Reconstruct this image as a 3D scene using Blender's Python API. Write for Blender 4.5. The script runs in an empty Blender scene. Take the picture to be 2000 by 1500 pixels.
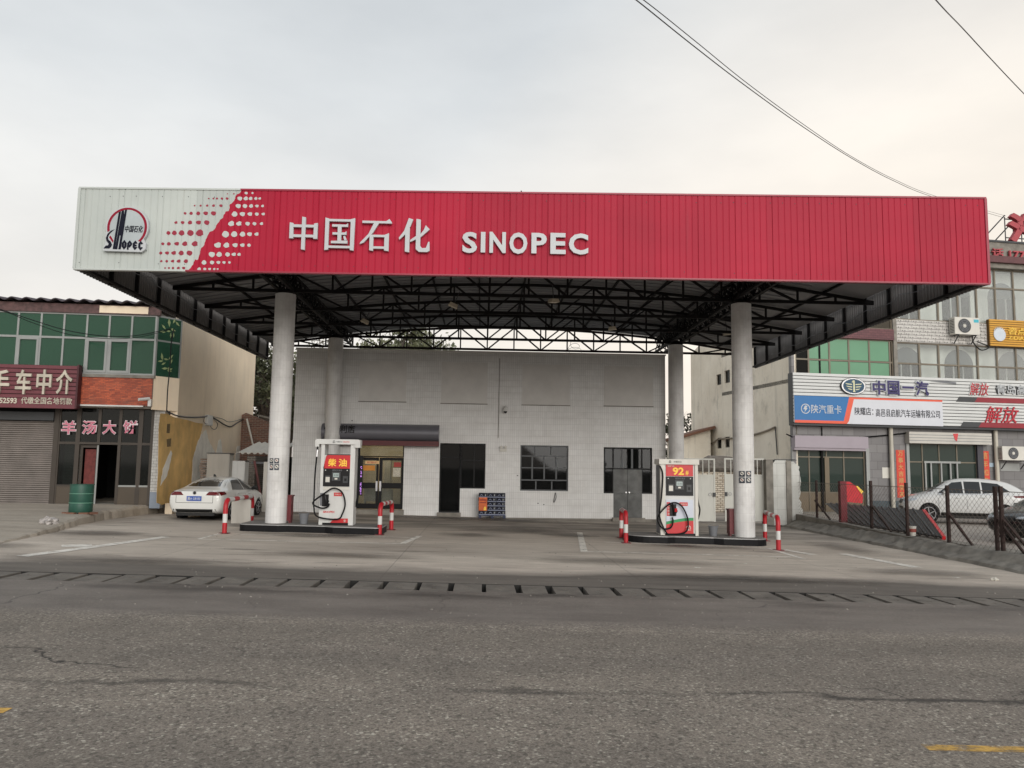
import bpy, bmesh, math, random
from mathutils import Vector, Matrix
from mathutils.bvhtree import BVHTree
random.seed(7)
scn = bpy.context.scene
C = scn.collection
R = math.radians

# ---------------------------------------------------------------- camera
FPX, PITCH, YAW, ROLL, EYE = 1563.28, .1039, .0363, .014, 1.95
_fw = Vector((math.sin(YAW)*math.cos(PITCH), math.cos(YAW)*math.cos(PITCH), math.sin(PITCH)))
_r0 = Vector((math.cos(YAW), -math.sin(YAW), 0)); _u0 = _r0.cross(_fw)
_rt = _r0*math.cos(ROLL) + _u0*math.sin(ROLL); _up = _u0*math.cos(ROLL) - _r0*math.sin(ROLL)
cam = bpy.data.objects.new('camera', bpy.data.cameras.new('camera'))
C.objects.link(cam); scn.camera = cam
cam.data.sensor_width = 36; cam.data.lens = FPX*36/2000
cam.data.clip_start = .05; cam.data.clip_end = 4000
M = Matrix((_rt, _up, -_fw)).transposed().to_4x4(); M.translation = (0, 0, EYE)
cam.matrix_world = M

# ---------------------------------------------------------------- world, sun, exposure
SUN_EL, SUN_AZ = R(16), R(163)          # azimuth clockwise from +Y: low, behind the viewer
w = bpy.data.worlds.new('World'); scn.world = w; w.use_nodes = True
nt = w.node_tree; nt.nodes.clear(); N = nt.nodes.new; L = nt.links.new
out = N('ShaderNodeOutputWorld')
sky = N('ShaderNodeTexSky'); sky.sky_type = 'NISHITA'; sky.sun_disc = False
sky.sun_elevation = SUN_EL; sky.sun_rotation = SUN_AZ; sky.air_density = 1.5; sky.dust_density = 4
b1 = N('ShaderNodeBackground'); b1.inputs[1].default_value = .08; L(sky.outputs[0], b1.inputs[0])
tc = N('ShaderNodeTexCoord'); sep = N('ShaderNodeSeparateXYZ'); L(tc.outputs['Generated'], sep.inputs[0])
mp = N('ShaderNodeMapping'); mp.inputs['Scale'].default_value = (1.2, 1.2, 3.2); L(tc.outputs['Generated'], mp.inputs[0])
nz = N('ShaderNodeTexNoise'); nz.inputs['Scale'].default_value = 2.1; nz.inputs['Detail'].default_value = 6
nz.inputs['Roughness'].default_value = .5; L(mp.outputs[0], nz.inputs[0])
def rgba(c): return (c[0], c[1], c[2], 1)
def srgb(r, g, b):
    f = lambda v: (v/255/12.92 if v/255 <= .04045 else ((v/255+.055)/1.055)**2.4)
    return (f(r), f(g), f(b))
el = N('ShaderNodeValToRGB'); e = el.color_ramp.elements
e[0].position = 0; e[0].color = rgba(srgb(236, 228, 220)); e[1].position = .8; e[1].color = rgba(srgb(190, 196, 201))
x = e.new(.2); x.color = rgba(srgb(229, 226, 222)); x = e.new(.42); x.color = rgba(srgb(209, 212, 214))
L(sep.outputs[2], el.inputs[0])
# the warm low evening glow to the right, the same all the way round the horizon there
wm = N('ShaderNodeVectorMath'); wm.operation = 'DOT_PRODUCT'; wm.inputs[1].default_value = (.68, .73, -.25); L(tc.outputs['Generated'], wm.inputs[0])
wr = N('ShaderNodeMapRange'); wr.inputs[1].default_value = .55; wr.inputs[2].default_value = 1.0; L(wm.outputs['Value'], wr.inputs[0])
mx = N('ShaderNodeMixRGB'); mx.inputs[2].default_value = rgba(srgb(248, 236, 221)); L(wr.outputs[0], mx.inputs[0]); L(el.outputs[0], mx.inputs[1])
cr = N('ShaderNodeValToRGB'); cr.color_ramp.elements[0].position = .32; cr.color_ramp.elements[0].color = (.88, .886, .893, 1)
cr.color_ramp.elements[1].position = .66; cr.color_ramp.elements[1].color = (1.07, 1.065, 1.055, 1); L(nz.outputs[0], cr.inputs[0])
mm = N('ShaderNodeMixRGB'); mm.blend_type = 'MULTIPLY'; mm.inputs[0].default_value = 1; L(mx.outputs[0], mm.inputs[1]); L(cr.outputs[0], mm.inputs[2])
b2 = N('ShaderNodeBackground'); b2.inputs[1].default_value = .95; L(mm.outputs[0], b2.inputs[0])
ms = N('ShaderNodeMixShader'); ms.inputs[0].default_value = .93
L(b1.outputs[0], ms.inputs[1]); L(b2.outputs[0], ms.inputs[2]); L(ms.outputs[0], out.inputs[0])

sl = bpy.data.lights.new('sun', 'SUN'); sl.energy = 1.5; sl.angle = R(40); sl.color = (1, .975, .94)
so = bpy.data.objects.new('sun', sl); C.objects.link(so); so.location = (-10, -20, 40)
sd = Vector((math.sin(SUN_AZ)*math.cos(SUN_EL), math.cos(SUN_AZ)*math.cos(SUN_EL), math.sin(SUN_EL)))
so.rotation_euler = sd.to_track_quat('Z', 'Y').to_euler()
vs = scn.view_settings; vs.view_transform = 'Standard'; vs.look = 'None'; vs.gamma = 1; vs.exposure = .4; vs.use_curve_mapping = False

# ---------------------------------------------------------------- measuring helpers (photo pixel -> place)
TILT = .0183                               # the whole site falls gently to the right
def zg(x): return -TILT*max(-16, min(16, x))
def ray(u, v): return _fw + _rt*((u-1000)/FPX) - _up*((v-750)/FPX)
O = Vector((0, 0, EYE))
def PY(u, v, Y): d = ray(u, v); return O + d*(Y/d.y)
def PX(u, v, X): d = ray(u, v); return O + d*(X/d.x)
def PZ(u, v, Z): d = ray(u, v); return O + d*((Z-EYE)/d.z)
def PG(u, v): d = ray(u, v); return O + d*(-EYE/(d.z + TILT*d.x))
class Frame:                               # a vertical plane: local x along it, y into it, z up
    def __init__(s, o, deg): s.o = Vector(o); s.a = R(deg); s.d = Vector((math.cos(s.a), math.sin(s.a), 0)); s.n = Vector((-math.sin(s.a), math.cos(s.a), 0))
    def at(s, u, v, d=0):
        q = s.o - s.n*d; r = ray(u, v); p = O + r*((q-O).dot(s.n)/r.dot(s.n))
        return ((p-s.o).dot(s.d), p.z - s.o.z)
    def rect(s, u0, v0, u1, v1, d=0):      # pixel box -> x0, x1, z0, z1
        um, vm = (u0+u1)/2, (v0+v1)/2
        return s.at(u0, vm, d)[0], s.at(u1, vm, d)[0], s.at(um, v1, d)[1], s.at(um, v0, d)[1]

# ---------------------------------------------------------------- materials
MATS = {}
def newmat(name):
    m = bpy.data.materials.new(name); m.use_nodes = True
    t = m.node_tree; b = t.nodes['Principled BSDF']; MATS[name] = m
    return m, t, b
def pos(t, scale):
    g = t.nodes.new('ShaderNodeNewGeometry'); v = t.nodes.new('ShaderNodeMapping')
    v.inputs['Scale'].default_value = scale if isinstance(scale, tuple) else (scale,)*3
    t.links.new(g.outputs['Position'], v.inputs[0]); return v.outputs[0]
def noise(t, scale, detail=5, rough=.55, sc=1.0, dist=0):
    n = t.nodes.new('ShaderNodeTexNoise'); n.inputs['Scale'].default_value = sc; n.inputs['Detail'].default_value = detail
    n.inputs['Roughness'].default_value = rough; n.inputs['Distortion'].default_value = dist
    t.links.new(pos(t, scale), n.inputs[0]); return n.outputs[0]
def ramp(t, src, p0, p1, c0=(0, 0, 0), c1=(1, 1, 1)):
    r = t.nodes.new('ShaderNodeValToRGB'); a = r.color_ramp.elements
    a[0].position = p0; a[0].color = rgba(c0); a[1].position = p1; a[1].color = rgba(c1)
    t.links.new(src, r.inputs[0]); return r.outputs[0]
def mixc(t, f, a, b, mode='MIX'):
    m = t.nodes.new('ShaderNodeMixRGB'); m.blend_type = mode
    for i, v in ((0, f), (1, a), (2, b)):
        if hasattr(v, 'is_linked') or hasattr(v, 'links'): t.links.new(v, m.inputs[i])
        elif i == 0: m.inputs[0].default_value = v
        else: m.inputs[i].default_value = rgba(v)
    return m.outputs[0]
def math_(t, op, a, b=0.0):
    m = t.nodes.new('ShaderNodeMath'); m.operation = op
    for i, v in ((0, a), (1, b)):
        if isinstance(v, (int, float)): m.inputs[i].default_value = v
        else: t.links.new(v, m.inputs[i])
    return m.outputs[0]
def addbump(t, b, h, strength, dist=.01):
    n = t.nodes.new('ShaderNodeBump'); n.inputs['Strength'].default_value = strength; n.inputs['Distance'].default_value = dist
    t.links.new(h, n.inputs['Height']); t.links.new(n.outputs[0], b.inputs['Normal'])
def mat(name, col, rough=.6, var=.18, sc=1.5, bump=0., bsc=40., met=0., dirt=0., dirtcol=(.09, .075, .06), spec=.5):
    if name in MATS: return MATS[name]
    m, t, b = newmat(name)
    c = mixc(t, ramp(t, noise(t, sc), .3, .7), tuple(k*(1-var) for k in col), tuple(min(1, k*(1+var*.5)) for k in col))
    if dirt:
        f = math_(t, 'MULTIPLY', ramp(t, noise(t, (2.2, 2.2, .28), 6, .65), .5, .78), dirt)
        c = mixc(t, f, c, dirtcol)
    t.links.new(c, b.inputs['Base Color'])
    b.inputs['Roughness'].default_value = rough; b.inputs['Metallic'].default_value = met
    b.inputs['Specular IOR Level'].default_value = spec
    if bump: addbump(t, b, noise(t, bsc, 4), bump)
    return m
def brickmat(name, c1, c2, mort, bw, bh, ms=.006, axis='XZ', off=.5, dirt=0., rough=.55, bump=.5, dirtsc=(1.2, 1.2, .35), dirtcol=(.1, .085, .07), rot=0):
    m, t, b = newmat(name)
    g = t.nodes.new('ShaderNodeNewGeometry'); s = t.nodes.new('ShaderNodeSeparateXYZ'); t.links.new(g.outputs['Position'], s.inputs[0])
    cb = t.nodes.new('ShaderNodeCombineXYZ')
    t.links.new(s.outputs['XYZ'.index(axis[0])], cb.inputs[0]); t.links.new(s.outputs['XYZ'.index(axis[1])], cb.inputs[1])
    v = cb.outputs[0]
    if rot:
        mpn = t.nodes.new('ShaderNodeMapping'); mpn.inputs['Rotation'].default_value = (0, 0, rot); t.links.new(v, mpn.inputs[0]); v = mpn.outputs[0]
    k = t.nodes.new('ShaderNodeTexBrick'); k.inputs['Scale'].default_value = 1; k.offset = off
    k.inputs['Brick Width'].default_value = bw; k.inputs['Row Height'].default_value = bh; k.inputs['Mortar Size'].default_value = ms
    k.inputs['Mortar Smooth'].default_value = .3
    k.inputs['Color1'].default_value = rgba(c1); k.inputs['Color2'].default_value = rgba(c2); k.inputs['Mortar'].default_value = rgba(mort)
    t.links.new(v, k.inputs[0]); c = k.outputs[0]
    c = mixc(t, .25, c, ramp(t, noise(t, 1.3), .3, .7, (.55, .53, .5), (1, 1, 1)), 'MULTIPLY')
    if dirt: c = mixc(t, math_(t, 'MULTIPLY', ramp(t, noise(t, dirtsc, 7, .65), .48, .8), dirt), c, dirtcol)
    t.links.new(c, b.inputs['Base Color']); b.inputs['Roughness'].default_value = rough
    addbump(t, b, math_(t, 'SUBTRACT', 1, k.outputs[1]), bump, .006)
    return m
def glassmat(name, tint, see=.5, rough=.02, film=.35, refl=.8):
    m, t, b = newmat(name); t.nodes.remove(b)
    o = t.nodes['Material Output']; tr = t.nodes.new('ShaderNodeBsdfTransparent'); tr.inputs[0].default_value = rgba(tint)
    df = t.nodes.new('ShaderNodeBsdfDiffuse'); df.inputs[0].default_value = rgba(tuple(k*film for k in tint))
    gl = t.nodes.new('ShaderNodeBsdfGlossy'); gl.inputs['Roughness'].default_value = rough
    lw = t.nodes.new('ShaderNodeFresnel'); lw.inputs[0].default_value = 1.5
    m1 = t.nodes.new('ShaderNodeMixShader'); m1.inputs[0].default_value = see
    t.links.new(df.outputs[0], m1.inputs[1]); t.links.new(tr.outputs[0], m1.inputs[2])
    m2 = t.nodes.new('ShaderNodeMixShader'); t.links.new(math_(t, 'MULTIPLY', lw.outputs[0], refl), m2.inputs[0])
    t.links.new(m1.outputs[0], m2.inputs[1]); t.links.new(gl.outputs[0], m2.inputs[2]); t.links.new(m2.outputs[0], o.inputs[0])
    return m
def emis(name, col, s):
    m, t, b = newmat(name); b.inputs['Base Color'].default_value = rgba(col)
    b.inputs['Emission Color'].default_value = rgba(col); b.inputs['Emission Strength'].default_value = s; return m

# ---- road asphalt
m, t, b = newmat('asphalt'); A = m
fine = noise(t, 58, 4, .8); mid = noise(t, 1.1, 6, .6); big = noise(t, (.09, .5, 1), 4)
spx = t.nodes.new('ShaderNodeTexVoronoi'); spx.inputs['Scale'].default_value = 1; t.links.new(pos(t, 48), spx.inputs[0])
c = ramp(t, fine, .3, .7, (.085, .075, .066), (.405, .36, .318))
c = mixc(t, math_(t, 'MULTIPLY', ramp(t, spx.outputs['Color'], .74, .88), ramp(t, noise(t, 2.5, 4), .3, .7, (.35, .35, .35), (1, 1, 1))), c, (.58, .55, .49))
sp2 = t.nodes.new('ShaderNodeTexVoronoi'); sp2.inputs['Scale'].default_value = 1; t.links.new(pos(t, 36), sp2.inputs[0])
c = mixc(t, math_(t, 'MULTIPLY', ramp(t, sp2.outputs['Color'], .2, .34, (1, 1, 1), (0, 0, 0)), .55), c, (.06, .055, .048))
c = mixc(t, .85, c, ramp(t, mid, .28, .75, (.78, .77, .75), (1.12, 1.1, 1.06)), 'MULTIPLY')
c = mixc(t, .8, c, ramp(t, big, .32, .68, (.78, .77, .76), (1.15, 1.13, 1.08)), 'MULTIPLY')
g = t.nodes.new('ShaderNodeNewGeometry'); s = t.nodes.new('ShaderNodeSeparateXYZ'); t.links.new(g.outputs['Position'], s.inputs[0])
wob = math_(t, 'MULTIPLY', math_(t, 'SUBTRACT', noise(t, (.5, .9, 1), 9, .68), .5), 1.2)
def band(y0, wd, soft, slope=0.):
    yy = math_(t, 'ADD', s.outputs[1], wob)
    if slope: yy = math_(t, 'ADD', yy, math_(t, 'MULTIPLY', s.outputs[0], slope))
    d = math_(t, 'ABSOLUTE', math_(t, 'SUBTRACT', yy, y0))
    mr = t.nodes.new('ShaderNodeMapRange'); mr.inputs[1].default_value = wd; mr.inputs[2].default_value = wd+soft; mr.inputs[3].default_value = 1; mr.inputs[4].default_value = 0
    t.links.new(d, mr.inputs[0]); return mr.outputs[0]
patch = ramp(t, noise(t, (.35, 1.2, 1), 5, .6), .36, .56)
c = mixc(t, math_(t, 'MULTIPLY', math_(t, 'MULTIPLY', band(7.3, .025, .07), patch), .85), c, (.04, .036, .032))
c = mixc(t, math_(t, 'MULTIPLY', math_(t, 'MULTIPLY', band(10.75, .05, .12), ramp(t, noise(t, (.3, 1, 1)), .45, .6)), .5), c, (.04, .036, .032))
for ty_, tw_, ta_ in ((9.4, .25, .3), (8.1, .22, .22), (5.2, .3, .25)):
    c = mixc(t, math_(t, 'MULTIPLY', band(ty_, tw_, .5), ta_), c, (.09, .08, .068))
spot = ramp(t, noise(t, (1.3, 2.2, 1), 5, .65), .68, .76)
c = mixc(t, math_(t, 'MULTIPLY', spot, .4), c, (.05, .045, .04))
# oily, worn strip beside the drain
edge = t.nodes.new('ShaderNodeMapRange'); edge.inputs[1].default_value = 10.1; edge.inputs[2].default_value = 10.7
t.links.new(math_(t, 'ADD', s.outputs[1], math_(t, 'MULTIPLY', wob, .5)), edge.inputs[0])
smooth = ramp(t, noise(t, (.6, 1.6, 1), 6, .6), .3, .7, (.125, .109, .096), (.215, .19, .168))
c = mixc(t, math_(t, 'MULTIPLY', edge.outputs[0], .8), c, smooth)
c = mixc(t, math_(t, 'MULTIPLY', math_(t, 'MULTIPLY', band(12.6, .2, .5), ramp(t, noise(t, (.35, 1, 1), 5), .45, .62)), .7), c, (.04, .035, .03))
crk = t.nodes.new('ShaderNodeTexVoronoi'); crk.feature = 'DISTANCE_TO_EDGE'; crk.inputs['Scale'].default_value = .24
dn = t.nodes.new('ShaderNodeTexNoise'); dn.inputs['Scale'].default_value = 2.2; dn.inputs['Detail'].default_value = 6
t.links.new(pos(t, 1), dn.inputs[0]); va = t.nodes.new('ShaderNodeVectorMath'); va.operation = 'MULTIPLY_ADD'
va.inputs[1].default_value = (.55, .55, 0); t.links.new(dn.outputs['Color'], va.inputs[0]); t.links.new(pos(t, (1, .8, 1)), va.inputs[2]); t.links.new(va.outputs[0], crk.inputs[0])
c = mixc(t, math_(t, 'MULTIPLY', ramp(t, crk.outputs['Distance'], .0006, .0018, (1, 1, 1), (0, 0, 0)), ramp(t, noise(t, .3), .5, .6)), c, (.03, .028, .026))
t.links.new(c, b.inputs['Base Color'])
rr = t.nodes.new('ShaderNodeMapRange'); rr.inputs[3].default_value = .88; rr.inputs[4].default_value = .62; t.links.new(edge.outputs[0], rr.inputs[0]); t.links.new(rr.outputs[0], b.inputs['Roughness'])
b.inputs['Specular IOR Level'].default_value = .35
addbump(t, b, fine, .9, .012)

def math_v(t):
    a = t.nodes.new('ShaderNodeVectorMath'); a.operation = 'ADD'; a.inputs[1].default_value = (1.7, .4, 0); t.links.new(pos(t, 1), a.inputs[0]); return a.outputs[0]
# ---- station concrete
def concrete(name, dark, light, stain):
    m, t, b = newmat(name)
    c = ramp(t, noise(t, (.16, .45, 1), 7, .6), .28, .74, dark, light)
    c = mixc(t, .8, c, ramp(t, noise(t, (1.1, 4.5, 1), 7, .65), .25, .7, (.7, .69, .67), (1.06, 1.06, 1.05)), 'MULTIPLY')
    c = mixc(t, .5, c, ramp(t, noise(t, 28, 4, .7), .25, .7, (.7, .68, .65), (1.1, 1.09, 1.08)), 'MULTIPLY')
    if stain:
        g = t.nodes.new('ShaderNodeNewGeometry'); s = t.nodes.new('ShaderNodeSeparateXYZ'); t.links.new(g.outputs['Position'], s.inputs[0])
        wob = math_(t, 'MULTIPLY', math_(t, 'SUBTRACT', noise(t, (.16, .25, 1), 6, .6), .5), 3.2)
        mr = t.nodes.new('ShaderNodeMapRange'); mr.inputs[1].default_value = 14.9; mr.inputs[2].default_value = 15.9; mr.inputs[3].default_value = 1; mr.inputs[4].default_value = 0
        t.links.new(math_(t, 'ADD', s.outputs[1], wob), mr.inputs[0])
        st = ramp(t, noise(t, (.5, 2.4, 1), 6, .6), .3, .7, (.06, .052, .044), (.125, .11, .093))
        c = mixc(t, math_(t, 'MULTIPLY', mr.outputs[0], .9), c, st)
        sp = ramp(t, noise(t, (.45, 1.7, 1), 6, .65), .57, .7)      # oil spots
        c = mixc(t, math_(t, 'MULTIPLY', sp, .5), c, (.07, .06, .05))
        # shade under the canopy painted into the concrete colour, in patches
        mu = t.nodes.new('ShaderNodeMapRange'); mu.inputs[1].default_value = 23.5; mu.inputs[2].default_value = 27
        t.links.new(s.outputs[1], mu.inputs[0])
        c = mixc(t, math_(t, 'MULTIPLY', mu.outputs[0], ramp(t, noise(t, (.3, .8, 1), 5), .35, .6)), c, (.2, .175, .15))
        br = t.nodes.new('ShaderNodeTexBrick'); br.inputs['Scale'].default_value = 1; br.inputs['Brick Width'].default_value = 4.6; br.inputs['Row Height'].default_value = 4.1
        br.inputs['Mortar Size'].default_value = .012; br.offset = 0; t.links.new(math_v(t), br.inputs[0])
        c = mixc(t, math_(t, 'MULTIPLY', br.outputs[1], .35), c, (.08, .07, .06))
    t.links.new(c, b.inputs['Base Color']); b.inputs['Roughness'].default_value = .85
    addbump(t, b, noise(t, 22, 5, .7), .3, .01); return m
CONC = concrete('apron_concrete', (.41, .355, .305), (.69, .615, .535), True)
CONC2 = concrete('worn_concrete', (.32, .28, .235), (.5, .45, .385), False)
CURB = mat('curb_concrete', (.25, .232, .202), .9, .35, 3, .6, 16)
YARD = brickmat('yard_paving', (.42, .37, .32), (.36, .31, .27), (.22, .2, .18), .3, .15, .008, 'XY', dirt=.4)
EARTH = mat('earth', (.16, .14, .11), .95, .3, .4)
PAINT_W = mat('worn_white_paint', (.46, .43, .38), .8, .3, 5)
PAINT_Y = mat('yellow_paint', srgb(205, 160, 60), .8, .3, 7)
TILEW = brickmat('small_white_tile', (.81, .81, .8), (.76, .76, .75), (.56, .56, .55), .085, .245, .0045, 'XZ', 0, dirt=.35, rough=.45, bump=.4, dirtsc=(.5, .5, 2.4), dirtcol=(.4, .37, .34))
COLT = brickmat('column_tile', (.74, .735, .72), (.69, .685, .675), (.6, .59, .575), .085, .245, .0035, 'XZ', 0, dirt=.35, rough=.45, bump=.3, dirtsc=(2, 2, 1.6))
PLAST = mat('grey_render_patch', (.69, .675, .65), .8, .08, 2, .2, 30)
BLACKST = mat('blackened_steel', (.012, .011, .011), .7, .3, 3, spec=.2)
REDOX = mat('dark_primer_steel', (.022, .014, .013), .7, .3, 3, spec=.2)
ROOFM = mat('roof_sheet', (.2, .2, .21), .5, .2, .6)
FASW = mat('white_sheet', srgb(188, 193, 189), .42, .06, .8, dirt=.18, dirtcol=(.33, .3, .25))
FASR = mat('red_sheet', srgb(150, 18, 50), .4, .1, .5, dirt=.12, dirtcol=(.22, .05, .06))
INSIDE = mat('sheet_back', (.19, .18, .175), .5, .2, 1)
LETT = mat('letter_grey', srgb(188, 191, 193), .4, .05)
LETTS = mat('letter_edge', srgb(120, 120, 125), .5, .05)
NAVY = mat('logo_navy', srgb(20, 23, 38), .6, .05, spec=.15)
LRED = mat('logo_red', srgb(140, 22, 46), .6, .05, spec=.2)
WHITE = mat('white_enamel', srgb(206, 206, 203), .4, .08, 2, dirt=.3, dirtcol=(.3, .28, .25))
CREAM = mat('cream_enamel', srgb(208, 205, 196), .45, .08, 2, dirt=.25, dirtcol=(.3, .28, .25))
RED = mat('red_enamel', srgb(196, 28, 36), .38, .1, 4)
DRED = mat('dark_red_enamel', srgb(98, 20, 28), .45, .15, 4)
GREEN = mat('green_stripe', srgb(24, 138, 76), .4, .05)
BLACK = mat('black_plastic', (.008, .008, .009), .4, .1, spec=.25)
RUBBER = mat('rubber', (.01, .01, .011), .7, .1, spec=.2)
GREYP = mat('grey_plastic', srgb(112, 114, 118), .5, .1)
DGREY = mat('dark_grey', srgb(58, 60, 62), .5, .15)
YEL = mat('yellow_print', srgb(250, 206, 70), .5, .03)
CHROME = mat('bright_metal', (.62, .62, .63), .3, .1, met=.9)
STEEL = mat('dull_steel', (.36, .36, .36), .45, .15, met=.5)
SCREEN = mat('lcd', srgb(165, 180, 178), .25, .05)
ISL = mat('black_plinth', (.008, .008, .009), .5, .2, spec=.15)
ISLTOP = mat('island_top', (.2, .19, .18), .8, .3, 3, .3)
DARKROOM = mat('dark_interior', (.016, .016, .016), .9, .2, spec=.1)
BLKFR = mat('black_frame', (.008, .008, .009), .5, .1, spec=.2)
DOORGREY = mat('grey_sheet_door', srgb(84, 85, 84), .45, .4, 3.5, met=.3, dirt=.3)
AWN = mat('awning_grey', srgb(112, 112, 119), .4, .15, 1.2, met=.2)
GLASS = glassmat('clear_glass', (.75, .78, .76), .8)
DGLASS = glassmat('dark_glass', (.14, .17, .18), .85, .03, .1, .5)
LIT = emis('lit_panel', (1, .83, .55), 14)

# ---------------------------------------------------------------- mesh helpers
class MB:
    def __init__(s): s.v = []; s.f = []
    def add(s, vs, fs):
        o = len(s.v); s.v += [tuple(v) for v in vs]; s.f += [tuple(i+o for i in f) for f in fs]; return s
    def box(s, x0, x1, y0, y1, z0, z1):
        return s.add([(x0, y0, z0), (x1, y0, z0), (x1, y1, z0), (x0, y1, z0), (x0, y0, z1), (x1, y0, z1), (x1, y1, z1), (x0, y1, z1)],
                     [(3, 2, 1, 0), (4, 5, 6, 7), (0, 1, 5, 4), (1, 2, 6, 5), (2, 3, 7, 6), (3, 0, 4, 7)])
    def bar(s, p, q, w, h=None):
        p, q = Vector(p), Vector(q); h = h or w; d = (q-p).normalized()
        r = d.cross(Vector((0, 0, 1)));  r = Vector((1, 0, 0)) if r.length < 1e-4 else r.normalized()
        u = r.cross(d); r = r*w/2; u = u*h/2
        return s.add([p-r-u, p+r-u, p+r+u, p-r+u, q-r-u, q+r-u, q+r+u, q-r+u],
                     [(0, 1, 2, 3), (7, 6, 5, 4), (0, 4, 5, 1), (1, 5, 6, 2), (2, 6, 7, 3), (3, 7, 4, 0)])
    def tube(s, pts, r, n=8, cap=True):
        pts = [Vector(p) for p in pts]; rr = r if isinstance(r, (list, tuple)) else [r]*len(pts)
        o = len(s.v); ref = None
        for i, p in enumerate(pts):
            d = (pts[min(i+1, len(pts)-1)] - pts[max(i-1, 0)]).normalized()
            if ref is None:
                a = Vector((0, 0, 1)) if abs(d.z) < .9 else Vector((1, 0, 0)); ref = d.cross(a).normalized()
            ref = (ref - d*ref.dot(d)).normalized(); b = d.cross(ref)
            for k in range(n):
                t = 2*math.pi*k/n; s.v.append(tuple(p + (ref*math.cos(t) + b*math.sin(t))*rr[i]))
        for i in range(len(pts)-1):
            for k in range(n):
                k2 = (k+1) % n; s.f.append((o+i*n+k, o+i*n+k2, o+(i+1)*n+k2, o+(i+1)*n+k))
        if cap:
            s.f.append(tuple(o+k for k in range(n))[::-1]); s.f.append(tuple(o+(len(pts)-1)*n+k for k in range(n)))
        return s
    def prism(s, poly, y0, y1):              # outline in x,z given a depth in y
        n = len(poly); a = sum(poly[i][0]*poly[(i+1) % n][1]-poly[(i+1) % n][0]*poly[i][1] for i in range(n))
        if a < 0: poly = poly[::-1]
        return s.add([(x, y0, z) for x, z in poly] + [(x, y1, z) for x, z in poly],
                     [tuple(range(n)), tuple(range(2*n-1, n-1, -1))] + [(i, i+n, (i+1) % n+n, (i+1) % n) for i in range(n)])
    def slab(s, poly, z0, z1, tilt=0.):      # outline in x,y given a height in z
        n = len(poly); a = sum(poly[i][0]*poly[(i+1) % n][1]-poly[(i+1) % n][0]*poly[i][1] for i in range(n))
        if a < 0: poly = poly[::-1]
        return s.add([(x, y, z0-tilt*x) for x, y in poly] + [(x, y, z1-tilt*x) for x, y in poly],
                     [tuple(range(n))[::-1], tuple(range(n, 2*n))] + [(i, (i+1) % n, (i+1) % n+n, i+n) for i in range(n)])
    def lathe(s, prof, c=(0, 0, 0), n=16, axis='Z'):
        o = len(s.v)
        for r, z in prof:
            for k in range(n):
                t = 2*math.pi*k/n; a, b = r*math.cos(t), r*math.sin(t)
                q = (a, b, z) if axis == 'Z' else ((a, z, b) if axis == 'Y' else (z, a, b))
                s.v.append((c[0]+q[0], c[1]+q[1], c[2]+q[2]))
        for i in range(len(prof)-1):
            for k in range(n):
                k2 = (k+1) % n; f = (o+i*n+k, o+i*n+k2, o+(i+1)*n+k2, o+(i+1)*n+k); s.f.append(f if axis != 'Y' else f[::-1])
        s.f.append(tuple(o+k for k in range(n))[::-1]); s.f.append(tuple(o+(len(prof)-1)*n+k for k in range(n)))
        return s
    def mesh(s, name, m, smooth=False):
        me = bpy.data.meshes.new(name); me.from_pydata(s.v, [], s.f); me.update()
        if m: me.materials.append(m)
        if smooth:
            me.polygons.foreach_set('use_smooth', [True]*len(me.polygons))
            try: me.set_sharp_from_angle(angle=R(35))
            except Exception: pass
        return me
def link(name, me, parent=None, loc=(0, 0, 0), rot=(0, 0, 0)):
    o = bpy.data.objects.new(name, me); C.objects.link(o); o.location = loc; o.rotation_euler = rot
    if parent: o.parent = parent
    return o
def tag(o, label=None, cat=None, group=None, kind=None):
    for k, v in (('label', label), ('category', cat), ('group', group), ('kind', kind)):
        if v: o[k] = v
    return o
def thing(name, label, cat, loc=(0, 0, 0), rz=0., group=None, rx=0, ry=0):
    o = bpy.data.objects.new(name, None); C.objects.link(o); o.location = loc; o.rotation_euler = (rx, ry, rz); o.empty_display_size = .3
    return tag(o, label, cat, group)
def part(name, mb, m, parent, smooth=False, label=None, kind=None):
    return tag(link(name, mb.mesh(name, m, smooth), parent), label, None, None, kind)
def solo(name, mb, m, label, cat, group=None, smooth=False, kind=None):
    xs, ys, zs = zip(*mb.v); c = Vector(((min(xs)+max(xs))/2, (min(ys)+max(ys))/2, min(zs)))
    mb.v = [tuple(Vector(v)-c) for v in mb.v]
    return tag(link(name, mb.mesh(name, m, smooth), None, c), label, cat, group, kind)
def struct(name, mb, m, parent=None):
    o = link(name, mb.mesh(name, m), parent)
    if not parent: o['kind'] = 'structure'
    return o
def copy_tree(o, parent=None):
    c = o.copy(); C.objects.link(c); c.parent = parent
    for ch in [x for x in ALLOBJ() if x.parent == o]: copy_tree(ch, c)
    return c
def ALLOBJ(): return list(C.objects)
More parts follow.
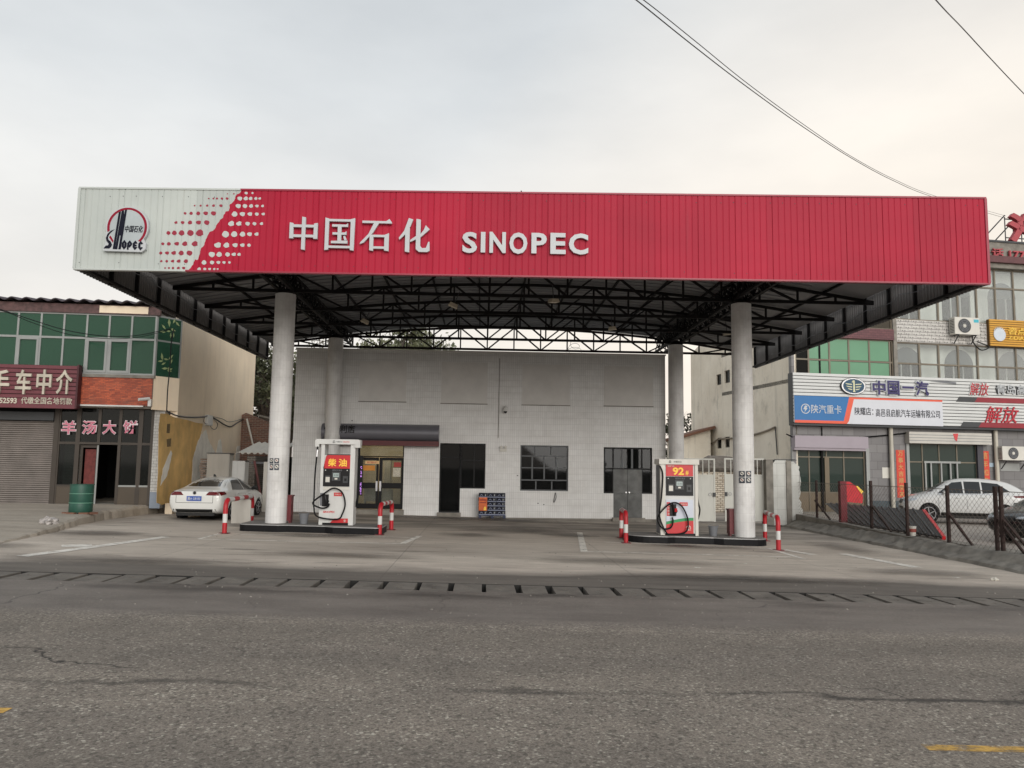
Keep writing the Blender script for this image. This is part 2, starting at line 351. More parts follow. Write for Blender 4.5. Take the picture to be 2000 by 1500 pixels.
def wall_mb(x0, x1, z0, z1, y0, y1, holes=()):
    mb = MB(); xs = sorted({x0, x1} | {h[0] for h in holes} | {h[1] for h in holes}); zs = sorted({z0, z1} | {h[2] for h in holes} | {h[3] for h in holes})
    xs = [x for x in xs if x0 <= x <= x1]; zs = [z for z in zs if z0 <= z <= z1]
    for i in range(len(xs)-1):
        for j in range(len(zs)-1):
            cx, cz = (xs[i]+xs[i+1])/2, (zs[j]+zs[j+1])/2
            if any(h[0] < cx < h[1] and h[2] < cz < h[3] for h in holes): continue
            a, b, c, d = xs[i], xs[i+1], zs[j], zs[j+1]
            mb.add([(a, y0, c), (b, y0, c), (b, y0, d), (a, y0, d)], [(0, 1, 2, 3)]); mb.add([(a, y1, c), (b, y1, c), (b, y1, d), (a, y1, d)], [(3, 2, 1, 0)])
    for a, b, c, d in list(holes) + [(x0, x1, z0, z1)]:
        q = [(a, c), (b, c), (b, d), (a, d)]
        for k in range(4):
            (p1, p2), (q1, q2) = q[k], q[(k+1) % 4]
            mb.add([(p1, y0, p2), (q1, y0, q2), (q1, y1, q2), (p1, y1, p2)], [(0, 1, 2, 3)])
    return mb
_fc = bpy.data.curves.new('lettering', 'FONT')
def text_mb(txt, x0, x1, z0, z1, y0, y1, bold=0., shear=0., space=1., mir=False):
    _fc.body = txt; _fc.size = 1; _fc.extrude = 0; _fc.offset = bold; _fc.shear = shear; _fc.resolution_u = 3; _fc.space_character = space
    o = bpy.data.objects.new('lettering', _fc); C.objects.link(o); bpy.context.view_layer.update()
    me = bpy.data.meshes.new_from_object(o.evaluated_get(bpy.context.evaluated_depsgraph_get()))
    C.objects.unlink(o); bpy.data.objects.remove(o)
    bm = bmesh.new(); bm.from_mesh(me); bpy.data.meshes.remove(me)
    vs = [v.co.copy() for v in bm.verts]
    mb = MB()
    if not vs: bm.free(); return mb
    ax, bx = min(v.x for v in vs), max(v.x for v in vs); ay, by = min(v.y for v in vs), max(v.y for v in vs)
    fx = lambda v: x0+(v.x-ax)/(bx-ax+1e-9)*(x1-x0); fz = lambda v: z0+(v.y-ay)/(by-ay+1e-9)*(z1-z0)
    bm.verts.ensure_lookup_table(); n = len(vs)
    V = [(fx(v), y0, fz(v)) for v in vs]; F = [tuple(v.index for v in f.verts) for f in bm.faces]
    if abs(y1-y0) > 1e-6:
        V += [(fx(v), y1, fz(v)) for v in vs]
        for ed in bm.edges:
            if len(ed.link_faces) == 1:
                f = ed.link_faces[0]; i, j = ed.verts[0].index, ed.verts[1].index
                F.append((i, j, j+n, i+n))
    bm.free()
    return mb.add(V, F)
def text(parent, name, txt, r, y0, y1, m, bold=0., shear=0., space=1., label=None):
    return part(name, text_mb(txt, r[0], r[1], r[2], r[3], y0, y1, bold, shear, space), m, parent, label=label)
def arc(cx, cz, r, a0, a1, n=16): return [(cx+r*math.cos(R(a0+(a1-a0)*i/n)), cz+r*math.sin(R(a0+(a1-a0)*i/n))) for i in range(n+1)]

# ================================================================ GROUND
XB = [-900, -300, -60, -16, -12, -8, -4, 0, 4, 8, 12, 16, 60, 300, 900]
def sheet(name, y0, y1, m, dz=0, xs=XB, ys=None, top=True):
    mb = MB(); ys = ys or [y0, y1]
    v = [(x, y, zg(x)+dz) for y in ys for x in xs]; n = len(xs)
    mb.add(v, [(j*n+i, j*n+i+1, (j+1)*n+i+1, (j+1)*n+i) for j in range(len(ys)-1) for i in range(n-1)])
    return struct(name, mb, m)
D0, D1 = 12.84, 13.72
sheet('ground', -900, 1500, EARTH, -.5, ys=[-900, -100, 0, 60, 200, 1500])
sheet('road', -60, D0, A, ys=[-60, -10, 0, 6, D0])
apron = sheet('station_apron', D1, 62, CONC, xs=[-60, -16, -12, -8, -4, 0, 4, 8, 12, 16, 60], ys=[D1, 16, 24, 32, 62])
# drain channel with loose cover slabs
mb = MB()
for i in range(len(XB)-1):
    a, b = XB[i], XB[i+1]
    if a < -60 or b > 60: continue
    za, zb = zg(a), zg(b)
    mb.add([(a, D0, za-.4), (b, D0, zb-.4), (b, D1, zb-.4), (a, D1, za-.4)], [(0, 1, 2, 3)])
    mb.add([(a, D0, za), (b, D0, zb), (b, D0, zb-.4), (a, D0, za-.4)], [(3, 2, 1, 0)])
    mb.add([(a, D1, za), (b, D1, zb), (b, D1, zb-.4), (a, D1, za-.4)], [(0, 1, 2, 3)])
drain = struct('drain_channel', mb, mat('drain_muck', (.012, .011, .01), .8))
SLABM = mat('drain_slab', (.15, .134, .114), .8, .4, 2.2, .6, 40)
# a cover slab with two lifting holes, cut as a grid of solid cells
def slab_mb(w):
    xs = [-w/2, -w*.12, w*.08, w/2]; ys = [-.438, -.17, -.12, .1, .15, .438]
    mb = MB(); T = .12
    for i in range(3):
        for j in range(5):
            if i == 1 and j in (1, 3): continue
            mb.box(xs[i], xs[i+1], ys[j], ys[j+1], -T, 0)
    return mb
def slab_mesh_of(wd):
    mb = slab_mb(wd); n = len(mb.f); mb.box(-wd*.12, wd*.08, -.17, -.12, -.1, -.006); mb.box(-wd*.12, wd*.08, .1, .15, -.1, -.006)
    me = mb.mesh('drain_slab', SLABM); me.materials.append(MATS['drain_muck'])
    for p_ in me.polygons[n:]: p_.material_index = 1
    return me
slab_mesh = [slab_mesh_of(wd) for wd in (.40, .435, .452, .47)]
for k in range(-44, 48):
    xc = .615 + .54*(k+.5)
    o = link('drain_slab', random.choice(slab_mesh), drain, (xc+random.uniform(-.008, .008), (D0+D1)/2+random.uniform(-.012, .012), zg(xc)-.002-random.uniform(0, .007)), (random.uniform(-.006, .006), TILT, random.uniform(-.012, .012)))
    if xc < -3.5 and random.random() < .2: o.location.z -= .012
# painted marks
def stripe(name, pts, wd, m, parent=apron, dz=.004):
    mb = MB(); n = len(pts)
    for (ax, ay), (bx, by) in zip(pts[:-1], pts[1:]):
        d = Vector((bx-ax, by-ay, 0)).normalized(); q = Vector((-d.y, d.x, 0))*wd/2
        cs = [(ax+q.x, ay+q.y), (ax-q.x, ay-q.y), (bx-q.x, by-q.y), (bx+q.x, by+q.y)]
        mb.add([(x, y, zg(x)+dz) for x, y in cs], [(0, 1, 2, 3)])
    return part(name, mb, m, parent)
def gp(u, v): q = PG(u, v); return (q.x, q.y)
def wornmat():
    m, t, b = newmat('scuffed_paint'); c = (.8, .76, .69)
    o = t.nodes['Material Output']; tr = t.nodes.new('ShaderNodeBsdfTransparent'); ms_ = t.nodes.new('ShaderNodeMixShader')
    b.inputs['Base Color'].default_value = rgba(c); b.inputs['Roughness'].default_value = .8
    t.links.new(ramp(t, noise(t, (3, 7, 1), 8, .75), .3, .52), ms_.inputs[0]); t.links.new(tr.outputs[0], ms_.inputs[1]); t.links.new(b.outputs[0], ms_.inputs[2]); t.links.new(ms_.outputs[0], o.inputs[0]); return m
SCUFF = wornmat()
stripe('painted_line', [gp(388, 1053), gp(786, 1062)], .13, SCUFF)
stripe('painted_line', [gp(470, 1044), gp(816, 1050)], .13, SCUFF, dz=.005)
stripe('painted_line', [gp(786, 1062), gp(820, 1047)], .16, SCUFF, dz=.006)
stripe('painted_line', [gp(388, 1053), gp(440, 1040)], .1, SCUFF, dz=.007)
stripe('painted_line', [gp(1140, 1077), gp(1545, 1088)], .13, SCUFF)
stripe('painted_line', [gp(1180, 1059), gp(1500, 1071), gp(1570, 1092)], .13, SCUFF, dz=.005)
stripe('painted_line', [gp(1141, 1078), gp(1132, 1040)], .17, SCUFF, dz=.006)
for a, wd in (([gp(42, 1087), gp(150, 1073), gp(325, 1049)], .28), ([gp(1530, 1074), gp(1590, 1084)], .25), ([gp(1645, 1082), gp(1700, 1092), gp(1792, 1109)], .3), ([gp(120, 1067), gp(180, 1066)], .5)):
    stripe('cement_scrape', a, wd, SCUFF, dz=.008)
mk = dict(parent=bpy.data.objects['road'])
YSC = wornmat(); YSC.name = 'scuffed_yellow'
for nd in YSC.node_tree.nodes:
    if nd.type == 'VALTORGB': nd.color_ramp.elements[0].position = .38; nd.color_ramp.elements[1].position = .58
YSC.use_nodes = True; YSC.node_tree.nodes['Principled BSDF'].inputs['Base Color'].default_value = rgba(srgb(206, 164, 82))
stripe('yellow_lane_line', [(-6.2, 6.42), (-3.55, 6.42)], .13, YSC, **mk)
stripe('yellow_lane_line', [(3.3, 6.02), (7.5, 6.0)], .13, YSC, **mk)
FAINT = wornmat(); FAINT.name = 'faint_white'; FAINT.node_tree.nodes['Principled BSDF'].inputs['Base Color'].default_value = (.34, .31, .26, 1)
for nd in FAINT.node_tree.nodes:
    if nd.type == 'VALTORGB': nd.color_ramp.elements[0].position = .45; nd.color_ramp.elements[1].position = .62; nd.color_ramp.elements[1].color = (.75, .75, .75, 1)
for x0, x1, y in ((-3.9, -2.35, 10.3), (2.45, 3.65, 10.1), (3.1, 3.6, 9.35), (4.1, 4.5, 9.3)):
    stripe('white_edge_line', [(x0, y), (x1, y-.05)], .09, FAINT, **mk)

# soft-edged oil and damp stains, also painting contact shade around the pumps
def stain_shade_mat(nm, col):
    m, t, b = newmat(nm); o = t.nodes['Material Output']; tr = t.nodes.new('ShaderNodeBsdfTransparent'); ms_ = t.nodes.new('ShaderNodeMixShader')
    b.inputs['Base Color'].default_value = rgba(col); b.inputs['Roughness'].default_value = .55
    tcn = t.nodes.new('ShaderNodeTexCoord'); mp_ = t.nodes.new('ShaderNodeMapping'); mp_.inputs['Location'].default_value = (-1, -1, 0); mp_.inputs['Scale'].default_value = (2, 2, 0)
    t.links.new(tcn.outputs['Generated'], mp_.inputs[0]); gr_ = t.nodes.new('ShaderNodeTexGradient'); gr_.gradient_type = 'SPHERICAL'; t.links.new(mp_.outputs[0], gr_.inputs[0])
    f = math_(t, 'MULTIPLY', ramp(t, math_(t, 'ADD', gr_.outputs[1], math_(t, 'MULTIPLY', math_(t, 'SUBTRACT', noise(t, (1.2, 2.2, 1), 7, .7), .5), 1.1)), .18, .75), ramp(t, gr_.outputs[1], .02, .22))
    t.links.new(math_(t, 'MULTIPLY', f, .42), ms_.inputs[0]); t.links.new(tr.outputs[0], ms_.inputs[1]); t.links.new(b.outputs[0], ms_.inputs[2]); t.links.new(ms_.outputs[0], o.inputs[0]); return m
OIL_SHADE = stain_shade_mat('oil_and_shade', (.035, .03, .026)); DAMP_SHADE = stain_shade_mat('damp_and_shade', (.11, .095, .08))
random.seed(31)
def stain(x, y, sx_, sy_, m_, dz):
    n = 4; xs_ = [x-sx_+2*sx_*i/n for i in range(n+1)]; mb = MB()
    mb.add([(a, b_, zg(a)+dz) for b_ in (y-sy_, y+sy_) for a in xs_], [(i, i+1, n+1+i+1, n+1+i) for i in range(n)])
    part('stain_and_shade', mb, m_, apron)
for k, (x, y, a, b_, m_) in enumerate(((-4.3, 21.7, 2.6, .9, DAMP_SHADE), (5.9, 21.6, 2.4, .8, DAMP_SHADE), (-3.6, 21.9, 1.1, .5, OIL_SHADE), (5.4, 21.8, 1.0, .45, OIL_SHADE), (1.2, 25.5, 2.6, 2.2, DAMP_SHADE), (-.3, 23.2, 1.4, .9, OIL_SHADE), (2.7, 24, 1.2, 1., OIL_SHADE), (-9.5, 20.5, 1.6, 1.1, OIL_SHADE), (-10, 17.2, 1.2, .8, DAMP_SHADE), (3, 17.5, 3.2, 1.0, DAMP_SHADE), (-3, 17.2, 2.4, .8, DAMP_SHADE), (9.4, 17.0, 2.2, .9, DAMP_SHADE), (-8.8, 26.8, 1.6, 2.6, OIL_SHADE), (0, 29.8, 5.5, 1.4, DAMP_SHADE), (8.8, 26, 1.5, 1.2, DAMP_SHADE), (-6.4, 15.4, 3.5, .7, OIL_SHADE), (5.5, 15.2, 4, .7, OIL_SHADE), (10.2, 22.5, 1.0, 2.4, DAMP_SHADE))):
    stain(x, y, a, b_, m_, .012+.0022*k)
# raised pavement in front of the left shops, rough concrete edge
edge = [(17.0, -10.1, .0), (18.2, -10.3, .05), (20.5, -10.6, .13), (22.8, -11.1, .22), (24.9, -11.38, .27), (27, -11.32, .29), (29.2, -11.3, .3), (33, -11.3, .33), (46, -11.3, .33)]
pts = []
for (ya, xa, ha), (yb, xb, hb) in zip(edge[:-1], edge[1:]):
    n = max(2, int((yb-ya)/.25))
    for i in range(n): f = i/n; pts.append((ya+(yb-ya)*f, xa+(xb-xa)*f+random.uniform(-.03, .03), ha+(hb-ha)*f+random.uniform(-.015, .015)))
mb = MB(); vs = []
for y, x, h in pts:
    z = zg(x)
    vs += [(x+.05, y, z-.02), (x+.02, y, z+h*.75), (x-.05, y, z+h), (x-1.2, y, z+h+.02), (-60, y-(0 if y > 17.5 else 0), zg(-60)+h)]
mb.add(vs, [(i*5+k, i*5+k+1, (i+1)*5+k+1, (i+1)*5+k) for i in range(len(pts)-1) for k in range(4)])
struct('raised_pavement', mb, CONC2)
# embankment, plinth and yard on the right
FX = 12.55
def fz(y): return .19 - (y-19.4)*.004
pts = []; y = 14.2
while y < 33.2:
    toe = 11.85 + (.75 if y < 17 else 0)*(17-y)/2.8 + random.uniform(-.05, .05)
    pts.append((y, toe)); y += .3
mb = MB(); vs = []
for y, toe in pts:
    zt = zg(toe)+.003; zp = fz(y)-.04
    if y < 16.4: zp = zt+(zp-zt)*max(.0, (y-14.2)/2.2)
    vs += [(toe, y, zt-.03), (toe+.06, y, zt+.04+random.uniform(0, .05)), (toe+.3, y, zt+(zp-zt)*.45+random.uniform(-.04, .04)), (toe+.5, y, zt+(zp-zt)*.85+random.uniform(-.03, .03)), (12.9, y, zp)]
mb.add(vs, [(i*5+k, (i+1)*5+k, (i+1)*5+k+1, i*5+k+1) for i in range(len(pts)-1) for k in range(4)])
struct('embankment', mb, CURB)
mb = MB(); mb.add([(12.8, 14, -.09), (60, 14, -.09), (60, 62, -.09), (12.8, 62, -.09)], [(0, 1, 2, 3)])
mb.add([(12.8, 14, -.09), (12.8, 62, -.09), (12.8, 62, -.6), (12.8, 14, -.6)], [(0, 1, 2, 3)])
mb.add([(12.8, 14, -.09), (60, 14, -.09), (60, 14, -.6), (12.8, 14, -.6)], [(3, 2, 1, 0)])
struct('dealer_yard', mb, YARD)

# ================================================================ FUEL CANOPY
CX0, CX1, CY0, CY1 = -9.24, 11.83, 18.01, 34.08
zbL, zbR, ztL, ztR = 6.24, 6.374, 8.145, 8.474
canopy = thing('fuel_canopy', 'large flat petrol station canopy with red and white ribbed fascia on white columns', 'canopy', (0, 0, 0))
def bz(x): return zbL+(zbR-zbL)*(x-CX0)/(CX1-CX0)
def tz(x): return ztL+(ztR-ztL)*(x-CX0)/(CX1-CX0)
FW = CX1-CX0
# red/white border on the front: from (470,374) at the top to (362,531) at the bottom
TB = PY(470, 374, CY0).x; BB = PY(362, 531, CY0).x
m, t, b = newmat('printed_sheet')
g = t.nodes.new('ShaderNodeNewGeometry'); s = t.nodes.new('ShaderNodeSeparateXYZ'); t.links.new(g.outputs['Position'], s.inputs[0])
lim = math_(t, 'ADD', math_(t, 'MULTIPLY', math_(t, 'SUBTRACT', s.outputs[2], zbL), (TB-BB)/(ztL-zbL)), BB)
wv = math_(t, 'MULTIPLY', math_(t, 'SUBTRACT', noise(t, (3.4, 1, 3.4), 2), .5), .42)
f = math_(t, 'GREATER_THAN', math_(t, 'ADD', s.outputs[0], wv), lim)
wc = mixc(t, ramp(t, noise(t, .9), .3, .7), srgb(180, 186, 182), srgb(192, 197, 192))
wc = mixc(t, math_(t, 'MULTIPLY', ramp(t, noise(t, (5, 5, .35), 6, .7), .56, .8), .3), wc, (.32, .3, .26))
rc = mixc(t, ramp(t, noise(t, (.25, 1, .5)), .3, .7), srgb(162, 22, 50), srgb(178, 26, 56))
rc = mixc(t, math_(t, 'MULTIPLY', ramp(t, noise(t, (4, 4, .3), 6, .7), .58, .8), .25), rc, (.2, .07, .08))
oi = t.nodes.new('ShaderNodeObjectInfo')
t.links.new(mixc(t, 1., mixc(t, f, wc, rc), ramp(t, oi.outputs['Random'], 0, 1, (.9, .9, .9), (1.03, 1.03, 1.03)), 'MULTIPLY'), b.inputs['Base Color']); b.inputs['Roughness'].default_value = .5; b.inputs['Specular IOR Level'].default_value = .22
FASP = m
# fascia sheets: each about 0.88 m wide, with narrow grooves pressed in
def fascia_sheet(x0, x1, ng):
    mb = MB(); xs = []; w_ = (x1-x0)/ng
    for i in range(ng):
        a = x0+i*w_; d = .016 if i == 0 else .008
        xs += [(a, .006 if i == 0 else 0), (a+w_-.028, 0), (a+w_-.02, d), (a+w_-.009, d)]
    xs.append((x1, 0))
    v = [(x, CY0+d, bz(x)+.03) for x, d in xs] + [(x, CY0+d, tz(x)-.02) for x, d in xs]; n = len(xs)
    v += [(x, CY0+.04, bz(x)+.03) for x, d in (xs[0], xs[-1])] + [(x, CY0+.04, tz(x)-.02) for x, d in (xs[0], xs[-1])]
    mb.add(v, [(i, i+1, n+i+1, n+i) for i in range(n-1)] + [(2*n+1, 2*n, 2*n+2, 2*n+3)])
    return mb
NS = 24
for i in range(NS):
    x0 = CX0+FW*i/NS; x1 = CX0+FW*(i+1)/NS+(.008 if i < NS-1 else 0)
    part('fascia_sheet', fascia_sheet(x0, x1, 6), FASP, canopy)
# screws along the top and bottom of the sheets
mb = MB()
for i in range(NS*3):
    x = CX0+.1+FW*i/(NS*3)
    for z in (tz(x)-.2+.02*random.random(), bz(x)+.16+.02*random.random()):
        if random.random() < .6: mb.box(x-.008, x+.008, CY0-.008, CY0+.004, z-.008, z+.008)
part('sheet_screws', mb, DGREY, canopy, kind='stuff')
# trims: bottom and top cappings, corner trims
XS = (BB+CX0)/2
def capping(xa, xb, zf, h, m, nm):
    mb = MB(); mb.add([(xa, CY0-.02, zf(xa)), (xb, CY0-.02, zf(xb)), (xb, CY0+.1, zf(xb)), (xa, CY0+.1, zf(xa)), (xa, CY0-.02, zf(xa)+h), (xb, CY0-.02, zf(xb)+h), (xb, CY0+.1, zf(xb)+h), (xa, CY0+.1, zf(xa)+h)],
                      [(3, 2, 1, 0), (4, 5, 6, 7), (0, 1, 5, 4), (1, 2, 6, 5), (2, 3, 7, 6), (3, 0, 4, 7)])
    part(nm, mb, m, canopy)
capping(CX0-.02, BB, bz, .035, FASW, 'edge_trim'); capping(BB, CX1+.02, bz, .035, FASR, 'edge_trim')
capping(CX0-.02, TB, lambda x: tz(x)-.025, .04, FASW, 'edge_trim'); capping(TB, CX1+.02, lambda x: tz(x)-.025, .04, FASR, 'edge_trim')
for x, m_ in ((CX0, FASW), (CX1, FASR)):
    mb = MB(); mb.box(x-.03, x+.03, CY0-.025, CY0+.09, bz(x)+.03, tz(x)-.02); part('corner_trim', mb, m_, canopy)
# side fascias: corrugated sheet, posts and rails seen from inside
def rz_(y, x): return bz(x) if y is None else bz(x)+(.096 if x < 0 else 0)*(y-CY0)/(CY1-CY0)
for x, sgn, m_ in ((CX0, 1, FASW), (CX1, -1, FASR)):
    mb = MB(); y = CY0+.1; ys = []
    while y < CY1:
        ys += [(y, 0), (y+.05, 0), (y+.075, .03), (y+.125, .03)]; y += .15
    n = len(ys); zt = tz(x)
    mb.add([(x+sgn*d, y, rz_(y, x)) for y, d in ys] + [(x+sgn*d, y, zt-.3*(y-CY0)/(CY1-CY0)) for y, d in ys], [(i, i+1, n+i+1, n+i) for i in range(n-1)])
    part('side_sheet', mb, INSIDE, canopy)
    for k in range(12):
        y = CY0+.2+(CY1-CY0-.3)*k/11
        mb = MB(); mb.box(x+sgn*.04, x+sgn*.12, y-.035, y+.035, rz_(y, x)+.02, 7.6); part('fascia_post', mb, BLACKST, canopy)
    for z in (.03, .9):
        mb = MB(); mb.bar((x+sgn*.15, CY0+.1, bz(x)+z+.03), (x+sgn*.15, CY1, rz_(CY1, x)+z+.03), .06); part('fascia_rail', mb, BLACKST, canopy)
# vaulted roof sheet
XC = (CX0+CX1)/2
def arch(x): return 7.03 + .98*(1-((x-XC)/(FW/2))**2)
mb = MB(); vs = []; n = 0; x = CX0+.18
xs = []
while x <= CX1-.15: xs.append(x); x += (CX1-CX0-.3)/60
for i, x in enumerate(xs):
    vs += [(x, CY0+.25, arch(x)), (x, CY1+.1, arch(x)), (x, CY0+.25, arch(x)+.04), (x, CY1+.1, arch(x)+.04)]
k = len(xs)
mb.add(vs, [f for i in range(k-1) for f in ((i*4, (i+1)*4, (i+1)*4+1, i*4+1), (i*4+2, i*4+3, (i+1)*4+3, (i+1)*4+2), (i*4+1, (i+1)*4+1, (i+1)*4+3, i*4+3), (i*4, i*4+2, (i+1)*4+2, (i+1)*4))])
part('roof_sheet', mb, ROOFM, canopy)
mb = MB(); y = CY0+.6           # pressed ribs across the roof sheet
while y < CY1:
    for i in range(0, k-6, 6): mb.bar((xs[i], y, arch(xs[i])-.012), (xs[i+6], y, arch(xs[i+6])-.012), .03, .02)
    y += .42
part('roof_rib', mb, ROOFM, canopy, kind='stuff')
# trusses
CHZ = 6.97; NP = 18
TY = [18.45, 20.45, 23.12, 25.8, 28.5, 31.2, 34.0]
for ty in TY:
    mat_ = REDOX if ty > 33 else BLACKST
    xs = [CX0+.22+(FW-.44)*i/NP for i in range(NP+1)]; wd = .075
    zt_ = [max(arch(x)-.09, CHZ+.03) for x in xs]
    mb = MB(); mb.bar((xs[0], ty, CHZ), (xs[-1], ty, CHZ), wd, .09); part('bottom_chord', mb, mat_, canopy)
    mb = MB()
    for i in range(NP): mb.bar((xs[i], ty, zt_[i]), (xs[i+1], ty, zt_[i+1]), wd, .09)
    part('top_chord', mb, mat_, canopy)
    for i in range(NP+1):
        mb = MB()
        if zt_[i]-CHZ > .1: mb.bar((xs[i], ty, CHZ+.03), (xs[i], ty, zt_[i]-.03), .055)
        if i < NP:
            c0 = (i % 2 == 0)
            a, b_ = ((xs[i], ty+.012, CHZ if c0 else zt_[i]), (xs[i+1], ty+.012, zt_[i+1] if c0 else CHZ))
            if abs(a[2]-b_[2]) > .05:
                if ty > 33 or i % 2: mb.bar((a[0], a[1]-.04, a[2]), (b_[0], b_[1]-.04, b_[2]), .03, .05)
                mb.bar((a[0], a[1]+.04, a[2]), (b_[0], b_[1]+.04, b_[2]), .03, .05)
        if mb.v: part('web_bar', mb, mat_, canopy)
for i in range(1, 14):
    x = CX0+.22+(FW-.44)*i/14
    mb = MB(); mb.bar((x, CY0+.2, arch(x)-.04), (x, CY1, arch(x)-.04), .05, .07); part('purlin', mb, BLACKST, canopy)
COLX = (-5.78, 7.61)
for cx in COLX:            # heavy lattice girders running back over each pair of columns
    y0, y1 = CY0+.3, CY1-.1; n = 22; top = arch(cx)-.12
    for dx in (-.2, .2):
        mb = MB(); mb.bar((cx+dx, y0, CHZ+.02), (cx+dx, y1, CHZ+.02), .08); mb.bar((cx+dx, y0, top), (cx+dx, y1, top), .07); part('girder_chord', mb, BLACKST, canopy)
        mb = MB()
        for i in range(n):
            a, b_ = y0+(y1-y0)*i/n, y0+(y1-y0)*(i+1)/n
            mb.bar((cx+dx, a, CHZ+.05), (cx+dx, b_, top-.03), .04); mb.bar((cx+dx, a, CHZ+.05), (cx+dx, a, top-.03), .04); mb.bar((cx+dx, b_, CHZ+.05), (cx+dx, a, top-.03), .03)
        part('girder_web', mb, BLACKST, canopy, kind='stuff')
    mb = MB()
    for i in range(n):
        a, b_ = y0+(y1-y0)*i/n, y0+(y1-y0)*(i+1)/n
        mb.bar((cx-.2, a, CHZ), (cx+.2, b_, CHZ), .035); mb.bar((cx-.2, a, top), (cx+.2, b_, top), .035)
    part('girder_web', mb, BLACKST, canopy, kind='stuff')
    mb = MB()
    for i in range(60):
        y = random.choice((23.12, 31.2))+random.gauss(0, .45)
        p = Vector((cx+random.uniform(-.35, .35), y, CHZ+random.uniform(.03, .6)))
        mb.bar(p, p+Vector((random.uniform(-.25, .25), random.uniform(-.3, .3), random.uniform(-.12, .12))), .035)
    part('knee_brace', mb, BLACKST, canopy, kind='stuff')
# columns
COLS = []
for cx in COLX:
    for cy in (23.12, 31.2):
        z0 = zg(cx)+(.2 if cy < 25 else 0)
        c_ = part('column', MB().lathe([(.295, z0), (.298, z0+3), (.29, 6.86), (.22, 6.88)], (cx, cy, 0), 24), COLT, canopy, True)
        mb = MB(); mb.box(cx-.26, cx+.26, cy-.26, cy+.26, 6.885, 6.92); part('column_cap', mb, BLACKST, canopy)
# wiring drooping along the fascia posts, seen under the roof
for x, sgn in ((CX0, 1), (CX1, -1)):
    pts = []
    for k in range(60):
        y = 19.5+12*k/59; pts.append((x+sgn*(.25+.05*math.sin(k*.9)), y, 6.95-.12*abs(math.sin(k*math.pi/10))-.012*k*.4))
    part('cable', MB().tube(pts, .012, 5), GREYP, canopy)
pts = [(3.9+.3*math.cos(a*.55)*(.4+a*.03), 34.0, 7.4+.28*math.sin(a*.55)*(.4+a*.02)-.02*a) for a in range(30)]
part('cable', MB().tube(pts, .008, 4), DGREY, canopy)
for x, y, z in ((-.9, 22.9, 6.6), (1.95, 22.2, 6.65), (4.4, 27, 6.75), (9, 29, 7.0), (-4.2, 28, 7.0)):
    t_ = thing('canopy_lamp', {-.9: 'tilted pale floodlight hanging in the middle of the canopy, left of centre', 1.95: 'pale floodlight hanging under the canopy, right of centre', 4.4: 'small white lamp hanging deep under the canopy near the right rear column', 9: 'pale lamp high under the canopy roof near its right side', -4.2: 'pale lamp high under the canopy roof near its left side'}[x], 'lamp', (x, y, z), random.uniform(-.6, .6), 'lamps hanging under the canopy', ry=.4 if x < 0 else -.1)
    part('lamp_head', MB().prism([(-.14, -.05), (.14, -.05), (.11, .05), (-.11, .05)], -.1, .1), mat('lamp_shell', srgb(190, 180, 160), .5), t_)
    part('hanger', MB().bar((0, 0, .05), (0, 0, .45), .02), DGREY, t_)
for x, y in ((-2.95, 19.7), (5.1, 19.8)):
    t_ = thing('tube_light', 'slatted %s light fitting up behind the fascia, nearer the %s pump' % ('bulkhead', 'left' if x < 0 else 'right'), 'lamp', (x, y, 7.2), 0, 'slatted lights behind the fascia')
    part('housing', MB().box(-.3, .3, -.1, .1, .04, .1), DGREY, t_)
    for k in range(7): part('slat', MB().box(-.27+k*.08, -.24+k*.08, -.11, .11, 0, .04), WHITE, t_)
for u, h in ((760, .05), (1018, .15)):
    p = PY(u, 380, CY0+.3); solo('antenna_rod', MB().tube([(p.x, p.y, tz(p.x)-.3), (p.x, p.y, tz(p.x)+h)], .016, 6), BLACKST, 'short black rod poking above the fascia %s' % ('left of centre' if u < 900 else 'at its middle'), 'rod', 'rods on top of the canopy')

# ---- dots along the colour border
def blob(mb, u, v, r, y):
    p = PY(u, v, y); n = 9; ph = random.uniform(0, 6)
    q = [(p.x+r*(1.15 if k % 3 else .95)*(1+.12*math.sin(ph+k*2))*math.cos(2*math.pi*k/n), p.z+r*(.95+.13*math.sin(ph+k*1.7))*math.sin(2*math.pi*k/n)) for k in range(n)]
    mb.add([(x, y, z) for x, z in q], [tuple(range(n))]) 
zx, zy = 500/1974, 380/1500
rows = [([1241, 1290], 152, 5, [1385, 1434], 146, 10), ([1096, 1133, 1160, 1198, 1238], 188, 9, [1336, 1383, 1420, 1460, 1490], 188, 15), ([988, 1034, 1085, 1134, 1190], 243, 10, [1324, 1376, 1424, 1468, 1512], 246, 16),
        ([914, 961, 1016, 1073, 1133], 302, 16, [1297, 1356, 1414, 1467, 1517], 308, 18), ([844, 895, 953, 1018, 1081], 373, 17, [1271, 1330, 1396, 1449, 1504], 382, 18), ([786, 832, 888, 956, 1028], 453, 23, [1227, 1294, 1358, 1411, 1466], 463, 22),
        ([742, 789, 850, 913, 990], 537, 18, [1166, 1234, 1300, 1356, 1407], 548, 20), ([727, 775, 827, 885, 948], 608, 18, [1120, 1178, 1242, 1290, 1331], 619, 19), ([731, 773, 818, 865, 921], 671, 13, [1061, 1122, 1171, 1214, 1256], 681, 15), ([760, 789, 821, 862, 903], 724, 10, [1023, 1066, 1103, 1139, 1165], 732, 11)]
PXM = zx*CY0/FPX
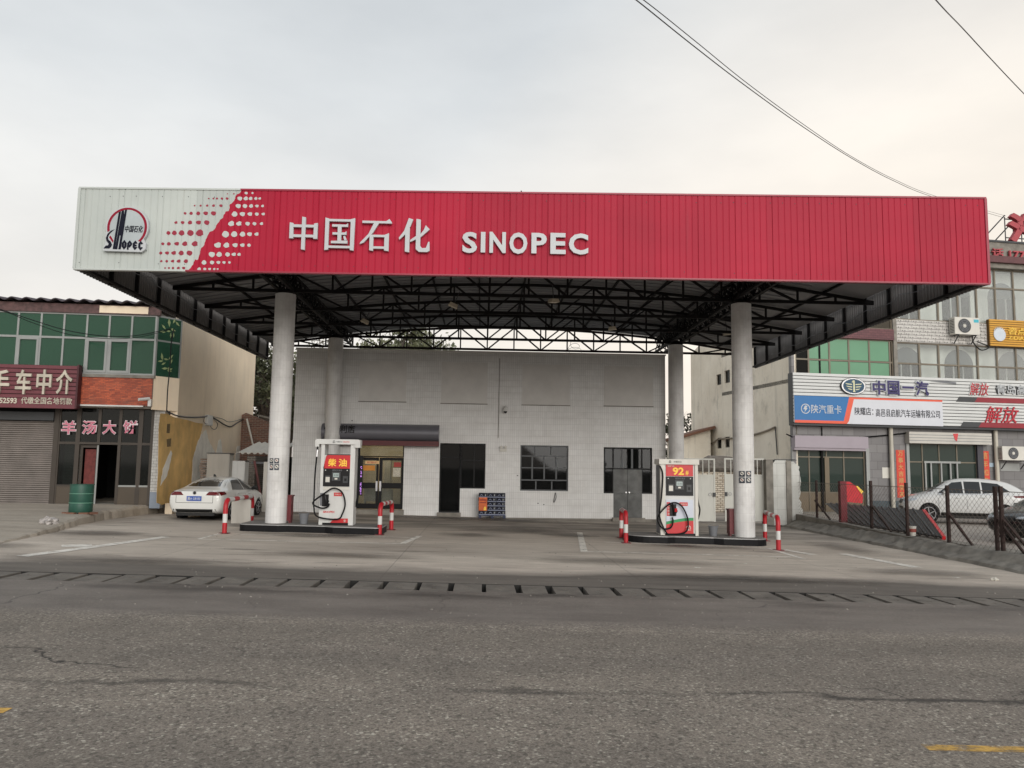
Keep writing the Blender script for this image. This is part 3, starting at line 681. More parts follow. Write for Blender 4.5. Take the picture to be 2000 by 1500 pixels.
for la, lv, lr, ra, rv, r2 in rows:
    for k, a in enumerate(la): mr_ = MB(); blob(mr_, 130+a*zx, 340+lv*zy, lr*1.2*PXM*(.45+.55*(k+1)/len(la)), CY0-.004); part('red_dot', mr_, FASR, canopy)
    for k, a in enumerate(ra): mw_ = MB(); blob(mw_, 130+a*zx, 340+rv*zy, r2*1.2*PXM*(.45+.55*(len(ra)-k)/len(ra)), CY0-.004); part('white_dot', mw_, FASW, canopy)

# ---- raised characters
FZ = Frame((0, CY0, 0), 0)
sign = thing('raised_lettering', 'raised pale grey Chinese characters and SINOPEC letters on the red fascia', 'sign', (0, CY0, 0))
STK = {
 '中': [[(.44, 1), (.56, .98), (.56, .0), (.44, .02)], [(.05, .82), (.17, .80), (.18, .34), (.05, .34)], [(.83, .8), (.95, .82), (.95, .34), (.82, .34)], [(.17, .76), (.44, .76), (.44, .68), (.17, .68)], [(.56, .76), (.83, .76), (.83, .68), (.56, .68)], [(.17, .46), (.44, .46), (.44, .38), (.17, .38)], [(.56, .46), (.83, .46), (.83, .38), (.56, .38)]],
 '国': [[(.04, .98), (.16, .95), (.16, .02), (.04, 0)], [(.84, .95), (.98, .98), (.96, 0), (.84, .02)], [(.16, .94), (.84, .94), (.84, .87), (.16, .87)], [(.16, .14), (.84, .14), (.84, .07), (.16, .07)], [(.26, .78), (.7, .78), (.76, .82), (.76, .71), (.26, .71)], [(.28, .54), (.66, .54), (.72, .58), (.72, .47), (.28, .47)], [(.24, .28), (.76, .3), (.76, .21), (.24, .21)], [(.44, .71), (.56, .71), (.56, .54), (.44, .54)], [(.44, .47), (.56, .47), (.56, .28), (.44, .28)], [(.62, .42), (.68, .44), (.74, .32), (.66, .3)]],
 '石': [[(.06, .93), (.8, .93), (.9, 1), (.98, .9), (.98, .86), (.06, .86)], [(.42, .86), (.58, .86), (.4, .56), (.12, .25), (.0, .2), (.02, .26), (.26, .52)], [(.3, .5), (.42, .5), (.42, .0), (.3, .02)], [(.76, .5), (.9, .56), (.9, 0), (.76, .02)], [(.42, .5), (.76, .5), (.76, .43), (.42, .43)], [(.42, .14), (.76, .14), (.76, .07), (.42, .07)]],
 '化': [[(.3, 1), (.44, .96), (.36, .76), (.2, .52), (.02, .36), (.0, .42), (.16, .62)], [(.2, .62), (.34, .72), (.34, .0), (.2, .02)], [(.54, .98), (.68, .96), (.68, .2), (.74, .13), (.86, .14), (.93, .32), (.97, .32), (.98, .06), (.9, .02), (.64, .02), (.54, .1)], [(.84, .8), (.97, .68), (.8, .54), (.68, .44), (.68, .54), (.78, .66)], [(.54, .48), (.54, .38), (.36, .3), (.36, .36)]]}
for ch, (u0, v0, u1, v1) in {'中': (562, 423, 623, 488), '国': (632, 424, 694, 489), '石': (703, 427, 766, 490), '化': (779, 426, 841, 493)}.items():
    x0, x1, z0, z1 = FZ.rect(u0, v0, u1, v1, .1); mb = MB(); me_ = MB()
    for k, poly in enumerate(STK[ch]):
        q = [(x0+a*(x1-x0), z0+c_*(z1-z0)) for a, c_ in poly]
        mb.prism(q, -.1-.0007*k, -.03)
    part('character', mb, LETT, sign)
for (u0, u1, ch, v0, v1) in ((903, 932, 'S', 453, 494), (939, 948, 'I', 453, 493), (956, 988, 'N', 453, 494), (995, 1030, 'O', 454, 496), (1038, 1068, 'P', 455, 495), (1075, 1105, 'E', 455, 496), (1111, 1149, 'C', 456, 497)):
    x0, x1, z0, z1 = FZ.rect(u0, v0, u1, v1, .08); text(sign, 'letter', ch, (x0, x1, z0, z1), -.085, -.025, LETT, bold=.032)
# ---- round emblem board
x0, x1, z0, z1 = FZ.rect(202, 404, 292, 491, .1); sx, sz = (x1-x0)/1180, (z1-z0)/1100
def E_(px, py): return (x0+(px-130)*sx, z1-(py-170)*sz)     # emblem drawing units
logo = thing('emblem_board', 'round company emblem board on the white end of the fascia', 'sign', (0, CY0, 0))
body = [E_(150, 1245), E_(205, 1040), E_(190, 800)] + [E_(735+545*math.cos(R(a)), 660-500*math.sin(R(a))) for a in range(196, -42, -8)] + [E_(1200, 1010), E_(1240, 1060), E_(1240, 1200), E_(1140, 1275), E_(180, 1268)]
part('board', MB().prism(body, -.1, -.02), LETT, logo)
ring = [E_(735+510*math.cos(R(a)), 680-490*math.sin(R(a))) for a in range(195, -48, -6)] + [E_(735+448*math.cos(R(a)), 680-440*math.sin(R(a))) for a in range(-48, 196, 6)]
part('ring', MB().prism(ring, -.106, -.1), LRED, logo)
part('ring', MB().prism([E_(325, 890), E_(410, 1015), E_(395, 1065), E_(288, 930)], -.106, -.1), LRED, logo)
disc = [E_(735+440*math.cos(R(a)), 680-425*math.sin(R(a))) for a in range(0, 360, 10)]
part('disc', MB().prism(disc, -.103, -.1), mat('emblem_grey', srgb(176, 184, 186), .5), logo)
mb = MB()
for poly in ([(498, 315), (552, 288), (460, 1220), (405, 1220)], [(572, 276), (628, 260), (520, 1222), (466, 1222)], [(656, 250), (704, 246), (608, 1222), (550, 1222)], [(600, 270), (628, 262), (668, 640), (640, 900), (560, 880), (535, 860)]):
    mb.prism([E_(*p) for p in poly], -.111-.0008*len(mb.v)/8, -.1)
mb.prism([E_(*p) for p in [(425, 735), (330, 770), (245, 850), (212, 950), (230, 1020), (290, 1090), (285, 1130), (220, 1142), (170, 1210), (310, 1210), (360, 1170), (378, 1110), (340, 1040), (275, 985), (262, 930), (300, 850), (370, 780)]], -.109, -.1)
def hexring(cx, w_, top, bot, th=56, openr=False, pgap=False):
    h = 70
    o = [(cx-w_, top+h), (cx, top), (cx+w_, top+h), (cx+w_, bot-h), (cx, bot), (cx-w_, bot-h)]
    i = [(cx-w_+th, top+h+18), (cx, top+55), (cx+w_-th, top+h+18), (cx+w_-th, bot-h-18), (cx, bot-55), (cx-w_+th, bot-h-18)]
    for k in range(6):
        if openr and k == 2: continue
        j = (k+1) % 6; mb.prism([E_(*o[k]), E_(*o[j]), E_(*i[j]), E_(*i[k])], -.1085-.0002*k, -.1)
hexring(690, 62, 990, 1228); hexring(828, 62, 995, 1180); hexring(970, 62, 998, 1235, openr=True); hexring(1112, 62, 1005, 1240, openr=True)
mb.prism([E_(766, 1060), E_(808, 1060), E_(808, 1228), E_(766, 1228)], -.1098, -.1); mb.prism([E_(912, 1100), E_(1010, 1100), E_(1010, 1140), E_(912, 1140)], -.1098, -.1)
part('lettering', mb, NAVY, logo)
q = [E_(680, 800), E_(1150, 630)]
text(logo, 'lettering', '中国石化', (q[0][0], q[1][0], q[0][1], q[1][1]), -.109, -.1, NAVY, bold=.02, shear=.25)

# ================================================================ PUMP ISLANDS
def rounded(x0, x1, yc, hw, hm, r):       # dog-bone outline seen from above
    L_ = x1-x0; q = []
    for k in range(7): a = R(180+90*k/6); q.append((x0+r+r*math.cos(a), yc-hw+r+r*math.sin(a)))
    q += [(x0+L_*.27, yc-hw), (x0+L_*.33, yc-hm), (x0+L_*.6, yc-hm), (x0+L_*.66, yc-hw)]
    for k in range(7): a = R(270+90*k/6); q.append((x1-r+r*math.cos(a), yc-hw+r+r*math.sin(a)))
    return q + [(x, 2*yc-y) for x, y in q[::-1]]
def island(x0, x1, name_l, r):
    xc = (x0+x1)/2
    t_ = thing('pump_island', name_l, 'kerb island', (0, 0, 0))
    o = rounded(x0, x1, 23.12, .72, .6, r)
    part('kerb_face', MB().slab(o, -.02, .175, TILT), ISL, t_)
    part('edge_strip', MB().slab([(x, 23.12+(y-23.12)*1.012) for x, y in o], .175, .192, TILT), STEEL, t_)
    part('top', MB().slab([(xc+(x-xc)*.985, 23.12+(y-23.12)*.94) for x, y in o], .192, .2, TILT), ISLTOP, t_)
island(-6.62, -2.72, 'black-sided concrete island under the diesel pump and left front column', .2)
island(4.12, 8.15, 'black-sided concrete island under the 92 petrol pump and right front column', .55)

# ---- U-shaped guard rails
def rail(a, b, h, label, r=.062, bands=3):
    a = Vector((a[0], a[1], zg(a[0]))); b = Vector((b[0], b[1], zg(b[0]))); a.z += .012; b.z += .012
    t_ = thing('guard_rail', label, 'bollard', a, 0, 'red and white guard rails at the island ends')
    d = (b-a); top = Vector((0, 0, h)); n = d.normalized(); c = .2
    path = [Vector((0, 0, 0)), Vector((0, 0, .27)), Vector((0, 0, .5)), Vector((0, 0, h-c))]
    path += [Vector((0, 0, h-c)) + n*(c*(1-math.cos(R(k*15)))) + Vector((0, 0, c*math.sin(R(k*15)))) for k in range(1, 7)]
    L_ = d.length; tops = [c+(L_-2*c)*k/5 for k in range(1, 5)]
    path += [n*s_ + Vector((0, 0, h+d.z*s_/L_)) for s_ in tops]
    e_ = [Vector((0, 0, h-c)) + n*(c*(1-math.cos(R(k*15)))) + Vector((0, 0, c*math.sin(R(k*15)))) for k in range(6, -1, -1)]
    path += [Vector((d.x, d.y, d.z)) - Vector((p.x, p.y, 0)) + Vector((0, 0, p.z)) for p in e_]
    path += [d + Vector((0, 0, .5)), d + Vector((0, 0, .27)), d]
    # red and white bands as separate lengths of pipe
    cols = [0, 1] + [0]*(len(path)-5) + [1, 0]; i0 = 9
    for k in range(5): cols[i0+k] = (1, 0, 1, 0, 1)[k]
    s0 = 0; ref = {0: RED, 1: WHITE}
    for i in range(1, len(cols)+1):
        if i == len(cols) or cols[i] != cols[s0]:
            mb = MB().tube(path[s0:i+1], r*(1.0 if cols[s0] == 0 else 1.004), 12)
            part('red_pipe' if cols[s0] == 0 else 'white_band', mb, mat('guard_red', srgb(176, 26, 38), .45, .2, 6, dirt=.3) if cols[s0] == 0 else WHITE, t_, True); s0 = i
    for p in (Vector((0, 0, 0)), d): part('base_plate', MB().box(p.x-.12, p.x+.12, p.y-.12, p.y+.12, p.z-.012, p.z+.006), DRED, t_)
rail((-6.71, 21.55), (-6.82, 24.4), .85, 'leaning red and white pipe rail left of the left island, beside the white sedan')
rail((-2.78, 22.5), (-2.66, 24.3), .82, 'red and white pipe rail at the right end of the diesel pump island')
rail((4.0, 22.2), (4.17, 23.9), .82, 'red and white pipe rail seen end-on at the left end of the 92 pump island')
rail((7.93, 21.35), (8.62, 24.3), .86, 'red and white pipe rail at the far right end of the 92 pump island')

# ---- pumps (local: x across, front at -y)
def hose(t_, pts, r=.022): part('hose', MB().tube(bez(pts), r, 8), RUBBER, t_, True)
def bez(pts, n=6):
    P_ = [Vector(p) for p in pts]; P_ = [P_[0]*2-P_[1]] + P_ + [P_[-1]*2-P_[-2]]; out_ = []
    for i in range(1, len(P_)-2):
        for k in range(n):
            t = k/n; a, b, c, d = P_[i-1:i+3]
            out_.append(.5*((2*b)+(c-a)*t+(2*a-5*b+4*c-d)*t*t+(3*b-a-3*c+d)*t**3))
    return out_ + [P_[-2]]
def nozzle(t_, x, z, y, red=False):
    part('nozzle_holder', MB().box(x-.09, x+.09, y, y+.03, z-.17, z+.16), BLACK, t_)
    n_ = part('nozzle', MB().tube([(x+.02, y-.03, z-.16), (x+.03, y-.05, z-.02), (x+.0, y-.05, z+.11), (x-.03, y-.03, z+.17)], [.028, .036, .034, .024], 8), BLACK, t_, True)
    if red: part('nozzle_cover', MB().tube([(x+.055, y-.065, z-.05), (x+.06, y-.07, z+.05)], [.04, .045], 8), RED, n_)
    part('trigger_guard', MB().tube([(x+.06, y-.05, z-.1), (x+.11, y-.05, z-.03), (x+.07, y-.05, z+.06)], .012, 6), BLACK, n_)
def readout(t_, x0, x1, z0, z1, y, kind):
    f = part('display_panel', MB().box(x0, x1, y, y+.02, z0, z1), BLACK, t_)
    w_, h_ = x1-x0, z1-z0; X = lambda a: x0+a*w_; Z = lambda a: z0+a*h_
    part('counter_housing', MB().box(X(.33), X(.65), y-.012, y, Z(.32), Z(.82)), DGREY, f)
    part('lcd', MB().box(X(.38), X(.6), y-.016, y-.012, Z(.52), Z(.74)), SCREEN, f)
    text(f, 'digits', '0.00', (X(.42), X(.58), Z(.57), Z(.69)), y-.018, y-.0165, DGREY)
    part('keypad', MB().box(X(.44), X(.54), y-.02, y-.012, Z(.38), Z(.47)), CREAM, f)
    part('card_slot', MB().box(X(.08), X(.27), y-.014, y, Z(.2), Z(.6)), DGREY, f)
    part('notice', MB().box(X(.1), X(.25), y-.017, y-.014, Z(.24), Z(.52)), CREAM, f)
    part('receipt_slot', MB().box(X(.75), X(.93), y-.014, y, Z(.2), Z(.58)), DGREY, f)
    part('slot_mouth', MB().box(X(.8), X(.89), y-.017, y-.014, Z(.3), Z(.45)), BLACK, f)
    text(f, 'lettering', '请核对油品', (X(.33), X(.7), Z(.86), Z(.96)), y-.004, y, GREYP)
    for a in (.08, .9): part('lock', MB().lathe([(.016, -.006), (.016, 0)], (X(a), y, Z(.9)), 10, 'Y'), WHITE, f)
def mini_logo(par, x, z, s, y, m_):
    r_ = [(x+s*math.cos(R(a)), z+s*math.sin(R(a))) for a in range(-35, 186, 12)] + [(x+s*.8*math.cos(R(a)), z+s*.8*math.sin(R(a))) for a in range(185, -36, -12)]
    mb = MB().prism(r_, y-.003, y)
    for a in (-.42, -.22, 0): mb.prism([(x+a*s, z-s), (x+a*s+.13*s, z-s), (x+(a+.34)*s, z+.75*s), (x+(a+.2)*s, z+.75*s)], y-.0035, y)
    part('emblem', mb, m_, par); text(par, 'emblem_text', 'SINOPEC', (x-s*1.1, x+s*1.05, z-s*1.05, z-s*.65), y-.004, y, m_, .01)

# 92 petrol pump
p0 = PY(1290, 1044, 22.86); p1 = PY(1364, 1044, 22.86); W_ = p1.x-p0.x
pz = zg(6.0)+.2; H_ = PY(1328, 897, 22.86).z-pz
pump = thing('fuel_pump', 'petrol pump marked 92# with red and green bottom panel, right island', 'fuel pump', ((p0.x+p1.x)/2, 23.12, pz), 0, 'fuel pumps on the islands')
h = W_/2; Y = -.26
Zp = lambda v: PY(1328, v, 22.86).z-pz; Xp = lambda u: PY(u, 970, 22.86).x-(p0.x+p1.x)/2
part('post', MB().box(-h, -h+.13, Y-.02, -Y+.02, 0, H_), CREAM, pump)
part('post', MB().box(h-.085, h, Y-.02, -Y+.02, 0, H_), CREAM, pump)
part('side_panel', MB().box(-h-.006, -h+.06, Y+.08, -Y, .05, H_-.17), GREYP, pump)
part('cabinet', MB().box(-h+.13, h-.085, Y+.02, -Y-.02, .06, H_-.15), WHITE, pump)
part('base_gap', MB().box(-h+.13, h-.085, Y+.03, -Y-.03, 0, .06), BLACK, pump)
top = part('header', MB().box(-h-.04, h+.03, Y-.06, -Y+.06, H_-.15, H_), CREAM, pump)
mini_logo(top, -h*.5, H_-.075, .035, Y-.061, BLACK)
text(top, 'lettering', '中国石化', (-h*.3, h*.12, H_-.1, H_-.05), Y-.063, Y-.061, DGREY, .01)
a, b_ = Xp(1301), Xp(1354)
gp_ = part('grade_panel', MB().box(a, b_, Y-.005, Y+.03, Zp(930), Zp(906)), RED, pump)
text(gp_, 'lettering', '92', (Xp(1314), Xp(1336), Zp(928), Zp(913)), Y-.012, Y-.005, YEL, .03)
text(gp_, 'lettering', '#', (Xp(1339), Xp(1345), Zp(928), Zp(919)), Y-.012, Y-.005, YEL, .02)
text(gp_, 'lettering', '车用汽油', (Xp(1304), Xp(1317), Zp(912), Zp(909)), Y-.01, Y-.005, CREAM)
readout(pump, a, b_, Zp(968), Zp(931), Y-.008, 1)
front = part('front_panel', MB().box(a, b_, Y-.002, Y+.02, Zp(1042), Zp(976)), mat('pale_blue_panel', srgb(196, 202, 214), .35, .04), pump)
n = 14; zt_ = [Zp(1019)+ (Zp(1011)-Zp(1019))*math.sin(i/n*math.pi/2) for i in range(n+1)]
xs = [a+(b_-a)*i/n for i in range(n+1)]
part('green_wave', MB().prism([(xs[i], zt_[i]) for i in range(n+1)] + [(xs[i], zt_[i]-.085) for i in range(n, -1, -1)], Y-.006, Y-.002), GREEN, front)
part('red_wave', MB().prism([(xs[i], zt_[i]-.085) for i in range(n+1)] + [(b_, Zp(1042)), (a, Zp(1042))], Y-.0065, Y-.002), RED, front)
mini_logo(front, Xp(1344), Zp(1031), .07, Y-.0066, CREAM)
bd = part('red_badge', MB().box(Xp(1327), Xp(1343), Y-.006, Y-.002, Zp(988), Zp(981)), RED, front); text(bd, 'lettering', '易捷加油', (Xp(1329), Xp(1341), Zp(986), Zp(983)), Y-.009, Y-.006, CREAM)
sp = part('hint_strip', MB().box(Xp(1302), Xp(1308.5), Y-.006, Y-.002, Zp(1008), Zp(981)), RED, front)
for k, ch in enumerate('自助加油'): text(sp, 'lettering', ch, (Xp(1303), Xp(1307.5), Zp(988+k*6), Zp(983.5+k*6)), Y-.009, Y-.006, CREAM)
nozzle(pump, Xp(1314), Zp(996), Y-.035, True)
hose(pump, [(-h-.01, Y-.03, H_-.2), (-h+.06, Y-.06, H_-.45), (-h+.02, Y-.07, 1.1), (-h-.04, Y-.08, .55), (-h+.14, Y-.09, .1), (-h+.3, Y-.1, .04), (.16, Y-.1, .12), (.22, Y-.1, .45), (.06, Y-.1, .82), (-.16, Y-.1, .93), (-.4, Y-.1, .82), (-h-.1, Y-.1, .5), (-h+.02, Y-.1, .22), (-.28, Y-.1, .22), (-.2, Y-.08, .4), (-.22, Y-.07, .52)])
hose(pump, [(h+.02, -.1, 1.5), (h+.05, -.05, 1.0), (h+.12, 0, .7), (h+.05, .05, .4), (h, .1, .6)])
# diesel pump
p0 = PY(622, 1024, 22.86); p1 = PY(689, 1024, 22.86); cxp = (p0.x+p1.x)/2; pz = zg(cxp)+.2
Zp = lambda v: PY(655, v, 22.86).z-pz; Xp = lambda u, v=970: PY(u, v, 22.86).x-cxp
pump = thing('fuel_pump', 'tall white diesel pump marked 柴油 with open top frame, left island', 'fuel pump', (cxp, 23.12, pz), 0, 'fuel pumps on the islands')
H_ = Zp(858); W_ = p1.x-p0.x; h = W_/2
part('post', MB().box(-h, -h+.1, Y, -Y, 0, H_-.13), WHITE, pump); part('post', MB().box(h-.13, h, Y, -Y, 0, H_-.13), WHITE, pump)
top = part('header', MB().box(-h-.14, h+.1, Y-.06, -Y+.06, H_-.14, H_), WHITE, pump)
part('hose_outlet', MB().box(h-.02, h+.14, Y-.05, Y+.25, H_-.23, H_-.02), WHITE, pump); part('hose_outlet', MB().box(-h-.17, -h-.06, Y-.05, Y+.2, H_-.22, H_-.02), WHITE, pump)
mini_logo(top, -.12, H_-.07, .035, Y-.061, BLACK); text(top, 'lettering', '中国石化', (-.05, .12, H_-.09, H_-.05), Y-.063, Y-.06, DGREY, .01); text(top, 'lettering', 'SINOPEC', (.14, .32, H_-.09, H_-.055), Y-.063, Y-.06, RED, .01)
a, b_ = -h+.1, h-.13
hp = part('grade_panel', MB().prism([(a-.03, Zp(915)), (a+.04, Zp(892)), (a+.09, Zp(889)), (b_, Zp(889)), (b_, Zp(915))], Y+.0, Y+.2), RED, pump)
part('panel_cap', MB().prism([(a+.04, Zp(892)), (a+.09, Zp(888.9)), (b_, Zp(888.9)), (b_, Zp(887)), (a+.08, Zp(887))], Y+.001, Y+.25), DGREY, pump)
for ch, u in (('柴', 641), ('油', 661.5)): text(hp, 'lettering', ch, (Xp(u, 902), Xp(u+16, 902), Zp(911), Zp(896)), Y-.007, Y, YEL, .022)
part('cabinet', MB().box(a, b_, Y+.03, -Y-.03, .07, Zp(889)), WHITE, pump)
readout(pump, a-.02, b_, Zp(950), Zp(915), Y-.004, 0)
part('band', MB().box(a, b_, Y+.005, Y+.03, Zp(957), Zp(951)), CREAM, pump)
front = part('front_panel', MB().box(a, b_, Y, Y+.03, Zp(1021), Zp(958)), WHITE, pump)
part('base_gap', MB().box(a, b_, Y+.02, -Y-.02, 0, .07), BLACK, pump)
text(front, 'lettering', 'SINOPEC', (Xp(631, 1000), Xp(654, 1000), Zp(1002), Zp(998)), Y-.004, Y, RED, .03)
part('red_foot', MB().prism([(a+.22, Zp(1021)), (a+.33, Zp(1012.5)), (b_-.01, Zp(1012.5)), (b_-.01, Zp(1021))], Y-.005, Y), RED, front)
mini_logo(front, b_-.1, Zp(1017), .035, Y-.006, CREAM)
bd = part('red_badge', MB().box(Xp(652), Xp(668), Y-.005, Y, Zp(969), Zp(962)), RED, front); text(bd, 'lettering', '易捷加油', (Xp(654), Xp(666), Zp(967), Zp(964)), Y-.008, Y-.005, CREAM)
part('hint_strip', MB().box(Xp(625), Xp(631), Y-.005, Y, Zp(988), Zp(963)), GREYP, front)
nozzle(pump, Xp(636), Zp(977), Y-.035)
hose(pump, [(-h-.1, Y-.03, H_-.2), (-h-.12, Y-.04, H_-.6), (-h-.14, Y-.05, 1.4), (-h-.14, Y-.06, .8), (-h-.13, Y-.08, .5), (-h-.02, Y-.1, .24), (.05, Y-.1, .17), (.2, Y-.1, .34), (.26, Y-.1, .62), (.16, Y-.1, .92), (-.07, Y-.1, 1.03), (-.3, Y-.1, .9), (-h-.16, Y-.1, .62), (-.42, Y-.1, .48), (-.24, Y-.08, .5), (-.18, Y-.07, .6)])
hose(pump, [(h+.1, Y+.05, H_-.24), (h+.09, 0, 1.7), (h+.07, .05, 1.0), (h+.05, .1, .7), (h, .15, .5)], .03)
part('hose_swivel', MB().tube([(-h-.1, Y-.03, H_-.3), (-h-.115, Y-.035, H_-.5)], .03, 8), CHROME, pump, True)

# ---- buckets and extinguisher boxes on the islands
for u, v, lab in ((593, 1025, 'small grey bucket on the island left of the diesel pump'), (1393, 1046, 'small grey bucket on the island between the 92 pump and the column')):
    p = PY(u, v, 23.0); z = zg(p.x)+.2
    bk = thing('bucket', lab, 'bucket', (p.x, 23.0, z), 0, 'grey buckets on the islands')
    part('pail', MB().lathe([(.1, 0), (.135, .26), (.15, .265), (.15, .285), (.125, .285), (.095, .03)], n=18), GREYP, bk, True)
    part('handle', MB().tube([(.15*math.cos(R(a_)), -.03, .28+.06*math.sin(R(a_))) for a_ in range(0, 181, 20)], .006, 5), GREYP, bk)
for x, lab in ((-5.78+.25, 'dark red extinguisher box beside the left front column'), (7.61-.27, 'dark red extinguisher box beside the right front column')):
    z = zg(x)+.2; bx = thing('extinguisher_box', lab, 'box', (x, 23.3, z), 0, 'dark red boxes beside the front columns')
    part('body', MB().box(-.15, .15, -.14, .14, .06, .74), DRED, bx); part('lid', MB().box(-.17, .17, -.16, .16, .74, .78), DRED, bx)
    for sx_ in (-.11, .11): part('leg', MB().box(sx_-.03, sx_+.03, -.1, .1, 0, .06), DRED, bx)
# ---- warning plaques on the front columns
PLQ = mat('navy_plaque', srgb(44, 50, 62), .4, .05)
for ci, (us, vs_) in enumerate((((525.5, 534, 535.5, 545), (895, 905, 906.5, 918)), ((1445, 1455.5, 1457.5, 1467.5), (920, 931, 932.5, 943.5)))):
    side = 'left' if ci == 0 else 'right'
    for r_ in range(2):
        for c_ in range(2):
            yc = 23.12-.31; u0, u1 = us[c_*2], us[c_*2+1]; v0, v1 = vs_[r_*2], vs_[r_*2+1]
            q0 = PY(u0, v1, yc); q1 = PY(u1, v0, yc); cx = COLX[ci]; xm = (q0.x+q1.x)/2-cx
            an = math.asin(max(-.9, min(.9, xm/.3))); hw = (q1.x-q0.x)/2; hh = (q1.z-q0.z)/2
            what = (('no smoking', 'no phone'), ('no open fire', 'engine off'))[r_][c_]
            t_ = thing('warning_plaque', 'navy plaque with a white round pictogram, %s-%s of four on the %s front column' % (('upper', 'lower')[r_], ('left', 'right')[c_], side), 'sign', (cx+.302*math.sin(an), 23.12-.302*math.cos(an), (q0.z+q1.z)/2), an, 'navy plaques on the columns')
            part('plate', MB().box(-hw, hw, -.006, .004, -hh, hh), PLQ, t_)
            rr = hh*.62; ring = arc(0, hh*.12, rr, 0, 360, 16)[:-1]
            part('pictogram_disc', MB().prism(ring, -.009, -.006), CREAM, t_)
            s4 = rr*.7; part('pictogram_bar', MB().prism([(-s4, hh*.12+s4*.7), (-s4*.7, hh*.12+s4), (s4, hh*.12-s4*.7), (s4*.7, hh*.12-s4)], -.011, -.009), LRED if (r_+c_) % 2 else NAVY, t_)
            part('pictogram_shape', MB().box(-rr*.5, rr*.3, -.0105, -.009, hh*.12-rr*.2, hh*.12+rr*.15), NAVY, t_)

# ================================================================ STATION BUILDING
BY = 31.63; S = Frame((0, BY, 0), 0); BX0, BX1 = -7.385, 7.289; BZ0, BZ1 = -.25, 6.497
shop = thing('station_shop', 'white tiled station shop building behind the pumps under the canopy', 'building', (0, BY, 0))
def rc(u0, v0, u1, v1): return S.rect(u0, v0, u1, v1)
door1 = rc(694, 866, 788, 995); win_l = rc(863, 866, 948, 954); door2 = rc(858, 866, 902, 1000)
LD = (door2[0], (door2[1]+win_l[0])/2 if False else rc(899, 900, 901, 950)[0], rc(860, 866, 900, 1001)[2], win_l[3])
LW = (LD[1], win_l[1], win_l[2], win_l[3])
win2 = rc(1016, 870, 1110, 959); ent_u = rc(1179, 874, 1274, 964); ent_d = rc(1198, 916, 1254, 1012)
holes = [door1, LD, LW, win2, ent_u, (ent_d[0], ent_d[1], ent_d[2], ent_u[2])]
part('wall', wall_mb(BX0, BX1, BZ0, BZ1, 0, .24, holes), TILEW, shop)
part('wall', MB().box(BX0, BX0+.24, .24, 9, BZ0, BZ1), TILEW, shop); part('wall', MB().box(BX1-.24, BX1, .24, 9, BZ0, BZ1), TILEW, shop); part('wall', MB().box(BX0+.24, BX1-.24, 8.76, 9, BZ0, BZ1), TILEW, shop)
part('parapet_cap', MB().box(BX0-.03, BX1+.03, -.03, .28, BZ1, BZ1+.05), PLAST, shop)
part('roof', MB().box(BX0+.24, BX1-.24, .24, 8.76, 3.7, 3.85), CURB, shop)
part('floor', MB().box(BX0+.24, BX1-.24, .24, 8.76, BZ0+.28, BZ0+.33), CURB, shop)
part('plinth', MB().box(BX0-.0, BX1, -.012, 0, BZ0, .0), CURB, shop)
for r_ in ((702, 706, 794, 784), (862, 708, 952, 788), (1020, 712, 1113, 791), (1180, 716, 1275, 793)):
    a, b_, c_, d_ = rc(*r_); pz_ = part('blocked_window', MB().box(a, b_, -.025, 0, c_, d_), PLAST, shop)
    part('sill', MB().box(a-.02, b_+.02, -.04, 0, c_-.03, c_), CURB, pz_)
# inside: floor, back rooms dark, lit shop room on the left
room = part('shop_room', MB().box(door1[0]-1.2, door1[1]+1.6, 3.4, 3.5, -.1, 3.6), mat('cream_wall', srgb(222, 205, 170), .7), shop)
for a, b_ in ((LD[0]-.25, LD[0]-.2), (LW[1]+.3, LW[1]+.35), (win2[1]+.6, win2[1]+.65)):
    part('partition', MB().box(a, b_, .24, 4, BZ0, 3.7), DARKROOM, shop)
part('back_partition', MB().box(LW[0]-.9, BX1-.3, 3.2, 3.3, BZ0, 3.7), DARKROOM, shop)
part('ceiling_light', MB().box(door1[0]+.1, door1[1]-.3, 1.2, 1.6, 3.3, 3.36), LIT, shop)
def framed(name, r_, parent, m_, fr, yd, glass, vs_=(), hs=(), d=.05):
    a, b_, c_, d_ = r_; w_ = part(name, wall_mb(a, b_, c_, d_, yd, yd+d, [(a+fr, b_-fr, c_+fr, d_-fr)]), m_, parent)
    for v in vs_: part('mullion', MB().box(v-fr/2, v+fr/2, yd+.002, yd+d-.002, c_+fr, d_-fr), m_, w_)
    for v in hs: part('transom', MB().box(a+fr, b_-fr, yd+.004, yd+d-.004, v-fr/2, v+fr/2), m_, w_)
    xs = [a+fr] + sorted(vs_) + [b_-fr]; zs = [c_+fr] + sorted(hs) + [d_-fr]
    for i in range(len(xs)-1):
        for j in range(len(zs)-1):
            gm = glass(i, j) if callable(glass) else glass
            if gm: part('pane', MB().box(xs[i]+.005, xs[i+1]-.005, yd+d*.45, yd+d*.6, zs[j]+.005, zs[j+1]-.005), gm, w_)
    return w_
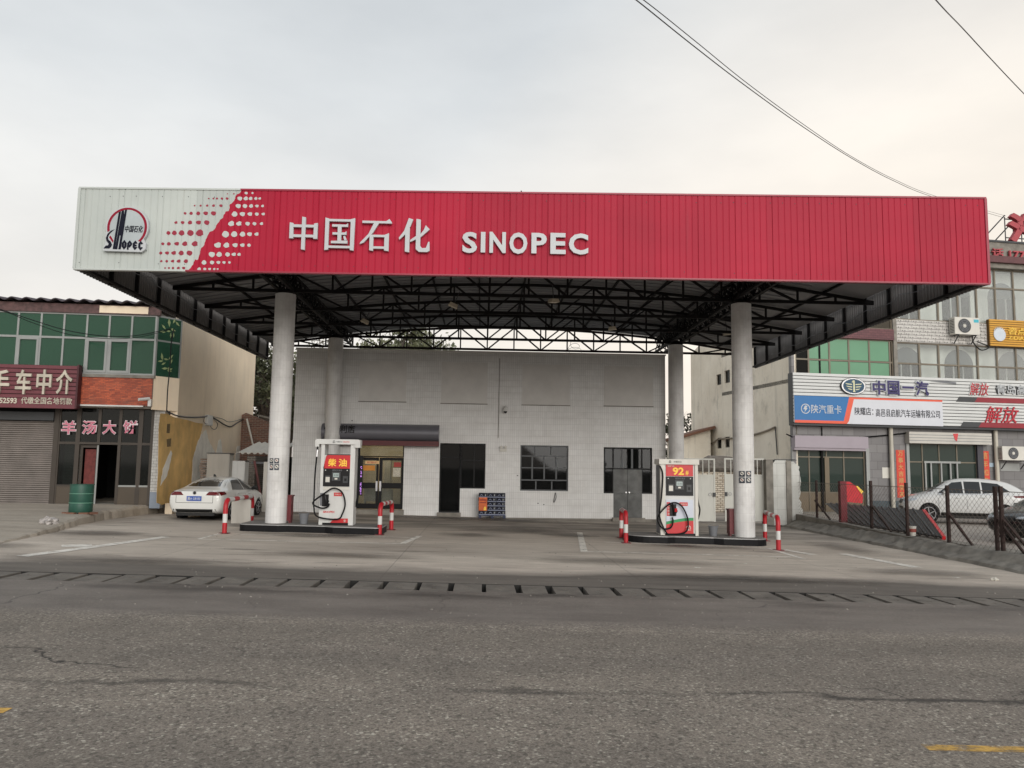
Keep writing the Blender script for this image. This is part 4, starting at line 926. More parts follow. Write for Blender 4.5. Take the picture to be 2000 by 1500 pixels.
# main double door with lit transom
a, b_, c_, d_ = door1; zt_ = S.at(740, 893)[1]; xm = S.at(739, 940)[0]
part('door_step', MB().box(a-.35, b_+.05, -.3, 0, BZ0, c_), CURB, shop)
tw = framed('transom_window', (a+.0, b_, zt_, d_), shop, BLKFR, .05, .06, GLASS)
for (l, r_) in ((a, xm), (xm, b_)):
    z1_, z2_ = S.at(740, 954)[1], S.at(740, 943)[1]
    dr = part('door', wall_mb(l+.01, r_-.01, c_+.02, zt_-.01, .06, .11, [(l+.13, r_-.1, c_+.22, z1_), (l+.13, r_-.1, z2_, zt_-.12)]), BLKFR, shop)
    part('pane', MB().box(l+.13, r_-.1, .08, .09, c_+.22, z1_), GLASS, dr); part('pane', MB().box(l+.13, r_-.1, .08, .09, z2_, zt_-.12), GLASS, dr)
    hx = r_-.07 if l == a else l+.07
    part('handle', MB().box(hx-.035, hx+.035, .02, .06, z1_-.1, z1_+.28), CHROME, dr)
q = S.rect(713, 900, 740, 906); st = solo('door_sticker', MB().box(q[0], q[1], BY+.05, BY+.06, q[2], q[3]), mat('sticker_yellow', srgb(232, 196, 140), .6), 'pale yellow strip sticker at the top of the left shop door leaf', 'sticker')
text(st, 'lettering', '推拉门请随手关门', (-.2, .2, .02, .1), -.008, -.005, RED, .01)
q = S.rect(709, 909, 732, 919); solo('orange_notice', MB().box(q[0], q[1], BY+.055, BY+.06, q[2], q[3]), mat('orange_paper', srgb(214, 140, 52), .6), 'orange paper notice on the left shop door leaf', 'notice')
q = S.rect(769, 903, 783, 912); solo('red_notice', MB().box(q[0], q[1], BY+.055, BY+.06, q[2], q[3]), mat('red_paper', srgb(170, 60, 54), .6), 'small dull red notice at the top of the right shop door leaf', 'notice')
q = S.rect(767, 914, 782, 931); solo('white_notice', MB().box(q[0], q[1], BY+.055, BY+.06, q[2], q[3]), mat('white_paper', srgb(206, 200, 184), .7, .5, 22), 'printed white paper on the right shop door leaf', 'notice')
# scrolling sign strip left of the door
p = S.rect(704, 905, 707, 965); led = thing('scrolling_sign', 'narrow upright scrolling lamp sign glowing pink and violet beside the diesel pump', 'sign', ((p[0]+p[1])/2, BY-.04, p[2]))
part('case', MB().box(-.06, .06, -.02, .03, -.05, p[3]-p[2]+.3), BLACK, led)
LEDM = emis('led_violet', srgb(214, 150, 250), 1.4)
for k in range(34):
    z_ = (k/34)*(p[3]-p[2])
    if 12 < k < 19: continue
    for j in range(3):
        if random.random() < .5: part('led', MB().box(-.028+j*.02, -.016+j*.02, -.026, -.02, z_, z_+.018), LEDM, led)
# things seen inside: shelves, chair, boxes
for u0, v0, u1, v1, col, nm, lab, dy in ((712, 952, 738, 992, srgb(190, 186, 176), 'white_shelf', 'pale shelf unit inside the left door leaf', 1.2), (742, 955, 766, 985, srgb(196, 190, 168), 'white_chair', 'pale table seen through the right door leaf', 1.4), (752, 900, 764, 945, srgb(176, 168, 150), 'door_post', 'pale upright post seen through the right shop door', 2.4)):
    F_ = Frame((0, BY+dy, 0), 0); a, b_, c_, d_ = F_.rect(u0, v0, u1, v1); z_ = BZ0+.33
    t_ = thing(nm, lab, nm.split('_')[1], ((a+b_)/2, BY+dy, z_)); hw = (b_-a)/2; m_ = mat(nm, col, .6)
    part('board', MB().box(-hw, hw, -.2, .2, d_-z_-.04, d_-z_), m_, t_); part('panel', MB().box(-hw, hw, -.21, -.19, max(.0, (d_-z_)*.45), d_-z_-.05), m_, t_)
    for sx_ in (-1, 1): part('leg', MB().box(sx_*hw-.02*sx_-.02, sx_*hw-.02*sx_+.02, -.2, .2, 0, d_-z_-.04), m_, t_)
# second door with side window
framed('door', LD, shop, BLKFR, .05, .09, DGLASS, (), (S.at(880, 893)[1],), .06)
framed('window', LW, shop, BLKFR, .05, .06, lambda i, j: DGLASS, (S.at(926, 920)[0],), (S.at(925, 899)[1],), .06)
a, b_, c_, d_ = rc(905, 869, 946, 896); part('blind', MB().box(a, b_, .13, .15, c_, d_), mat('pinkish_blind', srgb(120, 92, 92), .8, .3, 6), shop)
a, b_, c_, d_ = rc(904, 902, 922, 951); part('curtain', MB().box(a, b_, .13, .14, c_, d_), mat('grey_film', srgb(104, 104, 104), .7, .5, 5), shop)
part('threshold', MB().box(LD[0]-.05, LD[1]+.05, -.2, 0, BZ0, LD[2]), CURB, shop)
# barred window
a, b_, c_, d_ = win2; GF = mat('grey_window_frame', srgb(84, 87, 90), .5, .1)
w_ = framed('window', win2, shop, GF, .05, .08, DGLASS, (), (S.at(1063, 891)[1], S.at(1063, 938)[1]), .06)
for k in range(1, 4): part('mullion', MB().box(a+(b_-a)*k/4-.03, a+(b_-a)*k/4+.03, .04, .07, S.at(1063, 936)[1], S.at(1063, 893)[1]), GF, w_)
for k in (1, 2): part('mullion', MB().box(a+(b_-a)*(k*.33)-.025, a+(b_-a)*(k*.33)+.025, .045, .07, c_+.05, S.at(1063, 940)[1]), GF, w_)
part('mullion', MB().box(a+(b_-a)*.3-.02, a+(b_-a)*.3+.02, .045, .07, S.at(1063, 889)[1], d_-.05), GF, w_); part('mullion', MB().box(a+(b_-a)*.64-.02, a+(b_-a)*.64+.02, .045, .07, S.at(1063, 889)[1], d_-.05), GF, w_)
part('transom', MB().box(a+.05, b_-.05, .042, .066, S.at(1063, 914)[1]-.02, S.at(1063, 914)[1]+.02), GF, w_)
# grey sheet double door with small windows over it
e = framed('window', ent_u, shop, BLKFR, .06, .05, DGLASS, (S.at(1198, 900)[0], S.at(1254, 900)[0]), (S.at(1226, 916)[1],), .06)
part('green_board', MB().box(S.at(1256, 930)[0], ent_u[1]-.05, .15, .17, ent_u[2]+.03, S.at(1265, 918)[1]), mat('green_board', srgb(44, 74, 44), .6, .4, 5), shop)
for k in (1215.5, 1235): part('mullion', MB().box(S.at(k, 895)[0]-.04, S.at(k, 895)[0]+.04, .055, .09, S.at(1226, 915)[1], ent_u[3]-.03), GF, e)
a, b_ = ent_d[0], ent_d[1]; zt_ = S.at(1226, 917)[1]; xm = (a+b_)/2
for l, r_ in ((a, xm-.006), (xm+.006, b_)):
    dr = part('door_leaf', MB().box(l, r_, .03, .058, ent_d[2]+.02, zt_), DOORGREY, shop)
    hx = r_-.06 if r_ < xm else l+.06
    part('handle', MB().lathe([(.03, -.04), (.03, .0)], (hx, .03, (zt_+ent_d[2])/2+.05), 8, 'Y'), CHROME, dr)
part('threshold', MB().box(a-.05, b_+.1, -.15, 0, BZ0, ent_d[2]+.02), CURB, shop)
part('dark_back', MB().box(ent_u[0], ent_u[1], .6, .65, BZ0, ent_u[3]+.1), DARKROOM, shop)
# rounded awning sign
a, b_, c_, d_ = S.rect(627, 827, 857, 862, .5)
aw = thing('shop_awning', 'rounded grey metal awning sign over the shop door', 'sign', ((a+b_)/2, BY, 0))
hw = (b_-a)/2; zc_, hh_ = (c_+d_)/2, (d_-c_)/2
prof = [(-.03-.52*math.sin(R(k))**.8, zc_+hh_*math.cos(R(k))) for k in range(0, 181, 12)]
v = [(-hw, y_, z_) for y_, z_ in prof] + [(hw, y_, z_) for y_, z_ in prof]; n = len(prof)
body = part('canopy_shell', MB().add(v, [(i, n+i, n+i+1, i+1) for i in range(n-1)] + [tuple(range(n)), tuple(range(2*n-1, n-1, -1))]), AWN, aw, True)
part('soffit', MB().box(-hw, hw, -.5, 0, c_-.16, c_+.03), mat('awning_underside', srgb(92, 30, 34), .5, .2), aw)
for ch, u in (('便', 633), ('利', 663.5), ('店', 679)):
    q = S.rect(u, 830, u+14, 846, .57); xo = (a+b_)/2
    text(aw, 'lettering', ch, (q[0]-xo, q[1]-xo, q[2], q[3]), -.575, -.45, BLACK, .018)
# dome camera, emergency lamp, small wires
p = S.at(987, 798); t_ = thing('dome_camera', 'white dome security camera high on the shop wall above the blue boxes', 'camera', (p[0], BY, p[1]))
part('arm', MB().tube([(0, 0, .08), (0, -.25, .1), (0, -.25, .02)], .025, 8), WHITE, t_, True); part('dome', MB().lathe([(.02, -.16), (.075, -.12), (.09, -.05), (.1, .0), (.07, .05)], (0, -.25, 0), 14), WHITE, t_, True); part('lens', MB().lathe([(.02, -.2), (.06, -.175), (.07, -.13)], (0, -.25, 0), 12), BLACK, t_, True)
p = S.at(983, 876); t_ = thing('emergency_light', 'twin-headed white emergency light on the wall between the two windows', 'lamp', (p[0], BY, p[1]))
part('case', MB().box(-.13, .13, -.08, 0, -.12, 0), CREAM, t_)
for sx_ in (-.08, .08): part('lamp_head', MB().lathe([(.03, .02), (.055, -.08), (.05, -.09)], (sx_, -.03, .06), 12, 'Y'), CREAM, t_, True)
p = S.at(1085, 962); solo('hanging_wire', MB().tube(bez([(p[0], BY-.02, p[1]), (p[0]+.02, BY-.03, p[1]-.2), (p[0]-.07, BY-.03, p[1]-.38), (p[0]-.02, BY-.02, p[1]-.02)]), .012, 5), DGREY, 'short loop of cable hanging below the barred window', 'cable')
a_, b2_ = S.at(976, 700), S.at(973, 855); solo('wall_conduit', MB().tube([(a_[0], BY-.015, a_[1]), (b2_[0], BY-.015, b2_[1])], .012, 5), mat('stained_conduit', srgb(120, 112, 104), .7), 'thin conduit running down the shop wall beside the dome camera', 'pipe')
for k in range(14):
    u, v = random.uniform(600, 1290), random.uniform(800, 990); p = S.at(u, v)
    if any(h_[0]-.1 < p[0] < h_[1]+.1 and h_[2]-.1 < p[1] < h_[3]+.3 for h_ in holes): continue
    part('chipped_tile', MB().box(p[0]-.02, p[0]+.03, -.004, 0, p[1], p[1]+.035), DGREY, shop)

# ---- pallet with blue cartons and an orange poster
p0 = PY(934, 1006, 31.0); p1 = PY(987, 1009, 31.0); zt_ = PY(960, 963, 31.0).z
px0, px1 = p0.x, p1.x; gz = zg(px0)
pal = thing('pallet', 'low dark blue pallet under the blue cartons', 'pallet', ((px0+px1)/2, 31.2, gz)); hw = (px1-px0)/2
BLUE = mat('pallet_blue', srgb(20, 34, 72), .5, .15); CART = mat('carton_navy', srgb(14, 18, 36), .55, .15, spec=.2); CARE = mat('carton_edge', srgb(140, 148, 172), .5)
part('deck', MB().box(-hw, hw, -.22, .22, .1, .13), BLUE, pal)
for k in range(3): part('skid', MB().box(-hw+.02+k*(hw*.9), -hw+.12+k*(hw*.9), -.2, .2, 0, .1), BLUE, pal)
rows_ = ('bottom', 'second', 'middle', 'fourth', 'top'); hB = (zt_-gz-.13)/5; wB = (px1-px0)/3
for r_ in range(5):
    for k in range(3):
        lab = 'navy printed drinks carton, %s row, %s column of the stack by the shop wall' % (rows_[r_], ('left', 'centre', 'right')[k])
        if k == 0 and 0 < r_ < 4: lab = 'navy drinks carton behind the orange poster, %s row of the stack' % rows_[r_]
        t_ = thing('drinks_carton', lab, 'carton', (px0+wB*(k+.5)+random.uniform(-.01, .01), 31.2, gz+.13+hB*r_), random.uniform(-.03, .03), 'navy drinks cartons stacked on the pallet')
        part('box', MB().box(-wB/2+.004, wB/2-.004, -.2, .2, .028, hB-.004), CART, t_); part('tray', MB().box(-wB/2+.002, wB/2-.002, -.204, .204, 0, .028), CARE, t_)
        sw = [(wB*(-.34+.32*i/8), hB*(.38+.3*math.sin(math.pi*i/8))) for i in range(9)]
        part('print', MB().prism(sw+[(x_, z_-.022) for x_, z_ in sw[::-1]], -.203, -.2), CARE, t_)
        part('print', MB().prism([(wB*.2, .05), (wB*.28, .05), (wB*.27, hB*.6), (wB*.24, hB*.85), (wB*.21, hB*.6)], -.203, -.2), LETT, t_)
        part('print', MB().box(wB*.38, wB*.42, -.203, -.2, hB*.35, hB*.85), GREYP, t_)
ps = thing('price_poster', 'orange price poster hung on the left of the blue carton stack', 'poster', (px0+wB*.5, 30.985, gz+.13+hB*.95))
part('sheet', MB().box(-wB*.46, wB*.46, -.006, 0, 0, hB*3.05), mat('orange_poster', srgb(214, 104, 50), .6, .25, 9), ps)
part('print', MB().box(-wB*.38, wB*.4, -.009, -.006, hB*2.3, hB*2.6), mat('poster_red', srgb(150, 36, 30), .6), ps); part('print', MB().box(-wB*.38, wB*.36, -.009, -.006, hB*1.75, hB*1.95), mat('poster_red', (0, 0, 0)), ps)
part('print', MB().prism([(wB*.08, .02), (wB*.38, .02), (wB*.36, hB*.8), (wB*.2, hB*1.0), (wB*.1, hB*.6)], -.009, -.006), YEL, ps)

# ================================================================ LEFT SHOPS
p = PY(305, 988, 27.5); LF = Frame((p.x, p.y, 0), 4)
lb = thing('two_storey_shop', 'two storey shop house with green glazed upper floor left of the canopy', 'building', (p.x, p.y, 0), R(4))
GGL = glassmat('green_glass', (.13, .36, .23), .6, .04, .5)
ALU = mat('aluminium_frame', srgb(150, 152, 150), .45, .1, met=.2); BROWN = mat('brown_frame', srgb(62, 54, 46), .5, .15)
TW = brickmat('white_wall_tile', srgb(205, 205, 202), srgb(190, 190, 188), srgb(120, 118, 114), .2, .1, .006, 'XZ', .5, dirt=.4)
CREAMW = mat('cream_render', srgb(244, 226, 200), .9, .1, .7, .3, 20, dirt=.28, dirtcol=(.5, .4, .3))
gz0 = zg(-11)+.3                       # pavement level here
x_ = lambda u, v, d=0: LF.at(u, v, d)[0]
z_l = lambda u, v, d=0: LF.at(u, v, d)[1]
BR = x_(304, 680); BL = BR-13.0
zs, zt1, zw = z_l(230, 732), z_l(230, 662), z_l(230, 614)
# upper floor: sun-room front in green glass
ms_ = [x_(u, 667) for u in (303, 256, 212, 168, 123, 78, 33, -12, -57, -100, -145)]
gf = part('glazed_front', wall_mb(BL, BR, zs, zw, -.0, .08, [(BL+.06, BR-.06, zs+.06, zw-.05)]), ALU, lb)
for k, xm in enumerate(ms_[1:]):
    part('mullion', MB().box(xm-.03, xm+.03, -.004, .084, zs+.06, zw-.05), ALU, gf)
part('transom', MB().box(BL, BR-.06, -.006, .07, zt1-.035, zt1+.035), ALU, gf)
xs = ms_ + [BL]
for k in range(len(xs)-1):
    for a, b_ in ((zs+.06, zt1-.035), (zt1+.035, zw-.05)):
        if xs[k+1] >= xs[k]: continue
        part('pane', MB().box(xs[k+1]+.03, xs[k]-.03, .03, .045, a, b_), GGL, gf)
for k in (1, 2, 5):                    # sliding sashes with thicker frames
    a, b_ = xs[k+1]+.03, xs[k]-.03
    part('sash', wall_mb(a, b_, zs+.06, zt1-.035, -.02, .03, [(a+.07, b_-.07, zs+.14, zt1-.1)]), ALU, gf)
# the room behind the glass: inner wall with windows, slab, ceiling
GIN = brickmat('pale_green_tile', srgb(182, 200, 184), srgb(168, 190, 172), srgb(110, 130, 115), .3, .2, .01, 'XZ', .5)
ih = [(BR-1.6-k*3.1, BR-.3-k*3.1, zs+.35, zw-.35) for k in range(4)]
inw = part('inner_wall', wall_mb(BL, BR+.0, zs-.3, zw+.2, 1.3, 1.45, ih), GIN, lb)
for h_ in ih: framed('window', h_, lb, WHITE, .07, 1.33, DGLASS, ((h_[0]+h_[1])/2,), ())
part('room_back', MB().box(BL, BR, 1.9, 2.0, zs-.3, zw+.2), DARKROOM, lb)
part('floor_slab', MB().box(BL, BR, .1, 9, zs-.32, zs-.02), CURB, lb)
part('ceiling_slab', MB().box(BL, BR, .09, 9, zw, zw+.15), CURB, lb)
# bay return, splayed back to the side wall
rx, ry_ = .62, .75
def splay(nm, z0, z1, m_, t0=0., t1=1., th=.05):
    a = (BR+rx*t0, ry_*t0); b_ = (BR+rx*t1, ry_*t1); n = Vector((ry_, -rx, 0)).normalized()*th
    return part(nm, MB().slab([a, b_, (b_[0]-n.x, b_[1]-n.y), (a[0]-n.x, a[1]-n.y)], z0, z1), m_, lb)
splay('pane', zs, zt1-.03, GGL, .06, .94, .02); splay('pane', zt1+.03, zw-.04, GGL, .06, .94, .02)
splay('transom', zt1-.03, zt1+.03, ALU); splay('mullion', zs, zw, ALU, 0, .06, .07); splay('mullion', zs, zw, ALU, .94, 1., .07); splay('head_rail', zw-.04, zw+.02, ALU); splay('bay_side', z_l(305, 800), zs, CREAMW)
# pale leaf-shaped patches on the corner glass
LEAFS = mat('leaf_patch', srgb(150, 164, 116), .6, .2, 8)
for zc_, n_ in ((zt1+.45, 9), (zs+.45, 10)):
    for k in range(n_):
        t_ = random.uniform(.2, .8); a = random.uniform(0, 6.28); ln = random.uniform(.1, .2); z0 = zc_+random.uniform(-.3, .3)
        c_ = Vector((BR+rx*t_, ry_*t_, z0)) + Vector((ry_, -rx, 0)).normalized()*.012; d = Vector((rx, ry_, 0)).normalized()
        q = [c_+d*ln*math.cos(a+b_)*f+Vector((0, 0, ln*math.sin(a+b_)*f)) for b_, f in ((0, 1), (1.2, .3), (math.pi, .6), (-1.2, .3))]
        part('leaf_patch', MB().add(q, [(0, 1, 2, 3)]), LEAFS, lb)
# fascia strip and corrugated roof edge
PAT = mat('speckled_maroon', srgb(92, 66, 64), .6, .5, 9); zf0, zf1 = zw+.0, z_l(150, 594)
part('eaves_band', MB().box(BL, BR+.1, -.06, .06, zf0, zf1), PAT, lb); a, b_ = x_(196, 604), x_(291, 608)
part('bare_strip', MB().box(a, b_, -.072, -.06, zf0+.03, zf1-.03), CREAMW, lb)
mb = MB(); xs = []; x = BL; k = 0
nn = int((BR+.15-BL)/.0575)
for i in range(nn+1): xs.append((BL+i*.0575, .045*math.sin(i*math.pi/4)))
n = len(xs); zr0 = zf1+.06
mb.add([(x, -.3, zr0+h) for x, h in xs] + [(x, 9, zr0+1.1+h) for x, h in xs] + [(x, -.3, zr0+h+.035) for x, h in xs] + [(x, 9, zr0+1.1+h+.035) for x, h in xs],
       [f for i in range(n-1) for f in ((i, n+i, n+i+1, i+1), (2*n+i, 2*n+i+1, 3*n+i+1, 3*n+i), (i, i+1, 2*n+i+1, 2*n+i))])
part('corrugated_roof', mb, mat('asbestos_grey', srgb(74, 68, 74), .85, .3, 3), lb, True)
# band under the windows: orange tile pattern
zo0 = z_l(225, 793); ORT = brickmat('orange_tile', srgb(198, 94, 58), srgb(146, 62, 40), srgb(126, 72, 54), .17, .055, .006, 'XZ', .37, dirt=.45, dirtsc=(1.8, 1.8, 3.5), rot=R(-7))
part('tiled_band', MB().box(x_(140, 765), x_(297, 768), -.02, .12, zo0+.03, zs-.1), ORT, lb)
part('window_sill', MB().box(BL, BR+.04, -.07, .12, zs-.1, zs), CURB, lb)
part('stained_edge', MB().box(x_(297, 768), BR, -.015, .12, zo0+.03, zs-.1), mat('stained_render', srgb(112, 92, 84), .9, .4, 6), lb)
part('white_ledge', MB().box(x_(150, 793), x_(280, 794), -.05, .1, zo0-.02, zo0+.03), WHITE, lb)
part('overhang_soffit', MB().box(BL, BR+.0, .12, .9, zo0-.06, zo0+.02), CURB, lb)
# ---- signboard
a, b_, c_, d_ = LF.rect(-120, 711, 151, 794, .3)
sg = thing('dealer_signboard', 'maroon ribbed signboard with pale Chinese lettering on the left shop front', 'sign', tuple(LF.o + LF.d*b_ - LF.n*.3), R(4))
MAR = mat('maroon_slat', srgb(108, 52, 60), .5, .15); MARD = mat('maroon_dark', srgb(70, 28, 34), .6, .2); OFFW = mat('brushed_pale', srgb(196, 188, 172), .4, .25, 3, met=.15)
W_ = b_-a; part('backing', MB().box(-W_, 0, .02, .2, c_, d_), MARD, sg)
nsl = 10
for k in range(nsl):
    if k < 2: continue
    z0 = c_+(d_-c_)*k/nsl; part('slat', MB().box(-W_, -.02, -.02, .02, z0+.02, c_+(d_-c_)*(k+1)/nsl-.012), MAR, sg)
part('lower_board', MB().box(-W_, -.02, -.02, .02, c_+.03, c_+(d_-c_)*.2), MAR, sg)
part('edge_frame', MB().box(-.02, .04, -.05, .22, c_-.02, d_+.03), MARD, sg); part('edge_frame', MB().box(-W_, -.02, -.05, .22, c_-.03, c_+.03), MAR, sg)
for ch, u0, u1 in (('二', -70, -35), ('手', -20, 19), ('车', 31, 62), ('中', 72, 101), ('介', 110, 142)):
    q = LF.rect(u0, 722, u1, 770, .36); text(sg, 'character', ch, (q[0]-b_, q[1]-b_, q[2], q[3]), -.1, -.02, OFFW, .022)
q = LF.rect(-42, 776.5, 33, 787.5, .34); text(sg, 'lettering', '52593', (LF.rect(-1, 776, 33, 788, .34)[0]-b_, q[1]-b_, q[2], q[3]), -.05, -.02, OFFW, .03)
q = LF.rect(41, 776, 141, 789.5, .34); text(sg, 'lettering', '代缴全国各地罚款', (q[0]-b_, q[1]-b_, q[2], q[3]), -.05, -.02, OFFW, .01)
# ---- ground floor, set back under the overhang
GS = .45; G = lambda u, v: LF.at(u, v, -GS)
def gr(u0, v0, u1, v1): return LF.rect(u0, v0, u1, v1, -GS)
zgf = gz0; ztop = zo0-.06
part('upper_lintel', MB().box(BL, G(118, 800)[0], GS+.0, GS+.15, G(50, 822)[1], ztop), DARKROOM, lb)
sh = gr(-60, 820, 101, 980); sh = (BL, sh[1], sh[2], sh[3]); SHM = mat('shutter_grey', srgb(126, 118, 112), .5, .2, 2, met=.3, dirt=.3)
st_ = part('shutter', MB().box(sh[0], sh[1], GS+.1, GS+.14, zgf, sh[3]), SHM, lb)
nsl = 40
for k in range(nsl):
    z0 = zgf+(sh[3]-zgf)*k/nsl; z1 = zgf+(sh[3]-zgf)*(k+1)/nsl
    part('shutter_slat', MB().add([(sh[0], GS+.1, z0), (sh[1], GS+.1, z0), (sh[1], GS+.06, z0+.012), (sh[0], GS+.06, z0+.012), (sh[1], GS+.07, z1-.02), (sh[0], GS+.07, z1-.02), (sh[1], GS+.1, z1), (sh[0], GS+.1, z1)], [(0, 1, 2, 3), (3, 2, 4, 5), (5, 4, 6, 7)]), SHM, st_)
part('shutter_box', MB().box(sh[0], sh[1], GS-.1, GS+.1, sh[3], sh[3]+.28), DGREY, lb)
# shop front of the eatery
x0, x1 = G(109, 900)[0], G(297, 900)[0]; zk = G(200, 949)[1]; zd = G(200, 866)[1]
vx = [G(u, 866)[0] for u in (113, 151, 192, 233, 273, 296)]
part('post', MB().box(sh[1], vx[0]-.0, GS-.02, GS+.1, zgf, ztop), BROWN, lb)
for k, xm in enumerate(vx):
    w2_ = .05 if k not in (1, 4) else .07
    part('mullion', MB().box(xm-w2_, xm+w2_, GS, GS+.08, zd if k in (2,) else zgf, ztop), BROWN, lb)
part('transom', MB().box(vx[0], vx[5], GS-.004, GS+.076, zd-.04, zd+.04), BROWN, lb)
for k in range(5): part('pane', MB().box(vx[k]+.06, vx[k+1]-.06, GS+.03, GS+.045, zd+.04, ztop), glassmat('eatery_glass', (.34, .38, .36), .85, .05, .12) if 'eatery_glass' not in MATS else MATS['eatery_glass'], lb)
EG = MATS['eatery_glass']
for k in (0, 3, 4):
    part('pane', MB().box(vx[k]+.06, vx[k+1]-.06, GS+.03, GS+.045, zk, zd-.04), EG, lb)
    part('kick_panel', MB().box(vx[k]+.05, vx[k+1]-.05, GS+.01, GS+.06, zgf, zk), mat('kick_brown', srgb(78, 68, 56), .5, .15), lb)
    part('rail', MB().box(vx[k]+.05, vx[k+1]-.05, GS-.002, GS+.07, zk-.03, zk+.03), BROWN if k == 0 else ALU, lb)
part('door', wall_mb(vx[1]+.08, vx[1]+.08+(vx[3]-vx[1])*.42, zgf+.02, zd-.06, GS+.1, GS+.14, [(vx[1]+.16, vx[1]+.02+(vx[3]-vx[1])*.42, zgf+.35, zd-.15)]), BROWN, lb)
part('door_edge', MB().box(vx[1]+.05+(vx[3]-vx[1])*.42, vx[1]+.1+(vx[3]-vx[1])*.42, GS+.08, GS+.12, zgf+.02, zd-.06), ALU, lb)
part('red_curtain', MB().box(vx[1]+.2, vx[1]+.02+(vx[3]-vx[1])*.4, GS+.2, GS+.22, zgf+.5, zd-.2), mat('dull_red_cloth', srgb(110, 52, 48), .8, .4, 8), lb)
part('room_side', MB().box(vx[0]-.1, vx[0]-.0, GS+.1, 5, zgf, ztop), DARKROOM, lb); part('room_back', MB().box(vx[0], vx[5], 4.9, 5, zgf, ztop), DARKROOM, lb); part('room_ceiling', MB().box(vx[0], vx[5], GS+.1, 5, ztop, ztop+.03), DARKROOM, lb)
part('inner_pier', MB().box(vx[0]+.0, vx[1]-.1, 1.0, 1.2, zgf, ztop-.9), TW, lb); part('inner_pier', MB().box(vx[4]+.15, vx[5]+.2, 1.0, 1.2, zgf, zd), TW, lb)
part('floor', MB().box(vx[0], vx[5], GS+.1, 5, zgf-.02, zgf+.03), CURB, lb)
pr = gr(296, 805, 311, 955); part('tiled_pier', MB().box(vx[5]+.05, BR+.3, GS-.02, GS+.5, zgf+.45, ztop), TW, lb)
part('pier_base', MB().box(vx[5]+.05, BR+.3, GS-.025, GS+.5, zgf-.1, zgf+.45), mat('blue_grey_tile', srgb(132, 142, 156), .5, .15), lb)
PINKS = mat('pink_acrylic', srgb(206, 118, 140), .4, .1); WOUT = mat('white_outline', srgb(235, 222, 226), .5)
ng = thing('eatery_lettering', 'pink Chinese characters with white outlines over the eatery door', 'sign', tuple(LF.o + LF.n*GS), R(4))
for ch, u0, u1 in (('羊', 121, 151), ('汤', 161, 191), ('大', 201, 229), ('饼', 241, 271)):
    q = gr(u0, 821, u1, 849); 
    part('outline', text_mb(ch, q[0], q[1], q[2], q[3], -.06, -.05, .04), WOUT, ng)
    d2 = .025; part('character', text_mb(ch, q[0]+d2, q[1]-d2, q[2]+d2, q[3]-d2, -.085, -.058, .012), PINKS, ng)
p = LF.at(290, 781, .1); cm = thing('wall_camera', 'white bullet security camera at the corner of the orange tiled band', 'camera', tuple(LF.o+LF.d*p[0]-LF.n*.1+Vector((0, 0, p[1]))), R(4))
part('body', MB().tube([(.05, -.05, .04), (-.22, -.3, -.02)], .05, 8), WHITE, cm, True); part('bracket', MB().box(0, .1, -.06, .1, -.22, .02), WHITE, cm)
# side wall with cream render
FWn = LF.o + LF.d*(BR+rx) + LF.n*ry_
SW = Frame((FWn.x, FWn.y, 0), 94)
sw_len = 12.2; zwt = 7.9
sw = part('side_wall', MB().box(BR+rx-.24, BR+rx, ry_, ry_+sw_len, gz0-.4, zwt), CREAMW, lb)
part('back_wall', MB().box(BL, BR+rx-.24, ry_+sw_len-.24, ry_+sw_len, gz0-.4, zwt), CREAMW, lb)
def sidepoly(nm, px, off, m_, jit=0):
    q = []
    for i in range(len(px)):
        (ua, va), (ub, vb) = px[i], px[(i+1) % len(px)]
        n = 6 if jit else 1
        for k in range(n):
            s_, z = SW.at(ua+(ub-ua)*k/n, va+(vb-va)*k/n); q.append((s_+random.uniform(-jit, jit)*1.6, z+random.uniform(-jit, jit)))
    mb = MB().prism(q, -off, 0); mb.v = [(BR+rx-y, ry_+s_, z) for s_, y, z in mb.v]
    mb.f = [f[::-1] for f in mb.f]
    return part(nm, mb, m_, lb)
OCH = mat('ochre_wash', srgb(230, 190, 122), .9, .25, 1.6, .3, 20, dirt=.4, dirtcol=(.36, .27, .15))
sidepoly('ochre_patch', [(312, 806), (396, 828), (392, 850), (384, 868), (376, 900), (371, 984), (306, 984)], .004, OCH, .035)
sidepoly('white_patch', [(392, 850), (402, 838), (408, 862), (420, 884), (408, 900), (405, 975), (371, 984), (376, 900), (384, 868)], .007, mat('lime_plaster', srgb(242, 238, 228), .9, .15, 3), .03)
sidepoly('white_patch', [(426, 860), (431, 858), (436, 900), (420, 900)], .006, MATS['lime_plaster'], .02); sidepoly('white_patch', [(463, 872), (469, 870), (471, 900), (458, 900)], .006, MATS['lime_plaster'], .02)
sidepoly('white_patch', [(333, 880), (336, 885), (326, 930), (313, 948), (318, 915)], .008, MATS['lime_plaster'], .02)
sidepoly('faded_lettering', [(326, 828), (332, 828), (331, 846), (325, 846)], .0075, mat('faded_grey', srgb(126, 106, 74), .9, .5, 30)); sidepoly('faded_lettering', [(325, 858), (334, 856), (333, 872), (326, 873)], .0075, MATS['faded_grey'])
